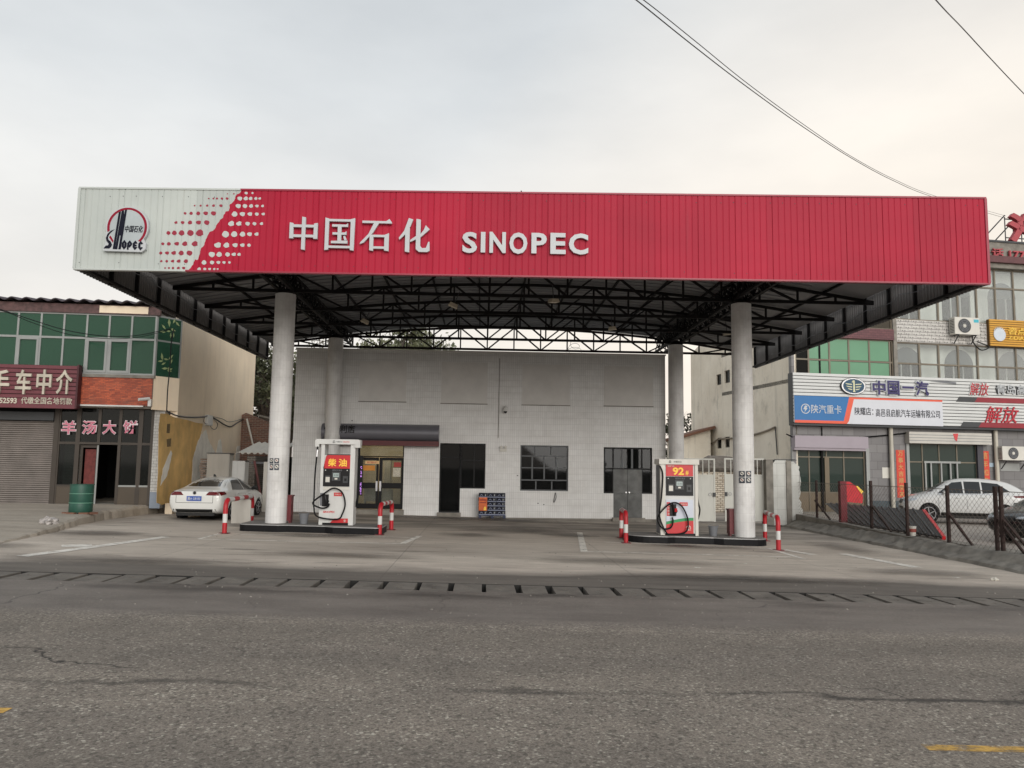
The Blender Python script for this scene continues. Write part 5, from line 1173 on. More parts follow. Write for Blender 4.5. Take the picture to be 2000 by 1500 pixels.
# cables on the side wall
def side_cable(px, r, off=.05, lab='', n=6):
    pts = []
    for u, v in px: s_, z = SW.at(u, v); q = SW.o + SW.d*s_ - SW.n*off; pts.append((q.x, q.y, z))
    return solo('wall_cable', MB().tube(bez(pts, n), r, 5), BLACK, lab, 'cable', 'black cables on the cream side wall')
side_cable([(336, 642), (331, 670), (328, 720), (324, 760), (322, 803)], .02, .06, 'black cable dropping down the front corner of the cream side wall')
side_cable([(322, 803), (342, 812), (370, 815), (395, 814), (404, 812), (420, 820), (436, 830), (448, 833), (460, 826), (474, 818)], .028, .07, 'thick black cable run sagging across the middle of the cream wall')
side_cable([(404, 812), (430, 818), (445, 824), (474, 817)], .012, .08, 'thin black cable above the thick one on the cream wall')
side_cable([(394, 814), (393, 824), (398, 828), (404, 826), (408, 836), (416, 838), (420, 828), (412, 818)], .012, .1, 'tangled cable loop below the white meter box')
s_, z = SW.at(404, 821); q = SW.o + SW.d*s_ - SW.n*.08; solo('meter_box', MB().box(q.x-.08, q.x+.06, q.y-.28, q.y+.28, z-.2, z+.2), WHITE, 'small white meter box among cables on the cream side wall', 'box')

# ---- drum on bricks, rubbish, loose stones
p = PZ(157, 1004, zg(-11)+.24); dr = thing('oil_drum', 'green steel oil drum standing on bricks in front of the eatery', 'drum', (p.x, p.y, p.z+.06))
DG = mat('drum_green', srgb(32, 80, 66), .5, .25, 2.5, dirt=.5, dirtcol=(.1, .06, .03))
r_ = 20.5/FPX*p.y; hD = PY(157, 946, p.y).z-p.z-.06
part('shell', MB().lathe([(r_*.97, 0), (r_, .02), (r_, hD*.33), (r_*.99, hD*.34), (r_, hD*.35), (r_, hD*.66), (r_, hD*.68), (r_, hD-.02), (r_*.98, hD)], n=28), DG, dr, True)
for f in (.335, .67): part('rolling_hoop', MB().lathe([(r_*.99, hD*f-.014), (r_*1.035, hD*f-.006), (r_*1.035, hD*f+.006), (r_*.99, hD*f+.014)], n=28), mat('hoop_pale', srgb(104, 150, 130), .5), dr, True)
part('rim', MB().lathe([(r_*.99, hD-.015), (r_*1.03, hD-.01), (r_*1.03, hD+.008), (r_*.95, hD+.008)], n=28), DG, dr, True)
BRK = mat('old_brick', srgb(118, 84, 68), .9, .35, 9, .4, 40)
for k, (dx, dy, a) in enumerate(((-.3, -.18, .3), (-.12, -.28, -.2), (.2, -.22, .15), (.36, -.02, .9), (.05, .2, .4))):
    o = MB().box(-.12, .12, -.06, .06, 0, .06); b_ = solo('loose_brick', o, BRK, ('loose brick at the left edge under the green drum', 'second brick from the left under the green drum', 'brick under the front right of the green drum', 'brick sticking out at the right under the green drum', 'brick hidden at the back under the green drum')[k], 'brick', 'bricks under the oil drum')
    b_.location = (p.x+dx, p.y+dy, p.z); b_.rotation_euler.z = a
def crumple(r, sq, seed, n=10):
    random.seed(seed); bm = bmesh.new(); bmesh.ops.create_icosphere(bm, subdivisions=3, radius=r)
    mb = MB(); 
    for v in bm.verts:
        c_ = v.co; k = 1+.28*math.sin(9*c_.x/r*.6+seed)*math.cos(7*c_.y/r*.6)+random.uniform(-.13, .13); v.co = Vector((c_.x*k*1.25, c_.y*k, (c_.z*k)*sq))
    zmin = min(v.co.z for v in bm.verts)*.6
    for v in bm.verts: v.co.z = max(v.co.z-zmin, 0)
    mb.add([v.co for v in bm.verts], [[v.index for v in f.verts] for f in bm.faces]); bm.free(); return mb
PLA = mat('crumpled_plastic', srgb(168, 162, 158), .6, .6, 11)
def drop(nm, mb, m_, lab, cat, u, v, h=0., grp=None):
    o = solo(nm, mb, m_, lab, cat, grp); q = PG(u, v) if not h else PZ(u, v, h); o.location = (q.x, q.y, q.z-.01); return o
drop('rubbish_bag', crumple(.16, .75, 3), PLA, 'crumpled whitish rubbish bag on the left pavement beside the drum', 'rubbish', 97, 1026, zg(-10.7)+.12)
drop('rubbish', crumple(.12, .5, 4), BRK, 'brown scrap behind the rubbish bag on the left pavement', 'rubbish', 104, 1012, zg(-10.7)+.16)
for k, (u, v, lab) in enumerate(((1362, 1109, 'white scrap of paper on the apron in front of the 92 pump'), (1456, 1101, 'tiny white scrap on the apron below the right column'), (1942, 1134, 'pale crumpled cup lying at the right edge of the apron'), (1868, 1128, 'flat white scrap on the right side of the apron'))):
    drop('litter', crumple((.06, .03, .06, .05)[k], (.25, .4, .7, .2)[k], 10+k), mat('scrap_white', srgb(184, 180, 170), .8), lab, 'litter', u, v, 0, 'litter on the apron')
random.seed(11)
# small grit lying on the road edge and apron
mb = MB()
for k in range(500):
    x, y = random.uniform(-9, 11), random.choice((random.gauss(13, 1.6), random.uniform(5, 22)))
    if D0-.1 < y < D1+.1 or y < 4: continue
    r = random.uniform(.006, .022); z = zg(x); q = [(x+r*random.uniform(.6, 1.2)*math.cos(a), y+r*random.uniform(.6, 1.2)*math.sin(a)) for a in (0, 1.6, 3.1, 4.7)]
    mb.add([(a, b_, z) for a, b_ in q]+[(x, y, z+r*.8)], [(0, 1, 4), (1, 2, 4), (2, 3, 4), (3, 0, 4)])
g_ = solo('grit', mb, mat('grit', (.24, .22, .19), .9, .5, 30), 'loose grit scattered over the road edge and apron', 'gravel', kind='stuff')

# ---- clutter in the gap between the left shops and the station
def panel(nm, u0, v0, u1, v1, Y_, m_, lab, cat, th=.06, lean=0.):
    a, b_ = PY(u0, v1, Y_), PY(u1, v1, Y_); zt = PY((u0+u1)/2, v0, Y_).z
    t_ = thing(nm, lab, cat, ((a.x+b_.x)/2, Y_, a.z), 0, rx=lean); hw = (b_.x-a.x)/2; h = zt-a.z
    part('board', MB().box(-hw, hw, 0, th, 0, h), m_, t_); part('edge', MB().box(-hw, hw, -.004, th+.004, h-.03, h), m_, t_)
    return t_, hw, h
GRB = mat('pale_grey_board', srgb(176, 172, 164), .7, .1, 1.5, dirt=.3)
t_, hw, h = panel('tall_cabinet', 399, 886, 443, 1000, 30.2, GRB, 'tall pale grey cabinet behind the white sedan against the cream wall', 'cabinet', .5)
part('door', MB().box(-hw+.03, hw-.03, -.02, 0, .1, h-.05), GRB, t_); part('top_rail', MB().box(-hw-.02, hw+.02, -.03, .5, h, h+.03), DGREY, t_)
t_, hw, h = panel('white_cupboard', 445, 900, 474, 1000, 30.6, WHITE, 'low white cupboard to the right of the tall grey cabinet', 'cabinet', .5)
part('door', MB().box(-hw+.03, -.01, -.015, 0, .08, h-.05), WHITE, t_); part('door', MB().box(.01, hw-.03, -.015, 0, .08, h-.05), WHITE, t_)
t_, hw, h = panel('leaning_board', 451, 976, 489, 1022, 23.7, GRB, 'small pale board standing behind the left guard rail', 'board', .04, .06)
t_, hw, h = panel('leaning_door', 511, 902, 530, 1000, 31.0, CREAM, 'cream door panel standing half hidden behind the left front column', 'board', .05)
# stack of bricks seen end-on between wall and cabinet
a = PY(389, 992, 30.4); zt = PY(395, 893, 30.4).z; st_ = thing('brick_stack', 'stack of old bricks seen end-on beside the tall grey cabinet', 'bricks', (a.x+.08, 30.4, zg(a.x)))
k = 0; z = 0
me_ = MB().box(-.115, .115, -.05, .05, 0, .055).mesh('brick', mat('limewashed_brick', srgb(150, 132, 120), .9, .4, 14))
while z < zt-zg(a.x)-.06:
    for j in range(2):
        link('brick', me_, st_, (random.uniform(-.03, .03), j*.13+random.uniform(-.02, .02), z), (0, 0, random.uniform(-.15, .15) + (.0 if k % 2 else 1.2)))
    z += .085; k += 1
# red brick wall and lean-to shed
a, b_ = PY(468, 890, 38), PY(560, 890, 38); zt = PY(500, 815, 38).z; z0 = zg(a.x)
RBM = brickmat('red_brick', srgb(128, 80, 64), srgb(92, 58, 48), srgb(134, 120, 104), .26, .085, .014, 'XZ', .5, dirt=.45)
bw = thing('brick_wall', 'old red brick wall behind the lean-to between the cream wall and the column', 'wall', (a.x, 38, z0))
part('masonry', MB().prism([(0, 0), (b_.x-a.x, 0), (b_.x-a.x, zt-z0-.5), ((b_.x-a.x)*.5, zt-z0-.15), (.2, zt-z0+.2), (0, zt-z0+.1)], 0, .3), RBM, bw)
part('coping', MB().bar(((b_.x-a.x)*.35, .1, zt-z0+.1), ((b_.x-a.x), .1, zt-z0-.22), .4, .08), CURB, bw)
a, b_ = PY(478, 990, 34), PY(548, 990, 34); z0 = zg(a.x); zr = PY(500, 886, 34).z
sh_ = thing('lean_to_shed', 'dark lean-to shed with a pale corrugated roof edge behind the sedan', 'shed', (a.x, 34, z0)); W_ = b_.x-a.x
part('side_wall', MB().box(0, .35, 0, 2.5, 0, zr-z0-.1), brickmat('grey_brick', srgb(120, 112, 104), srgb(96, 90, 84), srgb(150, 144, 136), .26, .085, .014, 'XZ'), sh_)
part('back_wall', MB().box(.35, W_, 2.3, 2.5, 0, zr-z0-.1), DARKROOM, sh_)
xs = [(i*.05, .035*math.sin(i*math.pi/2.5)) for i in range(int(W_/.05)+8)]; n = len(xs)
part('roof', MB().add([(x-.3, -.3, zr-z0+h) for x, h in xs] + [(x-.3, 2.6, zr-z0+.5+h) for x, h in xs] + [(x-.3, -.3, zr-z0+h+.04) for x, h in xs] + [(x-.3, 2.6, zr-z0+.54+h) for x, h in xs], [f for i in range(n-1) for f in ((i, n+i, n+i+1, i+1), (2*n+i, 2*n+i+1, 3*n+i+1, 3*n+i), (i, i+1, 2*n+i+1, 2*n+i))]), CREAM, sh_, True)
part('lintel', MB().box(.2, W_, -.05, .1, zr-z0-.42, zr-z0-.34), GREYP, sh_)
q0, q1 = PY(497, 900, 33.8), PY(508, 962, 33.8); solo('leaning_pole', MB().tube([tuple(q0), tuple(q1), (q1.x+.2, 33.8, zg(q1.x))], .05, 6), mat('dull_pink_pole', srgb(130, 84, 84), .7), 'dull pink pole leaning in the dark shed opening', 'pole')
q0, q1, q2 = PY(482, 818, 37.5), PY(494, 868, 37.5), PY(535, 875, 37.5); solo('drain_pipe', MB().tube([tuple(q0), tuple(q1), tuple(q2)], .045, 6), CREAM, 'white plastic pipe slanting across the red brick wall', 'pipe')

# ================================================================ RIGHT SHOPS
p = PY(1552, 1000, 39); RF = Frame((p.x, p.y, 0), 8)
rb = thing('three_storey_shop', 'grey three storey truck dealer building with glazed balconies at the right', 'building', (p.x, p.y, 0), R(8))
STONE = brickmat('grey_stone_tile', srgb(128, 126, 126), srgb(112, 110, 111), srgb(88, 86, 86), .62, .42, .01, 'XZ', .5, dirt=.35, dirtcol=(.2, .19, .18))
OLDR = mat('stained_render', srgb(112, 92, 84), .9)
PALR = None
m, t, b = newmat('weathered_render')
c = mixc(t, ramp(t, noise(t, .5, 6, .6), .3, .7), srgb(220, 210, 192), srgb(240, 232, 216))
c = mixc(t, math_(t, 'MULTIPLY', ramp(t, noise(t, (.8, .8, .55), 7, .7), .54, .7), .6), c, srgb(158, 152, 140))
c = mixc(t, math_(t, 'MULTIPLY', ramp(t, noise(t, (2.4, 2.4, .16), 6, .7), .56, .75), .6), c, srgb(110, 106, 98))
t.links.new(c, b.inputs['Base Color']); b.inputs['Roughness'].default_value = .9; addbump(t, b, noise(t, 5, 8, .7), .5, .03)
WEATH = m
MARB = mat('maroon_band', srgb(98, 58, 60), .6, .2, 4); OLIVE = mat('bronze_frame', srgb(116, 106, 90), .5, .15)
rx_ = lambda u, v, d=0: RF.at(u, v, d)[0]
rz2 = lambda u, v, d=0: RF.at(u, v, d)[1]
RW = 26.0; zb0 = -.15
z_s0, z_s1 = rz2(1700, 830), rz2(1700, 733)           # shop sign bottom / top
z1a, z1b = rz2(1850, 742)-.25, rz2(1850, 672)                # first floor glass
z2a, z2b = rz2(1850, 629), rz2(1960, 527)             # second floor glass
ztop = rz2(1965, 478)
GCL = glassmat('balcony_glass', (.93, .95, .94), .86, .03, .8, .5)
# floor slabs, back walls with arched windows
part('floor_slab', MB().box(0, RW, .1, 8, z_s1-.5, z_s1-.3), CURB, rb); part('floor_slab', MB().box(0, RW, .3, 8, z1b+.02, z1b+.2), CURB, rb); part('roof_slab', MB().box(0, RW, -.3, 14, z2b, z2b+.25), CURB, rb)
INW = mat('balcony_wall', srgb(236, 236, 230), .8, .06)
xpl = rx_(1751, 700)
def arched_wall(z0, z1, cu, nm):
    cs = [rx_(u, 700, -.7) for u in cu]; hw = rx_(1899, 700, -.7)-rx_(1871, 700, -.7); zc = z0+(z1-z0)*.53
    hs = [(c_-hw, c_+hw, z0+.2, zc) for c_ in cs]
    part(nm, wall_mb(xpl, RW, z0-.3, z1+.3, .7, .85, hs), INW, rb)
    for c_ in cs:
        part('window', MB().box(c_-hw, c_+hw, 0.8, .84, z0+.2, zc), DGLASS, rb)
        part('window_arch', MB().prism(arc(c_, zc, hw, 0, 180, 14), .685, .71), mat('arch_glass', srgb(92, 98, 102), .2, .1), rb)
        for k in (-.33, .33): part('window_bar', MB().box(c_+k*hw-.035, c_+k*hw+.035, 0.74, .79, z0+.2, zc), WHITE, rb)
    part('room_back', MB().box(xpl, RW, 3, 3.1, z0-.3, z1+.3), DARKROOM, rb)
arched_wall(z1a, z1b, (1770, 1872, 1975), 'inner_wall'); arched_wall(z2a, z2b, (1770, 1872, 1962), 'inner_wall')
def curtain(us, z0, z1, zm, xl, xr, m_, fr=OLIVE, y0=0., nm='glazed_balcony'):
    w_ = part(nm, wall_mb(xl, xr, z0, z1, y0, y0+.1, [(xl+.06, xr-.06, z0+.06, z1-.06)]), fr, rb)
    xs = [xl] + us + [xr]
    for u in us: part('mullion', MB().box(u-.045, u+.045, y0-.006, y0+.106, z0+.06, z1-.06), fr, w_)
    part('transom', MB().box(xl+.06, xr-.06, y0-.003, y0+.103, zm-.04, zm+.04), fr, w_)
    for i in range(len(xs)-1):
        for a, b_ in ((z0+.06, zm-.04), (zm+.04, z1-.06)): part('pane', MB().box(xs[i]+.05, xs[i+1]-.05, y0+.04, y0+.055, a, b_), m_, w_)
    return w_
us2 = [rx_(u, 705) for u in (1796, 1834, 1872, 1910, 1948, 1985, 2022, 2060)]
curtain(us2, z1a, z1b, rz2(1872, 714), xpl, RW, GCL)
us3 = [rx_(u, 600) for u in (1795, 1832, 1871, 1908, 1945, 1981, 2018, 2056)]
curtain(us3, z2a, z2b, rz2(1960, 564), xpl, RW, GCL)
# spandrel band of white pierced bricks between the floors
SPB = brickmat('white_pierced_brick', srgb(206, 203, 198), srgb(196, 193, 188), srgb(108, 104, 100), .44, .17, .014, 'XZ', .5, dirt=.15)
part('spandrel', MB().box(xpl, RW, -.06, .3, z1b, z2a), SPB, rb)
mb = MB(); rowh = .17; z = z1b+.08; r_ = 0
while z < z2a-.03:
    x = xpl+.2+(r_ % 2)*.22
    while x < rx_(1935, 650):
        for dx in (-.07, .07): mb.box(x+dx-.025, x+dx+.025, -.064, -.05, z-.02, z+.02)
        x += .44
    z += rowh; r_ += 1
part('brick_holes', mb, DARKROOM, rb, kind='stuff')
# cornice and parapet
part('cornice', MB().box(-.2, RW, -.5, .3, z2b+.25, z2b+.6), MARB, rb); part('parapet', MB().box(-.0, RW, -.3, .1, z2b+.6, ztop), CURB, rb); part('parapet_coping', MB().box(-.1, RW, -.36, .16, ztop, ztop+.1), DGREY, rb)
# grey pier between the two halves and the left bay with green panes
part('pier', MB().box(rx_(1744, 700), xpl, -.1, .4, z_s1-.4, z2b), CURB, rb)
GPN = mat('green_film', srgb(104, 150, 120), .15, .08, .6); xl, xr = rx_(1553, 700), rx_(1744, 700)
zg0, zg1 = rz2(1650, 733)-.2, rz2(1650, 661)
w_ = curtain([rx_(u, 700) for u in (1579, 1620, 1658, 1698, 1738)], zg0, zg1, rz2(1650, 704.5), xl, xr, DGLASS, nm='green_window_band')
for k in range(4):
    a, b_ = rx_((1579, 1620, 1658, 1698)[k], 700), rx_((1620, 1658, 1698, 1738)[k], 700)
    for c_, d_ in ((zg0+.06, rz2(1650, 706.5)), (rz2(1650, 702.5), zg1-.06)): part('green_panel', MB().box(a+.05, b_-.05, .02, .035, c_, d_), GPN, w_)
part('bay_back', MB().box(xl, xr, .8, .9, zg0-.2, z2b), DARKROOM, rb)
zm1 = rz2(1650, 640)
part('maroon_spandrel', MB().box(xl-.1, xr, -.15, .3, zg1, zm1), brickmat('maroon_tile', srgb(112, 66, 70), srgb(96, 54, 60), srgb(70, 44, 46), .25, .12, .01, 'XZ', .5), rb)
curtain([rx_(u, 600) for u in (1590, 1640, 1690)], zm1, z2b, (zm1+z2b)/2+.3, xl, xr, glassmat('amber_glass', (.35, .3, .22), .6), nm='upper_window_band')
# old side wall facing the station
SWR = Frame((RF.o.x, RF.o.y, 0), -82)
s_r = SWR.at(1350, 800)[0]; z_r = SWR.at(1350, 692)[1]; s_c = SWR.at(1366, 675)[0]; z_c = SWR.at(1366, 674)[1]
def swpart(nm, poly, off, m_, th=.0):
    mb = MB().prism(poly, -off, th); mb.v = [(y, -s_, z) for s_, y, z in mb.v]; 
    return part(nm, mb, m_, rb)
swh = []
for u0, v0, u1, v1 in ((1399, 731, 1408.5, 752), (1415, 723, 1425.5, 748), (1400, 855, 1409, 876), (1415.5, 853, 1425, 874)):
    a, b_, c_, d_ = SWR.rect(u0, v0, u1, v1); swh.append((a, b_, c_, d_))
mbw = wall_mb(s_c, 0, zb0-.5, z_c, 0, .24, swh); mbw.v = [(y, -s_, z) for s_, y, z in mbw.v]; part('side_wall', mbw, WEATH, rb)
swpart('side_wall', [(s_r, zb0-.5), (s_c, zb0-.5), (s_c, z_c), (s_r, z_r)], .0, WEATH, .24)
swpart('side_wall', [(-9, z_c), (0, z_c), (0, z2b), (-9, z2b)], 0, WEATH, .24)
for a, b_, c_, d_ in swh:
    mbw = wall_mb(a, b_, c_, d_, .08, .14, [(a+.06, b_-.06, c_+.06, d_-.06)]); mbw.v = [(y, -s_, z) for s_, y, z in mbw.v]; f_ = part('window_frame', mbw, BROWN, rb)
    mbw = MB().box(a+.06, b_-.06, .1, .12, c_+.06, d_-.06); mbw.v = [(y, -s_, z) for s_, y, z in mbw.v]; part('pane', mbw, DGLASS, f_)
mbw = MB().box(s_r, 0, 1.5, 1.6, zb0, z_c-.1); mbw.v = [(y, -s_, z) for s_, y, z in mbw.v]; part('inner_wall', mbw, DARKROOM, rb)
part('corner_strip', MB().box(-.03, .12, -.06, .2, zb0, z2b), STONE, rb)
pts = []
for u, v in ((1335, 872), (1348, 866), (1368, 871), (1392, 866), (1405, 858), (1430, 856), (1470, 850), (1500, 841), (1516, 834)):
    s_, z = SWR.at(u, v); q = SWR.o + SWR.d*s_ - SWR.n*.06; pts.append((q.x, q.y, z))
solo('wall_cable', MB().tube(bez(pts), .05, 6), mat('sleeved_cable', srgb(140, 130, 116), .8), 'thick wrapped cable sagging along the weathered side wall', 'cable')
pts = []
for u, v in ((1516, 834), (1518, 860), (1520, 888)):
    s_, z = SWR.at(u, v); q = SWR.o + SWR.d*s_ - SWR.n*.06; pts.append((q.x, q.y, z))
solo('wall_cable', MB().tube(bez(pts), .03, 5), DGREY, 'short dark cable hanging down near the corner of the weathered wall', 'cable')
# ground floor
w1 = RF.rect(1553, 878, 1692, 1000); w2 = RF.rect(1776, 866, 1912, 996)
zgl = w1[2]-.3
part('ground_wall', wall_mb(0, RW, zb0-.3, z_s0+.4, 0, .25, [(w1[0], w1[1], w1[2], w1[3]), (w2[0], w2[1], w2[2], w2[3])]), STONE, rb)
part('dado', MB().box(w1[1]+.15, w2[0]-.1, -.02, 0, zb0-.2, rz2(1720, 978)), mat('slate_dado', srgb(62, 74, 80), .5, .15), rb)
part('step', MB().box(w1[0]-.2, w1[1]+.3, -.6, 0, zb0-.3, w1[2]), CURB, rb)
GDK = glassmat('showroom_glass', (.2, .28, .24), .55, .03)
xsL = [rx_(u, 940) for u in (1583, 1617, 1651)]
f_ = framed('shop_window', w1, rb, OLIVE, .06, .08, lambda i, j: (GDK if j else mat('bronze_panel', srgb(112, 98, 78), .5, .15)), xsL, [rz2(1620, 962), rz2(1620, 893)], .08)
part('jamb', MB().box(w1[1], w1[1]+.18, -.05, .1, zb0, w1[3]+.1), ALU, rb); part('jamb', MB().box(w1[0]-.14, w1[0], -.05, .1, zb0, w1[3]+.1), ALU, rb)
part('door_stile', MB().box(xsL[1]-.12, xsL[1]+.12, .04, .09, w1[2], rz2(1620, 893)), mat('bronze_panel', (0, 0, 0)), f_)
LIL = mat('lilac_shutter_box', srgb(158, 148, 156), .5, .06); PALES = mat('pale_shutter_box', srgb(192, 188, 180), .6, .1)
q = RF.rect(1553, 852, 1696, 875, .35); part('shutter_box', MB().prism([(q[0], q[2]), (q[1], q[2]), (q[1], q[3]), (q[0], q[3])], -.35, 0), LIL, rb); part('shutter_lip', MB().box(q[0], q[1]-.1, -.28, 0, q[2]-.12, q[2]), LIL, rb)
q = RF.rect(1776, 845, 1937, 867, .35); sb = part('shutter_box', MB().box(q[0], q[1], -.35, 0, q[2], q[3]), PALES, rb)
for k in (1, 2, 3): part('box_seam', MB().box(q[0], q[1], -.354, -.35, q[2]+(q[3]-q[2])*k/4-.012, q[2]+(q[3]-q[2])*k/4+.012), GREYP, sb)
a, b_ = RF.at(1866, 848, .36), RF.at(1866, 862, .36); solo('torn_paper', MB().box(-.0, .01, 0, .01, 0, .01) if False else MB().prism([(0, 0), (.28, .02), (.2, -.38), (.1, -.3)], -.01, 0), RED, 'torn scrap of red paper on the pale shutter box', 'paper').location = RF.o + RF.d*a[0] - RF.n*.37 + Vector((0, 0, b_[1]))
xsR = [rx_(u, 930) for u in (1805, 1838, 1873)]
f_ = framed('shop_window', w2, rb, OLIVE, .06, .08, GDK, xsR, [rz2(1845, 903)], .08)
for u in (1809, 1820, 1840, 1858, 1871): part('sash_bar', MB().box(rx_(u, 940)-.04, rx_(u, 940)+.04, .0, .05, w2[2], rz2(1845, 902)), ALU, f_)
part('sash_head', MB().box(rx_(1805, 900), rx_(1876, 903), -.01, .06, rz2(1845, 903)-.05, rz2(1845, 903)+.05), ALU, f_)
part('jamb', MB().box(w2[0]-.16, w2[0], -.08, .1, zb0, w2[3]), ALU, rb); part('jamb', MB().box(w2[1]-.05, w2[1]+.3, -.04, .1, zb0, w2[3]), mat('dark_jamb', srgb(62, 60, 68), .5), rb)
part('inner_floor', MB().box(0, RW, .3, 6, zb0-.1, zb0), CURB, rb); part('inner_back', MB().box(0, RW, 5, 5.2, zb0, z_s0+.3), DARKROOM, rb)
for u, u2 in ((1739.5, 1747.5), (1945, 1953)):
    a, b_ = rx_(u, 920, .2), rx_(u2, 920, .2); solo('downpipe', MB().tube([tuple(RF.o+RF.d*((a+b_)/2)-RF.n*.16+Vector((0, 0, z_))) for z_ in (zb0, 1.5, 3, z_s0+.2)], .1, 10), mat('pvc_pipe', srgb(192, 186, 172), .5, .1), 'cream plastic downpipe %s' % ('between the two shopfronts, left of a red couplet' if u < 1800 else 'near the right edge, left of the outdoor unit'), 'pipe', 'cream downpipes on the dealer front')
COUP = mat('couplet_red', srgb(206, 72, 56), .7, .12, 3); GOLDP = mat('faded_gold', srgb(196, 160, 96), .6, .3, 20)
for u0, v0, u1, v1, txt, lab in ((1751, 879, 1768, 972, '万事大吉顺意来', 'red paper couplet between the downpipe and the right shopfront'), (1915, 881, 1932, 948, '信年如意', 'red paper couplet right of the right shopfront')):
    q = RF.rect(u0, v0, u1, v1); t_ = thing('paper_couplet', lab, 'couplet', tuple(RF.o+RF.d*((q[0]+q[1])/2)-RF.n*.01+Vector((0, 0, q[2]))), R(8), 'red couplets beside the shopfront'); hw = (q[1]-q[0])/2; h = q[3]-q[2]
    part('paper', MB().box(-hw, hw, -.008, 0, 0, h), COUP, t_)
    for k, ch in enumerate(txt):
        zc = h*(1-(k+.5)/len(txt)); s2 = min(hw*.7, h/len(txt)*.4); part('character', text_mb(ch, -s2, s2, zc-s2, zc+s2, -.012, -.008, .01), GOLDP, t_)
for r_, lab, m_ in (((1723, 913, 1738, 934), 'pale notice pasted on the grey wall left of the downpipe', CREAM), ((1932, 904, 1941, 912), 'small pale blue notice right of the right couplet', mat('pale_blue_paper', srgb(168, 186, 200), .6))):
    q = RF.rect(*r_); o = solo('wall_notice', MB().box(0, q[1]-q[0], -.006, 0, 0, q[3]-q[2]), m_, lab, 'notice'); o.location = RF.o+RF.d*((q[0]+q[1])/2)-RF.n*.012+Vector((0, 0, q[2])); o.rotation_euler.z = R(8)
# ---- long dealer signboard
q0 = RF.rect(1550, 731, 2060, 828, .5); xq = q0[0]; zq0, zq1 = rz2(1700, 829, .5), rz2(1700, 733, .5); WS = RW-xq
sg = thing('truck_dealer_signboard', 'long white ribbed signboard of the truck dealer with blue panel and Chinese lettering', 'sign', tuple(RF.o+RF.d*xq-RF.n*.5), R(8))
SX = lambda u, v, d=.55: RF.at(u, v, d)[0]-xq
SZ = lambda u, v, d=.55: RF.at(u, v, d)[1]
def sr(u0, v0, u1, v1): return SX(u0, (v0+v1)/2), SX(u1, (v0+v1)/2), SZ((u0+u1)/2, v1), SZ((u0+u1)/2, v0)
part('backing', MB().box(0, WS, .05, .5, zq0+.01, zq1), DGREY, sg)
RIB = mat('white_slat', srgb(206, 207, 205), .45, .07); ns = 15
for k in range(ns):
    z0 = zq0+(zq1-zq0)*k/ns; z1 = zq0+(zq1-zq0)*(k+1)/ns
    part('slat', MB().prism([(0, z0+.035), (WS, z0+.035), (WS, z1), (0, z1)], -.01, .06), RIB, sg)
xa = SX(1840, 780); zmid = SZ(1700, 782); 
pn = part('shop_panel', MB().box(0, xa, -.06, -.012, SZ(1700, 829), SZ(1700, 777)), mat('panel_white', srgb(206, 208, 214), .4, .04), sg)
zb_, zt_ = SZ(1700, 829), SZ(1700, 777)
f = lambda a: zb_+(zt_-zb_)*a
XB_ = lambda u: SX(u, 800)
part('blue_field', MB().prism([(0, f(.1)), (XB_(1647), f(.1)), (XB_(1659), f(1)), (0, f(1))], -.065, -.06), mat('sign_blue', srgb(26, 104, 164), .4, .05), pn)
ORG = mat('sign_orange', srgb(222, 88, 60), .4, .05)
part('orange_edge', MB().prism([(0, f(0)), (XB_(1653), f(0)), (XB_(1657), f(.1)), (0, f(.1))], -.066, -.06), ORG, pn)
part('orange_edge', MB().prism([(XB_(1647), f(.1)), (XB_(1657), f(.1)), (XB_(1668), f(.93)), (xa, f(.93)), (xa, f(1)), (XB_(1659), f(1))], -.0655, -.06), ORG, pn)
ring = arc(0, 0, 1, 0, 360, 24)[:-1]; cx, cz = XB_(1573), f(.52); rr = XB_(1582)-cx
part('emblem_ring', MB().prism([(cx+rr*a, cz+rr*b_) for a, b_ in arc(0, 0, 1, 0, 350, 30)]+[(cx+rr*.84*a, cz+rr*.84*b_) for a, b_ in arc(0, 0, 1, 350, 0, 30)], -.072, -.065), LETT, pn)
part('emblem_bolt', MB().prism([(cx-rr*.1, cz+rr*.65), (cx+rr*.45, cz+rr*.6), (cx+rr*.15, cz+rr*.1), (cx+rr*.45, cz+rr*.1), (cx-rr*.25, cz-rr*.7), (cx-.02, cz-rr*.15), (cx-rr*.5, cz-rr*.1)], -.072, -.065), LETT, pn)
text(pn, 'lettering', '陕汽重卡', (XB_(1584), XB_(1643), f(.36), f(.68)), -.073, -.065, LETT, .004)
text(pn, 'lettering', '陕耀店：', (XB_(1669), XB_(1705), f(.34), f(.63)), -.07, -.06, NAVY, .003)
text(pn, 'lettering', '高邑县启航汽车运输有限公司', (XB_(1710), XB_(1835), f(.3), f(.6)), -.07, -.06, NAVY, .003)
DBL = mat('deep_blue', srgb(42, 34, 92), .4, .06)
for ch, u0, u1 in (('中', 1703, 1728), ('国', 1732, 1755)):
    a, b_, c_, d_ = sr(u0, 744, u1, 771); part('outline', text_mb(ch, a-.05, b_+.05, c_-.05, d_+.05, -.1, -.02, .05), LETT, sg); text(sg, 'character', ch, (a, b_, c_, d_), -.13, -.1, DBL, .022)
for ch, u0, u1, v0, v1 in (('一', 1761, 1783, 755, 759), ('汽', 1787, 1812, 745, 773)):
    a, b_, c_, d_ = sr(u0, v0, u1, v1); part('outline', text_mb(ch, a-.05, b_+.05, c_-.05, d_+.05, -.1, -.02, .05), LETT, sg); text(sg, 'character', ch, (a, b_, c_, d_), -.13, -.1, DBL, .022)
a, b_, c_, d_ = sr(1641, 738, 1690, 771); cx, cz = (a+b_)/2, (c_+d_)/2; ea, eb = (b_-a)/2, (d_-c_)/2
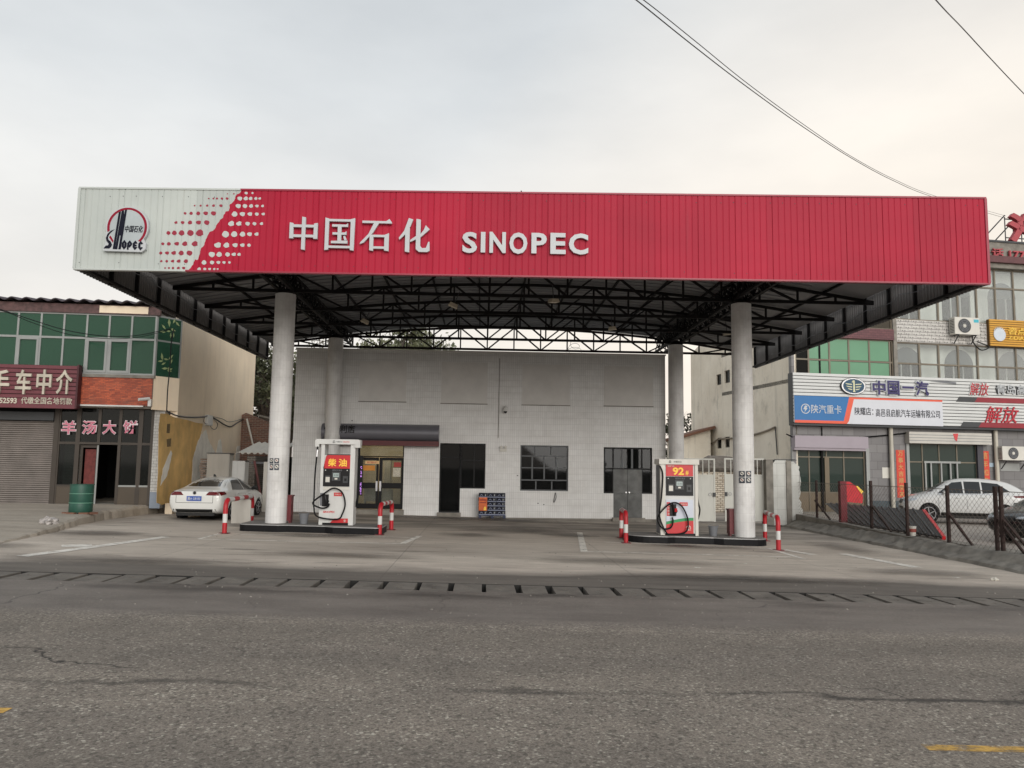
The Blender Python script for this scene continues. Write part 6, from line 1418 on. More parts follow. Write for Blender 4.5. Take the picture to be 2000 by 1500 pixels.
ell = lambda k: [(cx+ea*k*math.cos(R(t_)), cz+eb*k*math.sin(R(t_))) for t_ in range(0, 360, 12)]
em = part('oval_emblem', MB().prism(ell(1), -.12, -.02), DGREY, sg); part('emblem_ring', MB().prism(ell(.95), -.13, -.12), CHROME, em); part('emblem_field', MB().prism(ell(.84), -.135, -.13), mat('emblem_teal', srgb(24, 72, 100), .3, .3, 4), em)
WG = mat('emblem_cream', srgb(206, 206, 170), .3, .1)
mb = MB().prism([(cx-ea*.08, cz-eb*.7), (cx+ea*.16, cz-eb*.7), (cx+ea*.08, cz-eb*.6), (cx+ea*.08, cz+eb*.68), (cx-ea*.06, cz+eb*.68), (cx-ea*.18, cz+eb*.45), (cx-ea*.05, cz+eb*.42), (cx-ea*.05, cz-eb*.6)], -.142, -.135)
for sgn in (-1, 1):
    for k, (z_, ln) in enumerate(((.25, .68), (-.05, .62), (-.35, .5))): mb.prism([(cx+sgn*ea*.14, cz+eb*(z_-.12)), (cx+sgn*ea*.14, cz+eb*z_), (cx+sgn*ea*ln, cz+eb*(z_+.08)), (cx+sgn*ea*(ln-.12), cz+eb*(z_-.06))], -.141, -.135)
part('emblem_wing', mb, WG, em)
DR2 = mat('brush_red', srgb(178, 34, 50), .4, .08)
a, b_, c_, d_ = sr(1893, 748, 1931, 772); part('outline', text_mb('解放', a-.04, b_+.04, c_-.04, d_+.04, -.06, -.02, .035, .2), WHITE, sg); text(sg, 'character', '解放', (a, b_, c_, d_), -.08, -.06, DR2, .0, .2)
a, b_, c_, d_ = sr(1945, 753, 2042, 772); part('outline', text_mb('青岛高邑店', a, b_, c_, d_, -.05, -.02, .045), DGREY, sg); text(sg, 'character', '青岛高邑店', (a+.03, b_+.03, c_+.03, d_+.03), -.07, -.05, LETT, .008)
a, b_, c_, d_ = sr(1923, 794, 1990, 826); text(sg, 'character', '解放', (a, b_, c_, d_), -.07, -.02, DR2, .004, .25)
for v0, v1, u0, um in ((775, 785, 1868, 1907), (824, 834, 1876, 1915)):
    a, b_, c_, d_ = sr(u0, v0, um, v1); e_ = SX(2060, v0); 
    part('chevron', MB().prism([(a, c_), (b_-.1, c_), (b_+.1, d_), (a+.2, d_)], -.03, -.011), DGREY, sg); part('chevron', MB().prism([(b_-.1, c_), (e_, c_), (e_, d_), (b_+.1, d_)], -.031, -.011), mat('brick_red', srgb(142, 34, 46), .5), sg)
a, b_, c_, d_ = sr(1845, 746, 1868, 750); part('bent_slat', MB().prism([(a-.8, c_+.1), (b_, c_), (b_, d_), (a, d_+.04)], -.035, -.011), GREYP, sg)
part('soffit', MB().box(0, WS, .05, .5, zq0-.12, zq0), DGREY, sg)
# ---- gold salon sign, roof letters, outdoor units
a, b_, c_, d_ = RF.rect(1933, 627, 2070, 679, .25); gs = thing('gold_signboard', 'gold ribbed signboard with a white crown-shaped emblem at the right', 'sign', tuple(RF.o+RF.d*a-RF.n*.25), R(8)); GOLD = mat('gold_slat', srgb(206, 152, 52), .4, .1, 2)
part('backing', MB().box(0, b_-a, .03, .2, c_, d_), mat('gold_dark', srgb(96, 66, 20), .6), gs)
for k in range(12): part('slat', MB().box(.0, b_-a, -.02, .03, c_+(d_-c_)*k/12+.03, c_+(d_-c_)*(k+1)/12), GOLD, gs)
q = RF.rect(1940, 638, 1965, 665, .3); cx, cz, rr = (q[0]+q[1])/2-a, (q[2]+q[3])/2-.05, (q[1]-q[0])/2*.92
crown = [(cx+rr*math.cos(R(t_)), cz+rr*math.sin(R(t_))) for t_ in range(150, 391, 10)]
for k in range(7):
    t_ = 34+k*16.5; crown += [(cx+rr*.86*math.cos(R(t_+4)), cz+rr*.86*math.sin(R(t_+4))), (cx+rr*1.22*math.cos(R(t_+8)), cz+rr*1.22*math.sin(R(t_+8)))]
part('emblem', MB().prism(crown, -.06, -.02), mat('crown_white', srgb(206, 214, 222), .4), gs)
GOLDL = mat('gold_letter', srgb(232, 190, 80), .3, .1, met=.2)
q = RF.rect(1968, 640, 2004, 654, .3); text(gs, 'character', '咨点', (q[0]-a, q[1]-a, q[2], q[3]), -.08, -.02, GOLDL, .02); q = RF.rect(1969, 657, 2008, 664, .3); text(gs, 'lettering', 'ZiDiAN', (q[0]-a, q[1]-a, q[2], q[3]), -.06, -.02, GOLDL, .02)
a, b_, c_, d_ = RF.rect(1967, 422, 2038, 481, .1); rs = thing('roof_lettering', 'large red character standing on an iron frame on the roof at the right edge', 'sign', tuple(RF.o+RF.d*a+Vector((0, 0, ztop+.1))), R(8)); DUST = mat('faded_red', srgb(170, 64, 72), .5, .12)
text(rs, 'character', '汽', (0, b_-a, c_-ztop-.1+.1, d_-ztop), -.25, 0, DUST, .045)
for k in range(3): part('frame_bar', MB().bar((k*.8-.0, 0, d_-ztop-.1), (k*.8-.9, 1.2, 0), .05), DGREY, rs)
part('frame_bar', MB().bar((0, .03, d_-ztop-.3), (b_-a, .03, d_-ztop-.3), .05), DGREY, rs); part('frame_bar', MB().bar((0, .03, .3), (b_-a, .03, .3), .05), DGREY, rs)
for k in range(4): part('frame_post', MB().bar((k*.5, .03, 0), (k*.5, .03, d_-ztop-.2), .04), DGREY, rs)
q = RF.rect(1937, 488, 2040, 506, .4); ps_ = thing('parapet_lettering', 'row of red phone-number lettering on the grey parapet at the right edge', 'sign', tuple(RF.o+RF.d*q[0]-RF.n*.36), R(8)); text(ps_, 'lettering', '话 177', (0, (q[1]-q[0])*.62, q[2], q[3]), -.1, 0, DUST, .02)
def ac(nm, r_, d, lab, face=RF):
    a, b_, c_, d_ = face.rect(*r_, d); t_ = thing('outdoor_unit', lab, 'air conditioner', tuple(face.o+face.d*((a+b_)/2)-face.n*d+Vector((0, 0, c_))), face.a, 'air conditioner outdoor units on the dealer building'); hw, h = (b_-a)/2, d_-c_; dep = min(.4, d-.02)
    part('casing', MB().box(-hw, hw, 0, dep, 0, h), CREAM, t_); cx = -hw*.22; rr = h*.42
    part('fan_grille', MB().lathe([(rr, -.012), (rr*.96, 0)], (cx, 0, h*.5), 24, 'Y'), DGREY, t_)
    for k in range(1, 4): part('grille_ring', MB().prism(arc(cx, h*.5, rr*k/4+.012, 0, 350, 20)+arc(cx, h*.5, rr*k/4-.012, 350, 0, 20), -.02, -.012), CREAM if k == 1 else GREYP, t_)
    for k in range(6): part('grille_spoke', MB().bar((cx, -.018, h*.5), (cx+rr*math.cos(R(k*60)), -.018, h*.5+rr*math.sin(R(k*60))), .015), GREYP, t_)
    part('hub', MB().lathe([(.06, -.03), (.07, -.012)], (cx, 0, h*.5), 12, 'Y'), CREAM, t_)
    for k in range(9): part('side_louvre', MB().box(-hw-.006, -hw, .06, dep-.05, h*(.1+.09*k), h*(.14+.09*k)), DGREY, t_)
    for sx_ in (-hw*.7, hw*.7): part('bracket', MB().bar((sx_, dep, -.45), (sx_, 0, -.03), .04), DGREY, t_); part('bracket', MB().box(sx_-.03, sx_+.03, 0, dep, -.04, 0), DGREY, t_)
    return t_, hw, h
t_, hw, h = ac('ac', (1865, 620, 1913, 653), .55, 'white outdoor unit with a blue energy sticker on the white spandrel')
part('sticker', MB().box(hw*.55, hw*.95, -.006, 0, h*.72, h*.9), mat('cyan_sticker', srgb(60, 172, 190), .5), t_); part('pipe_loop', MB().tube(bez([(hw*.6, .2, 0), (hw*.7, .2, -.4), (hw*1.3, .2, -.75), (hw*2.0, .25, -.55), (hw*1.1, .3, -.3)]), .03, 6), BLACK, t_)
ac('ac', (1958, 872, 2012, 899), .55, 'white outdoor unit with a round grey fan at the right edge of the ground floor')
pts = [RF.at(u, v, .05) for u, v in ((1535, 848), (1560, 857), (1620, 860), (1700, 853), (1770, 846))]; solo('front_cable', MB().tube(bez([tuple(RF.o+RF.d*a-RF.n*.08+Vector((0, 0, z))) for a, z in pts]), .035, 5), BLACK, 'black cable sagging under the dealer signboard above the lilac shutter box', 'cable')
part('panel_wall', MB().box(rx_(1955, 940), rx_(1992, 940), -.02, 0, rz2(1970, 920), rz2(1970, 905)), ALU, rb)

# ================================================================ GATE, STUB WALL, WHITE BRICK WALL
GY = 31.75; GF2 = Frame((0, GY, 0), 0); GW = mat('gate_white', srgb(202, 202, 194), .5, .06, 1.2, dirt=.25)
for u0, u1, lab in ((1302, 1398, 'white sheet metal gate leaf left of the gap, beside the shop wall'), (1417, 1493, 'white sheet metal gate leaf behind the right front column')):
    a, b_, c_, d_ = GF2.rect(u0, 895, u1, 1019); t_ = thing('gate_leaf', lab, 'gate', (a if u0 < 1400 else b_, GY, c_), R(2) if u0 < 1400 else R(-5), 'white metal gate leaves'); W_ = b_-a; H_ = d_-c_; X0 = 0 if u0 < 1400 else -W_; zs_ = H_*.72
    part('sheet', MB().box(X0, X0+W_, 0, .03, .06, zs_), GW, t_)
    for z_ in (0.02, zs_, H_-.06): part('frame_rail', MB().box(X0+.06, X0+W_-.06, -.012, .042, z_, z_+.06), GW, t_)
    for x_0 in (X0, X0+W_-.06): part('frame_stile', MB().box(x_0, x_0+.06, -.015, .045, 0, H_), GW, t_)
    n = int(W_/.24)
    for k in range(1, n): part('bar', MB().box(X0+W_*k/n-.016, X0+W_*k/n+.016, 0, .03, zs_+.06, H_-.06), GW, t_)
    xl_ = X0+W_-.05 if u0 < 1400 else X0+.05; part('lock', MB().box(xl_-.05, xl_+.05, -.07, .0, zs_*.55, zs_*.55+.16), DGREY, t_)
    part('ring_pull', MB().prism(arc(xl_+.16*(1 if u0 > 1400 else -1), zs_*.6, .07, 0, 350, 14)+arc(xl_+.16*(1 if u0 > 1400 else -1), zs_*.6, .05, 350, 0, 14), -.03, -.012), STEEL, t_)
a, b_, c_, d_ = GF2.rect(1492, 899, 1541, 1020); wl = thing('stub_wall', 'white tiled stub wall with a broken jagged end between gate and fence', 'wall', (a, GY, c_)); W_ = b_-a; H_ = d_-c_
TP = brickmat('stub_tile', srgb(206, 207, 202), srgb(198, 199, 194), srgb(160, 158, 152), .3, .45, .004, 'XZ', 0, dirt=.35)
part('pier', MB().box(0, .28, -.3, .3, -.1, H_+.02), CURB, wl); part('panel', MB().prism([(.28, -.1), (W_-.2, -.1), (W_-.2, H_), (.4, H_), (.3, H_-.12)], -.25, .2), TP, wl)
part('post', MB().box(W_-.2, W_+.0, -.3, .25, -.1, H_-.04), CURB, wl)
jag = [(W_, -.1), (W_+.36, -.1), (W_+.4, .25), (W_+.44, .5), (W_+.36, .62), (W_+.38, .8), (W_+.28, .95), (W_+.36, 1.15), (W_+.34, 1.4), (W_+.38, 1.62), (W_+.34, 2.0), (W_+.36, H_-.5), (W_+.3, H_-.36), (W_+.34, H_-.25), (W_+.2, H_-.14), (W_+.1, H_-.06), (W_, H_-.04)]
part('broken_end', MB().prism(jag, -.28, .18), TP, wl); part('exposed_brick', MB().prism([(x-.05 if i > 1 else x, z) for i, (x, z) in enumerate(jag)], .18, .28), BRK, wl)
mb = MB()
for k in range(16): x = .3+W_*.9*k/16; mb.box(x, x+.12, -.2+random.uniform(-.05, .05), .1, H_, H_+random.uniform(.01, .05))
part('broken_coping', mb, DGREY, wl, kind='stuff')
a, b_ = PY(1325, 1004, 42), PY(1510, 1004, 42); zt = PY(1420, 909, 42).z
WBR = brickmat('limewashed_brickwork', srgb(214, 206, 190), srgb(182, 170, 150), srgb(96, 82, 68), .27, .1, .016, 'XZ', .5, dirt=.55, dirtsc=(2.5, 2.5, 2.5), dirtcol=(.16, .1, .07), bump=1)
ww = thing('brick_yard_wall', 'limewashed brick wall seen through the gap in the white gates', 'wall', (a.x, 42, zg(a.x)-.2)); part('masonry', MB().box(0, b_.x-a.x, 0, .3, 0, zt-zg(a.x)+.2), WBR, ww)
o = solo('rubble_heap', crumple(1.6, .3, 21), mat('rubble_grey', srgb(112, 106, 100), .95, .4, 5), 'grey rubble heaped on top of the limewashed wall behind the gate', 'rubble'); o.location = (a.x+(b_.x-a.x)*.55, 42.1, zt-.35); o.scale = (1.5, .3, .9)
random.seed(5)
a, b_ = PY(1326, 880, 48), PY(1356, 880, 48); lw_ = thing('low_outbuilding', 'low pale outbuilding with a sloping tiled roof behind the right rear column', 'building', (a.x, 48, zg(a.x))); zt = PY(1340, 858, 48).z-zg(a.x)
part('wall', MB().prism([(0, 0), (b_.x-a.x+1, 0), (b_.x-a.x+1, zt+.6), (0, zt)], 0, 3), WEATH, lw_); part('roof', MB().bar((-.3, 1.4, zt), (b_.x-a.x+1.2, 1.4, zt+.75), 3.6, .15), BRK, lw_)

# ================================================================ CHAIN-LINK FENCE ON THE RIGHT
RUST = mat('rusty_post', srgb(54, 38, 34), .85, .4, 9, .4, 40); RSTR = mat('maroon_post', srgb(112, 34, 42), .7, .25, 6)
fn = thing('chain_link_fence', 'rusty chain-link fence along the concrete plinth at the right', 'fence', (FX, 24, 0))
FO = Vector((FX, 24, 0))
def fpt(u, v): q = PX(u, v, FX); return q
posts = []
for ub, vb, ut, vt, w_, m_ in ((1596, 1010, 1595, 938, .07, RUST), (1703, 1031, 1700, 939, .075, RUST), (1773, 1041, 1767, 943, .075, RUST), (1854, 1058, 1849, 948, .075, RUST), (1949, 1078, 1940, 950, .075, RUST), (1960, 1081, 1951, 950, .075, RUST), (2040, 1098, 2030, 955, .075, RUST)):
    q = fpt(ub, vb); zt = fpt((ub+ut)/2, vt).z; posts.append((q.y, q.z, zt))
    part('post', MB().box(-w_/2, w_/2, q.y-24-w_/2, q.y-24+w_/2, q.z-.12, zt), m_, fn)
posts.sort()
pz_ = lambda y, top: (lambda A_, B_: A_[1+top]+(B_[1+top]-A_[1+top])*(y-A_[0])/(B_[0]-A_[0]))(posts[0], posts[-1])
y0f, y1f = posts[0][0], 31.6
part('plinth', MB().add([(x, y-24, z) for y in (y0f-1, y1f) for x, z in ((-.14, fz(y)-.3), (-.14, pz_(y, 0)-.02), (.14, pz_(y, 0)-.02), (.14, fz(y)-.3))], [(0, 1, 5, 4), (1, 2, 6, 5), (2, 3, 7, 6), (0, 3, 2, 1), (4, 5, 6, 7)]), CURB, fn)
WIRE = mat('fence_wire', srgb(122, 112, 104), .6, .2, met=.3)
mb = MB(); y = y0f-2.2; H_ = 1.2; sp = .19
while y < y1f+2.2:
    for s_ in (1, -1):
        ya, yb = y, y+s_*1.7; ta, tb = 0., 1.
        def cut(yv): return (yv-ya)/(yb-ya)
        lo, hi = sorted((cut(y0f-.8), cut(y1f))); ta, tb = max(0, lo), min(1, hi)
        if tb <= ta: continue
        P_ = []
        for t_ in (ta, tb):
            yy = ya+(yb-ya)*t_; zb_, zt_ = pz_(yy, 0)+.03, pz_(yy, 1)-.1; P_.append((0.012*s_, yy-24, zb_+(zt_-zb_)*t_))
        mb.tube(P_, .004, 3, False)
    y += sp
part('wire_mesh', mb, WIRE, fn, kind='stuff')
for top, dz in ((1, -.1), (0, .03)): part('tension_wire', MB().tube([(0, y-24, pz_(y, top)+dz) for y in (y0f-1, (y0f+y1f)/2, y1f)], .009, 5), WIRE, fn)
for yq, dy in ((posts[5][0] if len(posts) > 5 else 28, -1.1), (posts[3][0], -1.0), (posts[2][0], -1.0), (posts[1][0], -1.1), (30, -1.2)):
    part('stay', MB().bar((.02, yq-24, pz_(yq, 1)-.75), (.06, yq-24+dy, pz_(yq+dy, 0)), .05), RUST, fn)
q = PX(1647, 1021, FX+.15); qt = PX(1643, 940, FX+.15); rp = solo('maroon_post', MB().box(-.11+q.x, q.x+.11, q.y-.1, q.y+.1, q.z, qt.z), RSTR, 'thick maroon post standing just behind the chain-link fence', 'post')
solo('post_foot', MB().box(-.25+q.x, q.x+.25, q.y-.25, q.y+.25, q.z-.04, q.z), RSTR, 'flat maroon foot plate under the maroon post', 'plate')
yq = 29.8; pl = [PY(u, v, yq) for u, v in ((1645, 941), (1660, 941), (1672, 950), (1683, 961), (1686, 972), (1684, 983), (1660, 981), (1645, 979))]
rbd = thing('red_banner_board', 'red cloth-covered board with a yellow upper edge standing behind the fence', 'banner', (pl[0].x, yq, -.09)); rel = [(p_.x-pl[0].x, p_.z+.09) for p_ in pl]
part('cloth', MB().prism(rel, 0, .25), mat('banner_red', srgb(196, 26, 40), .6, .2, 5), rbd); part('yellow_edge', MB().prism([rel[2], (rel[2][0]+.05, rel[2][1]+.02), (rel[3][0]+.06, rel[3][1]+.02), (rel[3][0]-.02, rel[3][1]-.06)], -.02, .26), YEL, rbd); part('prop', MB().box(.1, .2, .05, .15, 0, rel[-1][1]), RSTR, rbd)
# ribbed dark panels leaning on the fence
a, b_ = PX(1660, 1024, FX+.25), PX(1843, 1052, FX+.25); a2, b2_ = PX(1614, 985, FX+1.05), PX(1803, 999, FX+1.05)
lp = thing('leaning_sign_panel', 'dark ribbed sign panel with a red end leaning back behind the chain-link fence', 'panel', (a.x, a.y, -.09)); K = [Vector(v_)-Vector((a.x, a.y, -.09)) for v_ in (a, b_, b2_, a2)]
for v_ in K[:2]: v_.z = max(v_.z, .0)
nrm = (K[1]-K[0]).cross(K[3]-K[0]).normalized()*.06
def lerp2(s_, t_): return (K[0]*(1-s_)+K[1]*s_)*(1-t_) + (K[3]*(1-s_)+K[2]*s_)*t_
part('sheet', MB().add(K + [v_+nrm for v_ in K], [(3, 2, 1, 0), (4, 5, 6, 7), (0, 1, 5, 4), (1, 2, 6, 5), (2, 3, 7, 6), (3, 0, 4, 7)]), mat('panel_charcoal', srgb(56, 54, 56), .5, .25, 2), lp)
for k in range(1, 14): part('rib', MB().bar(lerp2(k/14, 0)-nrm*.3, lerp2(k/14, 1)-nrm*.3, .05), DGREY, lp); 
for k in range(1, 14): part('rib', MB().bar(lerp2(k/14, 0)+nrm*1.3, lerp2(k/14, 1)+nrm*1.3, .05), DGREY, lp)
part('red_end', MB().bar(lerp2(1.004, 0), lerp2(1.004, 1), .09, .14), RED, lp); part('pale_trim', MB().bar(lerp2(0, 1.01), lerp2(1, 1.01), .05), CREAM, lp)
q = PX(1787, 1038, FX-.05); tg = thing('fence_tag', 'small printed plastic cup tied to the foot of the fence', 'cup', (q.x-.06, q.y, q.z-.12)); part('cup', MB().lathe([(.07, 0), (.095, .26), (.1, .27)], n=14), CREAM, tg, True); part('print', MB().lathe([(.081, .1), (.0925, .2)], n=14), mat('print_red', srgb(150, 76, 66), .6), tg, True)

# ================================================================ CARS
CARW = mat('car_white', srgb(222, 222, 218), .25, .04, 2); MATS['car_white'].node_tree.nodes['Principled BSDF'].inputs['Coat Weight'].default_value = .6
CARP = mat('car_pearl', srgb(206, 206, 204), .25, .04, 2); MATS['car_pearl'].node_tree.nodes['Principled BSDF'].inputs['Coat Weight'].default_value = .6
CARK = mat('car_black', (.016, .017, .018), .25, .1, 2); MATS['car_black'].node_tree.nodes['Principled BSDF'].inputs['Coat Weight'].default_value = .6
CGL = mat('car_glass', (.025, .028, .03), .06, .1, 2); TAIL = mat('tail_lamp', srgb(96, 10, 18), .2, .2, 12); TRIM = mat('car_trim', (.012, .012, .012), .5, .1); ALLOY = mat('alloy', (.42, .42, .43), .35, .1, met=.7)
PLATE = mat('plate_blue', srgb(36, 82, 170), .45, .06); SEAM = mat('panel_gap', (.02, .02, .02), .7); HEADL = mat('head_lamp', srgb(176, 182, 188), .15, .2, 10)
def build_car(name, label, paint, spec, loc, rz, scale=1., tall=False):
    """local: +x is forward, wheels on z = 0"""
    root = thing(name, label, 'car', loc, rz); root.scale = (scale,)*3
    bm_v = []; rows = []
    for (x, zb, wb, wm, zs, ws, wr, zr, zt) in spec['sec']:
        half = [(0, zb), (wb*.9, zb), (wb, zb+.05), (wm, zb+.22), (wm, (zb+zs)*.55), (wm*.995, zs-.1), (ws, zs), (ws+(wr-ws)*.5, zs+(zr-zs)*.5), (wr, zr), (wr*.62, zr+(zt-zr)*.75), (0, zt)]
        full = half + [(-y, z) for y, z in half[-2:0:-1]]
        rows.append([(x, y, z) for y, z in full])
    mb = MB(); n = len(rows[0])
    for r_ in rows: mb.v += r_
    for i in range(len(rows)-1):
        for k in range(n):
            k2 = (k+1) % n; mb.f.append((i*n+k, (i+1)*n+k, (i+1)*n+k2, i*n+k2))
    mb.f.append(tuple(range(n))[::-1][::-1]); mb.f.append(tuple((len(rows)-1)*n+k for k in range(n))[::-1])
    me = mb.mesh('body', paint); bm = bmesh.new(); bm.from_mesh(me); bmesh.ops.recalc_face_normals(bm, faces=bm.faces); bm.to_mesh(me); bm.free()
    body = link('body', me, root)
    sub = body.modifiers.new('s', 'SUBSURF'); sub.levels = 2; sub.render_levels = 2
    body.parent = None; bpy.context.view_layer.update()
    dg = bpy.context.evaluated_depsgraph_get(); full = bpy.data.meshes.new_from_object(body.evaluated_get(dg))
    bvh = BVHTree.FromPolygons([v.co.copy() for v in full.vertices], [tuple(p_.vertices) for p_ in full.polygons])
    # wheel wells
    cut = MB(); rw = spec['rw']
    for wx in spec['wheels']:
        for s_ in (1, -1): cut.lathe([(rw*1.13, s_*.5), (rw*1.13, s_*1.3)] if s_ > 0 else [(rw*1.13, -1.3), (rw*1.13, -.5)], (wx, 0, rw*1.0), 28, 'Y')
    cme = cut.mesh('cut', SEAM); bm = bmesh.new(); bm.from_mesh(cme); bmesh.ops.recalc_face_normals(bm, faces=bm.faces); bm.to_mesh(cme); bm.free()
    co = link('cut', cme); bl = body.modifiers.new('b', 'BOOLEAN'); bl.object = co; bl.operation = 'DIFFERENCE'; bl.solver = 'EXACT'
    bpy.context.view_layer.update()
    me2 = bpy.data.meshes.new_from_object(body.evaluated_get(bpy.context.evaluated_depsgraph_get()))
    body.modifiers.clear(); body.data = me2; bpy.data.objects.remove(co)
    me2.polygons.foreach_set('use_smooth', [True]*len(me2.polygons)); me2.set_sharp_from_angle(angle=R(40))
    body.parent = root
    def cast(o_, d_):
        h_ = bvh.ray_cast(Vector(o_), Vector(d_)); return h_[0]
    def skin(nm, quad, ax, m_, par, off=.006, nu=10, nv=5, lab=None):
        """quad: 4 corners in the projection plane (a,b): ax 'L'/'R' -> (x,z); 'B' rear / 'F' front -> (y,z); 'T' -> (x,y)"""
        P_ = []
        for j in range(nv+1):
            for i in range(nu+1):
                s_, t_ = i/nu, j/nv
                a = (quad[0][0]*(1-s_)+quad[1][0]*s_)*(1-t_)+(quad[3][0]*(1-s_)+quad[2][0]*s_)*t_
                b_ = (quad[0][1]*(1-s_)+quad[1][1]*s_)*(1-t_)+(quad[3][1]*(1-s_)+quad[2][1]*s_)*t_
                o_, d_ = {'L': ((a, 3, b_), (0, -1, 0)), 'R': ((a, -3, b_), (0, 1, 0)), 'B': ((-4, a, b_), (1, 0, 0)), 'F': ((4, a, b_), (-1, 0, 0)), 'T': ((a, b_, 4), (0, 0, -1))}[ax]
                h_ = cast(o_, d_)
                if h_ is None: h_ = Vector(o_)+Vector(d_)*(3 if ax in 'LR' else 2.5)
                P_.append(h_-Vector(d_)*off)
        F_ = [(j*(nu+1)+i, j*(nu+1)+i+1, (j+1)*(nu+1)+i+1, (j+1)*(nu+1)+i) for j in range(nv) for i in range(nu)]
        return part(nm, MB().add(P_, F_), m_, par, True, lab)
    for nm, ax, q, mk in spec['skins']:
        for side in (('L', 'R') if ax == 'S' else (ax,)): skin(nm, q, side, {'glass': CGL, 'tail': TAIL, 'trim': TRIM, 'seam': SEAM, 'head': HEADL, 'chrome': CHROME, 'paint': paint}[mk], root, .005 if mk != 'seam' else .003)
    if spec.get('quarter'): pass
    for sgn, ax in ((1, 'L'), (-1, 'R')):
        mx, mz = spec['mirror']; h_ = cast((mx, 3*sgn, mz), (0, -sgn, 0)) or Vector((mx, .85*sgn, mz))
        part('mirror', MB().tube([(mx, h_.y-.02*sgn, mz), (mx-.02, h_.y+.1*sgn, mz+.05), (mx-.04, h_.y+.22*sgn, mz+.06)], [.03, .075, .05], 10), TRIM if paint != CARP else paint, root, True)
        for hx, hz in spec['handles']:
            h_ = cast((hx, 3*sgn, hz), (0, -sgn, 0))
            part('door_handle', MB().tube([(hx-.1, h_.y+.012*sgn, hz), (hx, h_.y+.03*sgn, hz+.004), (hx+.1, h_.y+.012*sgn, hz)], .017, 8), CHROME if not tall else paint, root, True)
    for wx in spec['wheels']:
        for s_ in (1, -1):
            y = s_*spec['track']; wh = part('wheel', MB().lathe([(rw*.66, -.1), (rw*.93, -.105), (rw, -.07), (rw, .07), (rw*.93, .105), (rw*.66, .1)], (wx, y, rw), 28, 'Y'), RUBBER, root, True)
            part('rim', MB().lathe([(rw*.68, -.05), (rw*.68, .05)], (wx, y+s_*.03, rw), 24, 'Y'), DGREY, wh, True)
            for k in range(5):
                a = R(k*72+10); c_ = Vector((wx, y+s_*.088, rw)); part('spoke', MB().bar(c_, c_+Vector((math.cos(a)*rw*.66, 0, math.sin(a)*rw*.66)), .05, .03), ALLOY, wh)
            part('rim_lip', MB().prism(arc(wx, rw, rw*.7, 0, 350, 24)+arc(wx, rw, rw*.63, 350, 0, 24), y+s_*.095-.008, y+s_*.095+.008), ALLOY, wh)
    under = spec['under']; part('underbody', MB().box(under[0], under[1], -.62, .62, .2, .42), TRIM, root)
    return root, cast, skin
# sections: x, sill z, sill half-width, max half-width, shoulder z, shoulder half-width, roof-edge half-width, roof-edge z, top z
SEDAN = dict(sec=[(-2.33, .42, .6, .74, .86, .7, .5, .93, .95), (-2.27, .3, .76, .86, .96, .8, .62, 1.02, 1.04), (-2.0, .24, .8, .9, 1.0, .85, .66, 1.05, 1.09), (-1.62, .22, .8, .905, 1.0, .86, .66, 1.1, 1.14), (-1.15, .22, .8, .905, .99, .86, .6, 1.28, 1.33), (-.6, .22, .8, .905, .98, .865, .565, 1.39, 1.45), (0, .22, .8, .905, .97, .87, .57, 1.41, 1.47), (.5, .22, .8, .905, .96, .87, .58, 1.36, 1.42), (1.0, .22, .8, .905, .95, .86, .64, 1.14, 1.19), (1.35, .22, .8, .905, .93, .85, .68, .98, 1.02), (1.9, .24, .78, .89, .84, .8, .62, .88, .92), (2.2, .28, .7, .8, .72, .68, .5, .76, .79), (2.33, .38, .55, .62, .6, .52, .4, .63, .65)],
    wheels=(-1.3, 1.38), rw=.32, track=.79, mirror=(.75, 1.0), handles=((-.75, .9), (.25, .88)), under=(-2.2, 2.2),
    skins=[('rear_window', 'B', [(-.66, 1.14), (.66, 1.14), (.5, 1.375), (-.5, 1.375)], 'glass'), ('side_window', 'S', [(-1.2, 1.03), (-.12, 1.0), (-.12, 1.36), (-.72, 1.355)], 'glass'), ('side_window', 'S', [(-.06, 1.0), (.98, 1.0), (.42, 1.345), (-.06, 1.36)], 'glass'), ('windscreen', 'F', [(-.66, 1.06), (.66, 1.06), (.52, 1.36), (-.52, 1.36)], 'glass'),
           ('tail_lamp', 'B', [(.36, .87), (.8, .86), (.82, .985), (.46, .985)], 'tail'), ('tail_lamp', 'B', [(-.36, .87), (-.8, .86), (-.82, .985), (-.46, .985)], 'tail'), ('tail_lamp', 'S', [(-2.24, .86), (-1.86, .9), (-1.95, .99), (-2.24, .985)], 'tail'),
           ('boot_seam', 'B', [(-.6, .62), (.6, .62), (.6, .632), (-.6, .632)], 'seam'), ('boot_seam', 'B', [(-.61, .62), (-.598, .62), (-.598, .87), (-.61, .87)], 'seam'), ('boot_seam', 'B', [(.598, .62), (.61, .62), (.61, .87), (.598, .87)], 'seam'), ('boot_lip', 'B', [(-.7, 1.0), (.7, 1.0), (.7, 1.012), (-.7, 1.012)], 'seam'),
           ('lower_bumper', 'B', [(-.72, .31), (.72, .31), (.7, .42), (-.7, .42)], 'trim'), ('sill_trim', 'S', [(-.9, .25), (.95, .25), (.95, .31), (-.9, .31)], 'trim'), ('door_seam', 'S', [(-.095, .36), (-.083, .36), (-.083, 1.0), (-.095, 1.0)], 'seam'), ('door_seam', 'S', [(1.05, .36), (1.06, .36), (1.02, .98), (1.01, .98)], 'seam'), ('door_seam', 'S', [(-1.0, .5), (-.99, .5), (-1.12, 1.0), (-1.13, 1.0)], 'seam')])
p = PZ(396, 1018, .165)
sd, cast, skin = build_car('white_sedan', 'white saloon car parked facing away beside the left front column', CARW, SEDAN, (-8.86, 27.9, zg(-8.86)-.05), R(90-3), .96)
h_ = cast((-4, 0, .78), (1, 0, 0)); pl = part('number_plate', MB().box(h_.x-.03, h_.x-.008, -.24, .24, .69, .84), PLATE, sd)
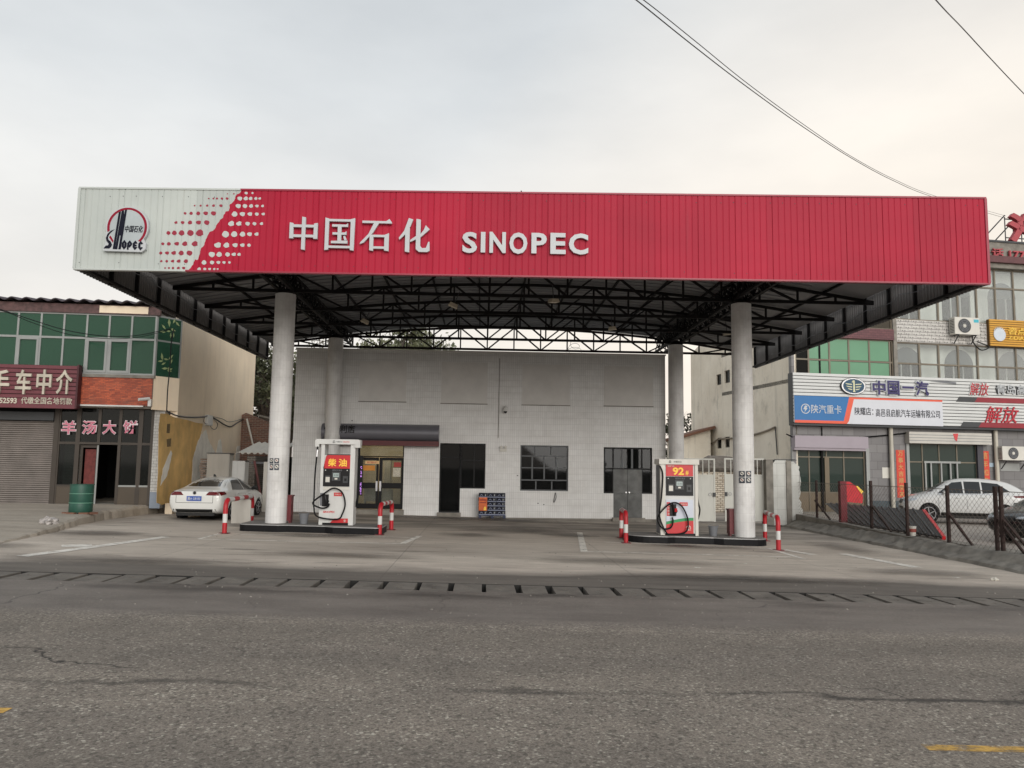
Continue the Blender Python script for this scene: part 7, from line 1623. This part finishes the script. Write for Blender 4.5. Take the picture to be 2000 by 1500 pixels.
tb = text_mb('冀A G81E0', -.21, .21, .715, .815, 0, 0, .01); tb.v = [(h_.x-.034, -x, z) for x, y, z in tb.v]; part('plate_characters', tb, WHITE, pl)
h_ = cast((-4, 0, .93), (1, 0, 0)); part('badge', MB().lathe([(.062, -.012), (.06, .01)], (h_.x, 0, .945), 18, 'X'), CHROME, sd); part('badge_centre', MB().lathe([(.05, -.014), (.05, -.012)], (h_.x, 0, .945), 18, 'X'), TRIM, sd)
part('aerial', MB().prism([(-.75, 1.45), (-.55, 1.45), (-.7, 1.54), (-.74, 1.54)], -.02, .02), TRIM, sd)
for y in (-.5, .5): part('reflector', MB().box(-2.3, -2.27, y-.12, y+.12, .47, .5), TAIL, sd)
SUV = dict(sec=[(-2.32, .5, .62, .76, .9, .72, .52, 1.02, 1.05), (-2.22, .36, .78, .88, 1.05, .82, .6, 1.16, 1.2), (-1.95, .3, .82, .92, 1.1, .87, .6, 1.36, 1.42), (-1.5, .28, .82, .93, 1.1, .88, .58, 1.55, 1.61), (-.8, .27, .82, .93, 1.08, .88, .58, 1.62, 1.68), (0, .27, .82, .93, 1.06, .885, .59, 1.62, 1.69), (.5, .27, .82, .93, 1.05, .885, .6, 1.54, 1.6), (1.0, .27, .82, .93, 1.04, .88, .66, 1.3, 1.35), (1.32, .28, .82, .93, 1.02, .87, .7, 1.1, 1.14), (1.9, .3, .8, .91, .95, .83, .66, 1.0, 1.03), (2.18, .34, .74, .84, .84, .74, .56, .88, .91), (2.32, .45, .58, .66, .7, .56, .42, .73, .75)],
    wheels=(-1.36, 1.36), rw=.36, track=.81, mirror=(.8, 1.1), handles=((-.62, .98), (.32, .96)), under=(-2.1, 2.1),
    skins=[('rear_window', 'B', [(-.62, 1.24), (.62, 1.24), (.5, 1.5), (-.5, 1.5)], 'glass'), ('side_window', 'S', [(-1.62, 1.2), (-.62, 1.13), (-.62, 1.54), (-1.2, 1.49)], 'glass'), ('side_window', 'S', [(-.56, 1.13), (.02, 1.12), (.02, 1.555), (-.56, 1.55)], 'glass'), ('side_window', 'S', [(.08, 1.12), (1.0, 1.12), (.45, 1.51), (.08, 1.55)], 'glass'), ('windscreen', 'F', [(-.66, 1.16), (.66, 1.16), (.54, 1.52), (-.54, 1.52)], 'glass'),
           ('tail_lamp', 'S', [(-2.2, .98), (-1.75, 1.0), (-1.68, 1.06), (-2.2, 1.09)], 'tail'), ('tail_lamp', 'B', [(-.85, .98), (.85, .98), (.85, 1.08), (-.85, 1.08)], 'tail'), ('sill_trim', 'S', [(-.92, .3), (.92, .3), (.92, .42), (-.92, .42)], 'trim'), ('window_trim', 'S', [(-1.55, 1.1), (1.0, 1.07), (1.0, 1.1), (-1.55, 1.13)], 'chrome'), ('lower_bumper', 'B', [(-.78, .4), (.78, .4), (.78, .58), (-.78, .58)], 'trim'), ('lower_bumper', 'F', [(-.6, .5), (.6, .5), (.6, .6), (-.6, .6)], 'trim'),
           ('door_seam', 'S', [(-.05, .45), (-.04, .45), (-.02, 1.1), (-.03, 1.1)], 'seam'), ('door_seam', 'S', [(.98, .45), (.99, .45), (1.02, 1.06), (1.01, 1.06)], 'seam'), ('door_seam', 'S', [(-.96, .7), (-.95, .7), (-1.15, 1.1), (-1.16, 1.1)], 'seam'), ('head_lamp', 'S', [(1.85, .84), (2.15, .8), (2.15, .88), (1.75, .94)], 'head'), ('head_lamp', 'F', [(.4, .78), (.74, .78), (.76, .87), (.45, .85)], 'head'), ('head_lamp', 'F', [(-.4, .78), (-.74, .78), (-.76, .87), (-.45, .85)], 'head'), ('grille', 'F', [(-.36, .7), (.36, .7), (.34, .85), (-.34, .85)], 'trim')])
q0, q1 = PZ(1806, 1022, -.09), PZ(1930, 1026, -.09); mid = (q0+q1)/2; hd = math.atan2((q0-q1).y, (q0-q1).x)
sv, cast, skin = build_car('white_suv', 'white crossover car parked side-on behind the chain-link fence', CARP, SUV, (mid.x+.7, mid.y+.75, -.09), math.pi-R(20), 1.03, True)
sv.scale = (1.0, 1.04, 1.11)
h_ = PZ(1960, 1066, -.09)
bk, cast, skin = build_car('black_car', 'black car nosing in at the right edge behind the fence', CARK, SUV, (h_.x+2.75, h_.y+1.3, -.09), math.pi+R(12), .95, True)

# ================================================================ TREES
def leafmat(nm, a, b_, seed_sc=3.):
    m, t, b = newmat(nm); c = ramp(t, noise(t, seed_sc, 3), .32, .68, a, b_)
    oi = t.nodes.new('ShaderNodeNewGeometry'); c = mixc(t, .5, c, ramp(t, oi.outputs['Random Per Island'], 0, 1, (.55, .55, .55), (1.25, 1.25, 1.2)), 'MULTIPLY')
    t.links.new(c, b.inputs['Base Color']); b.inputs['Roughness'].default_value = .6; return m
LF1 = leafmat('dull_green_leaf', (.035, .042, .022), (.1, .105, .05)); LF2 = leafmat('pale_green_leaf', (.07, .08, .04), (.16, .165, .09)); BARK = mat('bark', (.1, .08, .065), .9, .4, 6, .5, 20)
def tree(nm, label, base, h, cz, rxy, rz_c, nl, m_, seed, leaf=.13, twigs=30, droop=.0):
    random.seed(seed); t_ = thing(nm, label, 'tree', base, random.uniform(0, 6), 'trees behind the station')
    tr = MB(); top = Vector((random.uniform(-.3, .3), random.uniform(-.3, .3), cz))
    tr.tube([(0, 0, -.2), (top.x*.3, top.y*.3, cz*.4), tuple(top)], [h*.028, h*.02, h*.012], 8)
    cl = []
    for k in range(26):
        a = random.uniform(0, 6.28); e_ = random.uniform(-.5, 1); r_ = random.uniform(.35, .95)
        c_ = Vector((math.cos(a)*rxy*r_*math.sqrt(max(.05, 1-e_*e_*.7)), math.sin(a)*rxy*r_*math.sqrt(max(.05, 1-e_*e_*.7)), cz+e_*rz_c*.85)); cl.append((c_, random.uniform(.22, .42)*rxy))
        s_ = top*random.uniform(.55, 1); mid = s_.lerp(c_, .5)+Vector((0, 0, .2)); tr.tube([tuple(s_), tuple(mid), tuple(c_)], [h*.009, h*.006, h*.002], 5)
    part('trunk', tr, BARK, t_)
    tw = MB()
    for k in range(twigs):
        c_, r_ = random.choice(cl); d = Vector((random.gauss(0, 1), random.gauss(0, 1), random.gauss(.5, .8))).normalized(); tw.tube([tuple(c_), tuple(c_+d*r_*.8), tuple(c_+d*r_*1.5+Vector((0, 0, -droop*r_)))], [.02, .012, .004], 4)
    part('twigs', tw, BARK, t_, kind='stuff')
    mb = MB()
    for k in range(nl):
        c_, r_ = random.choice(cl); d = Vector((random.gauss(0, 1), random.gauss(0, 1), random.gauss(0, .8))); d = d.normalized()*r_*random.random()**.45*random.uniform(.7, 1.25)
        p_ = c_+d; u_ = Vector((random.gauss(0, 1), random.gauss(0, 1), random.gauss(-droop, .6))).normalized(); v_ = u_.cross(Vector((random.gauss(0, 1), random.gauss(0, 1), random.gauss(0, 1)))).normalized(); s_ = leaf*random.uniform(.6, 1.3)
        mb.add([p_-u_*s_, p_+v_*s_*.45, p_+u_*s_, p_-v_*s_*.45], [(0, 1, 2, 3)])
    part('crown', mb, m_, t_, kind='stuff')
    return t_
def tb_(u, Y_): q = PY(u, 1000, Y_); return (q.x, Y_, zg(q.x))
tree('leafy_tree', 'dark leafy tree behind the brick wall, right of the cream building', tb_(512, 45), 7.5, 5.6, 2.6, 2.6, 5200, LF1, 2, .15, 60)
tree('leafy_tree', 'shorter dark tree filling the gap behind the left front column', tb_(560, 49), 7, 4.8, 2.6, 2.6, 4200, LF1, 3, .15, 60)
tree('leafy_tree', 'pale drooping tree showing between the truss bars over the shop roof', tb_(772, 52), 11, 9.3, 3.1, 1.9, 4200, LF2, 4, .16, 60, 1.2)
tree('leafy_tree', 'thin leafy twigs poking above the left end of the shop roof', tb_(618, 47), 9.4, 8.2, 1.3, 1.3, 260, LF1, 6, .12, 40)
tree('leafy_tree', 'small dark green tree left of the weathered side wall', tb_(1338, 62), 6, 4.4, 1.9, 2.3, 2600, LF1, 8, .15, 20)

# ================================================================ OVERHEAD WIRES
def wire(px, lab, r=.012, n=10):
    pts = [PY(u, v, Y_) for u, v, Y_ in px]
    return solo('overhead_wire', MB().tube(bez([tuple(p_) for p_ in pts], n), r, 5), BLACK, lab, 'wire', 'overhead wires')
wire([(1150, -70, 12), (1244, 1, 13.5), (1350, 86, 15.5), (1450, 163, 18), (1560, 242, 21.5), (1660, 307, 26), (1745, 353, 31), (1826, 386, 38), (1960, 425, 50)], 'upper of the paired overhead wires sagging down behind the canopy', .012)
wire([(1140, -82, 12.2), (1257, 0, 13.7), (1360, 82, 15.6), (1460, 163, 18.2), (1565, 240, 21.7), (1662, 305, 26.2), (1748, 351, 31.2), (1830, 384, 38.2), (1965, 422, 50)], 'lower of the paired overhead wires sagging down behind the canopy', .0095)
wire([(1700, -150, 12), (1828, 0, 14), (1880, 55, 16), (1940, 120, 18), (2000, 183, 20), (2080, 262, 23)], 'single overhead wire crossing the top right corner of the sky', .012)
wire([(-140, 560, 22), (0, 604, 24), (60, 624, 24.8), (130, 645, 25.8), (200, 656, 26.6), (260, 656, 27.0), (310, 647, 27.3), (336, 641, 27.5)], 'upper cable sagging across the green windows to the cream wall corner', .014)
wire([(-140, 575, 22), (0, 606, 24), (60, 629, 24.8), (130, 652, 25.8), (200, 661, 26.6), (260, 660, 27.0), (310, 650, 27.3), (334, 643, 27.5)], 'lower cable sagging across the green windows to the cream wall corner', .011)
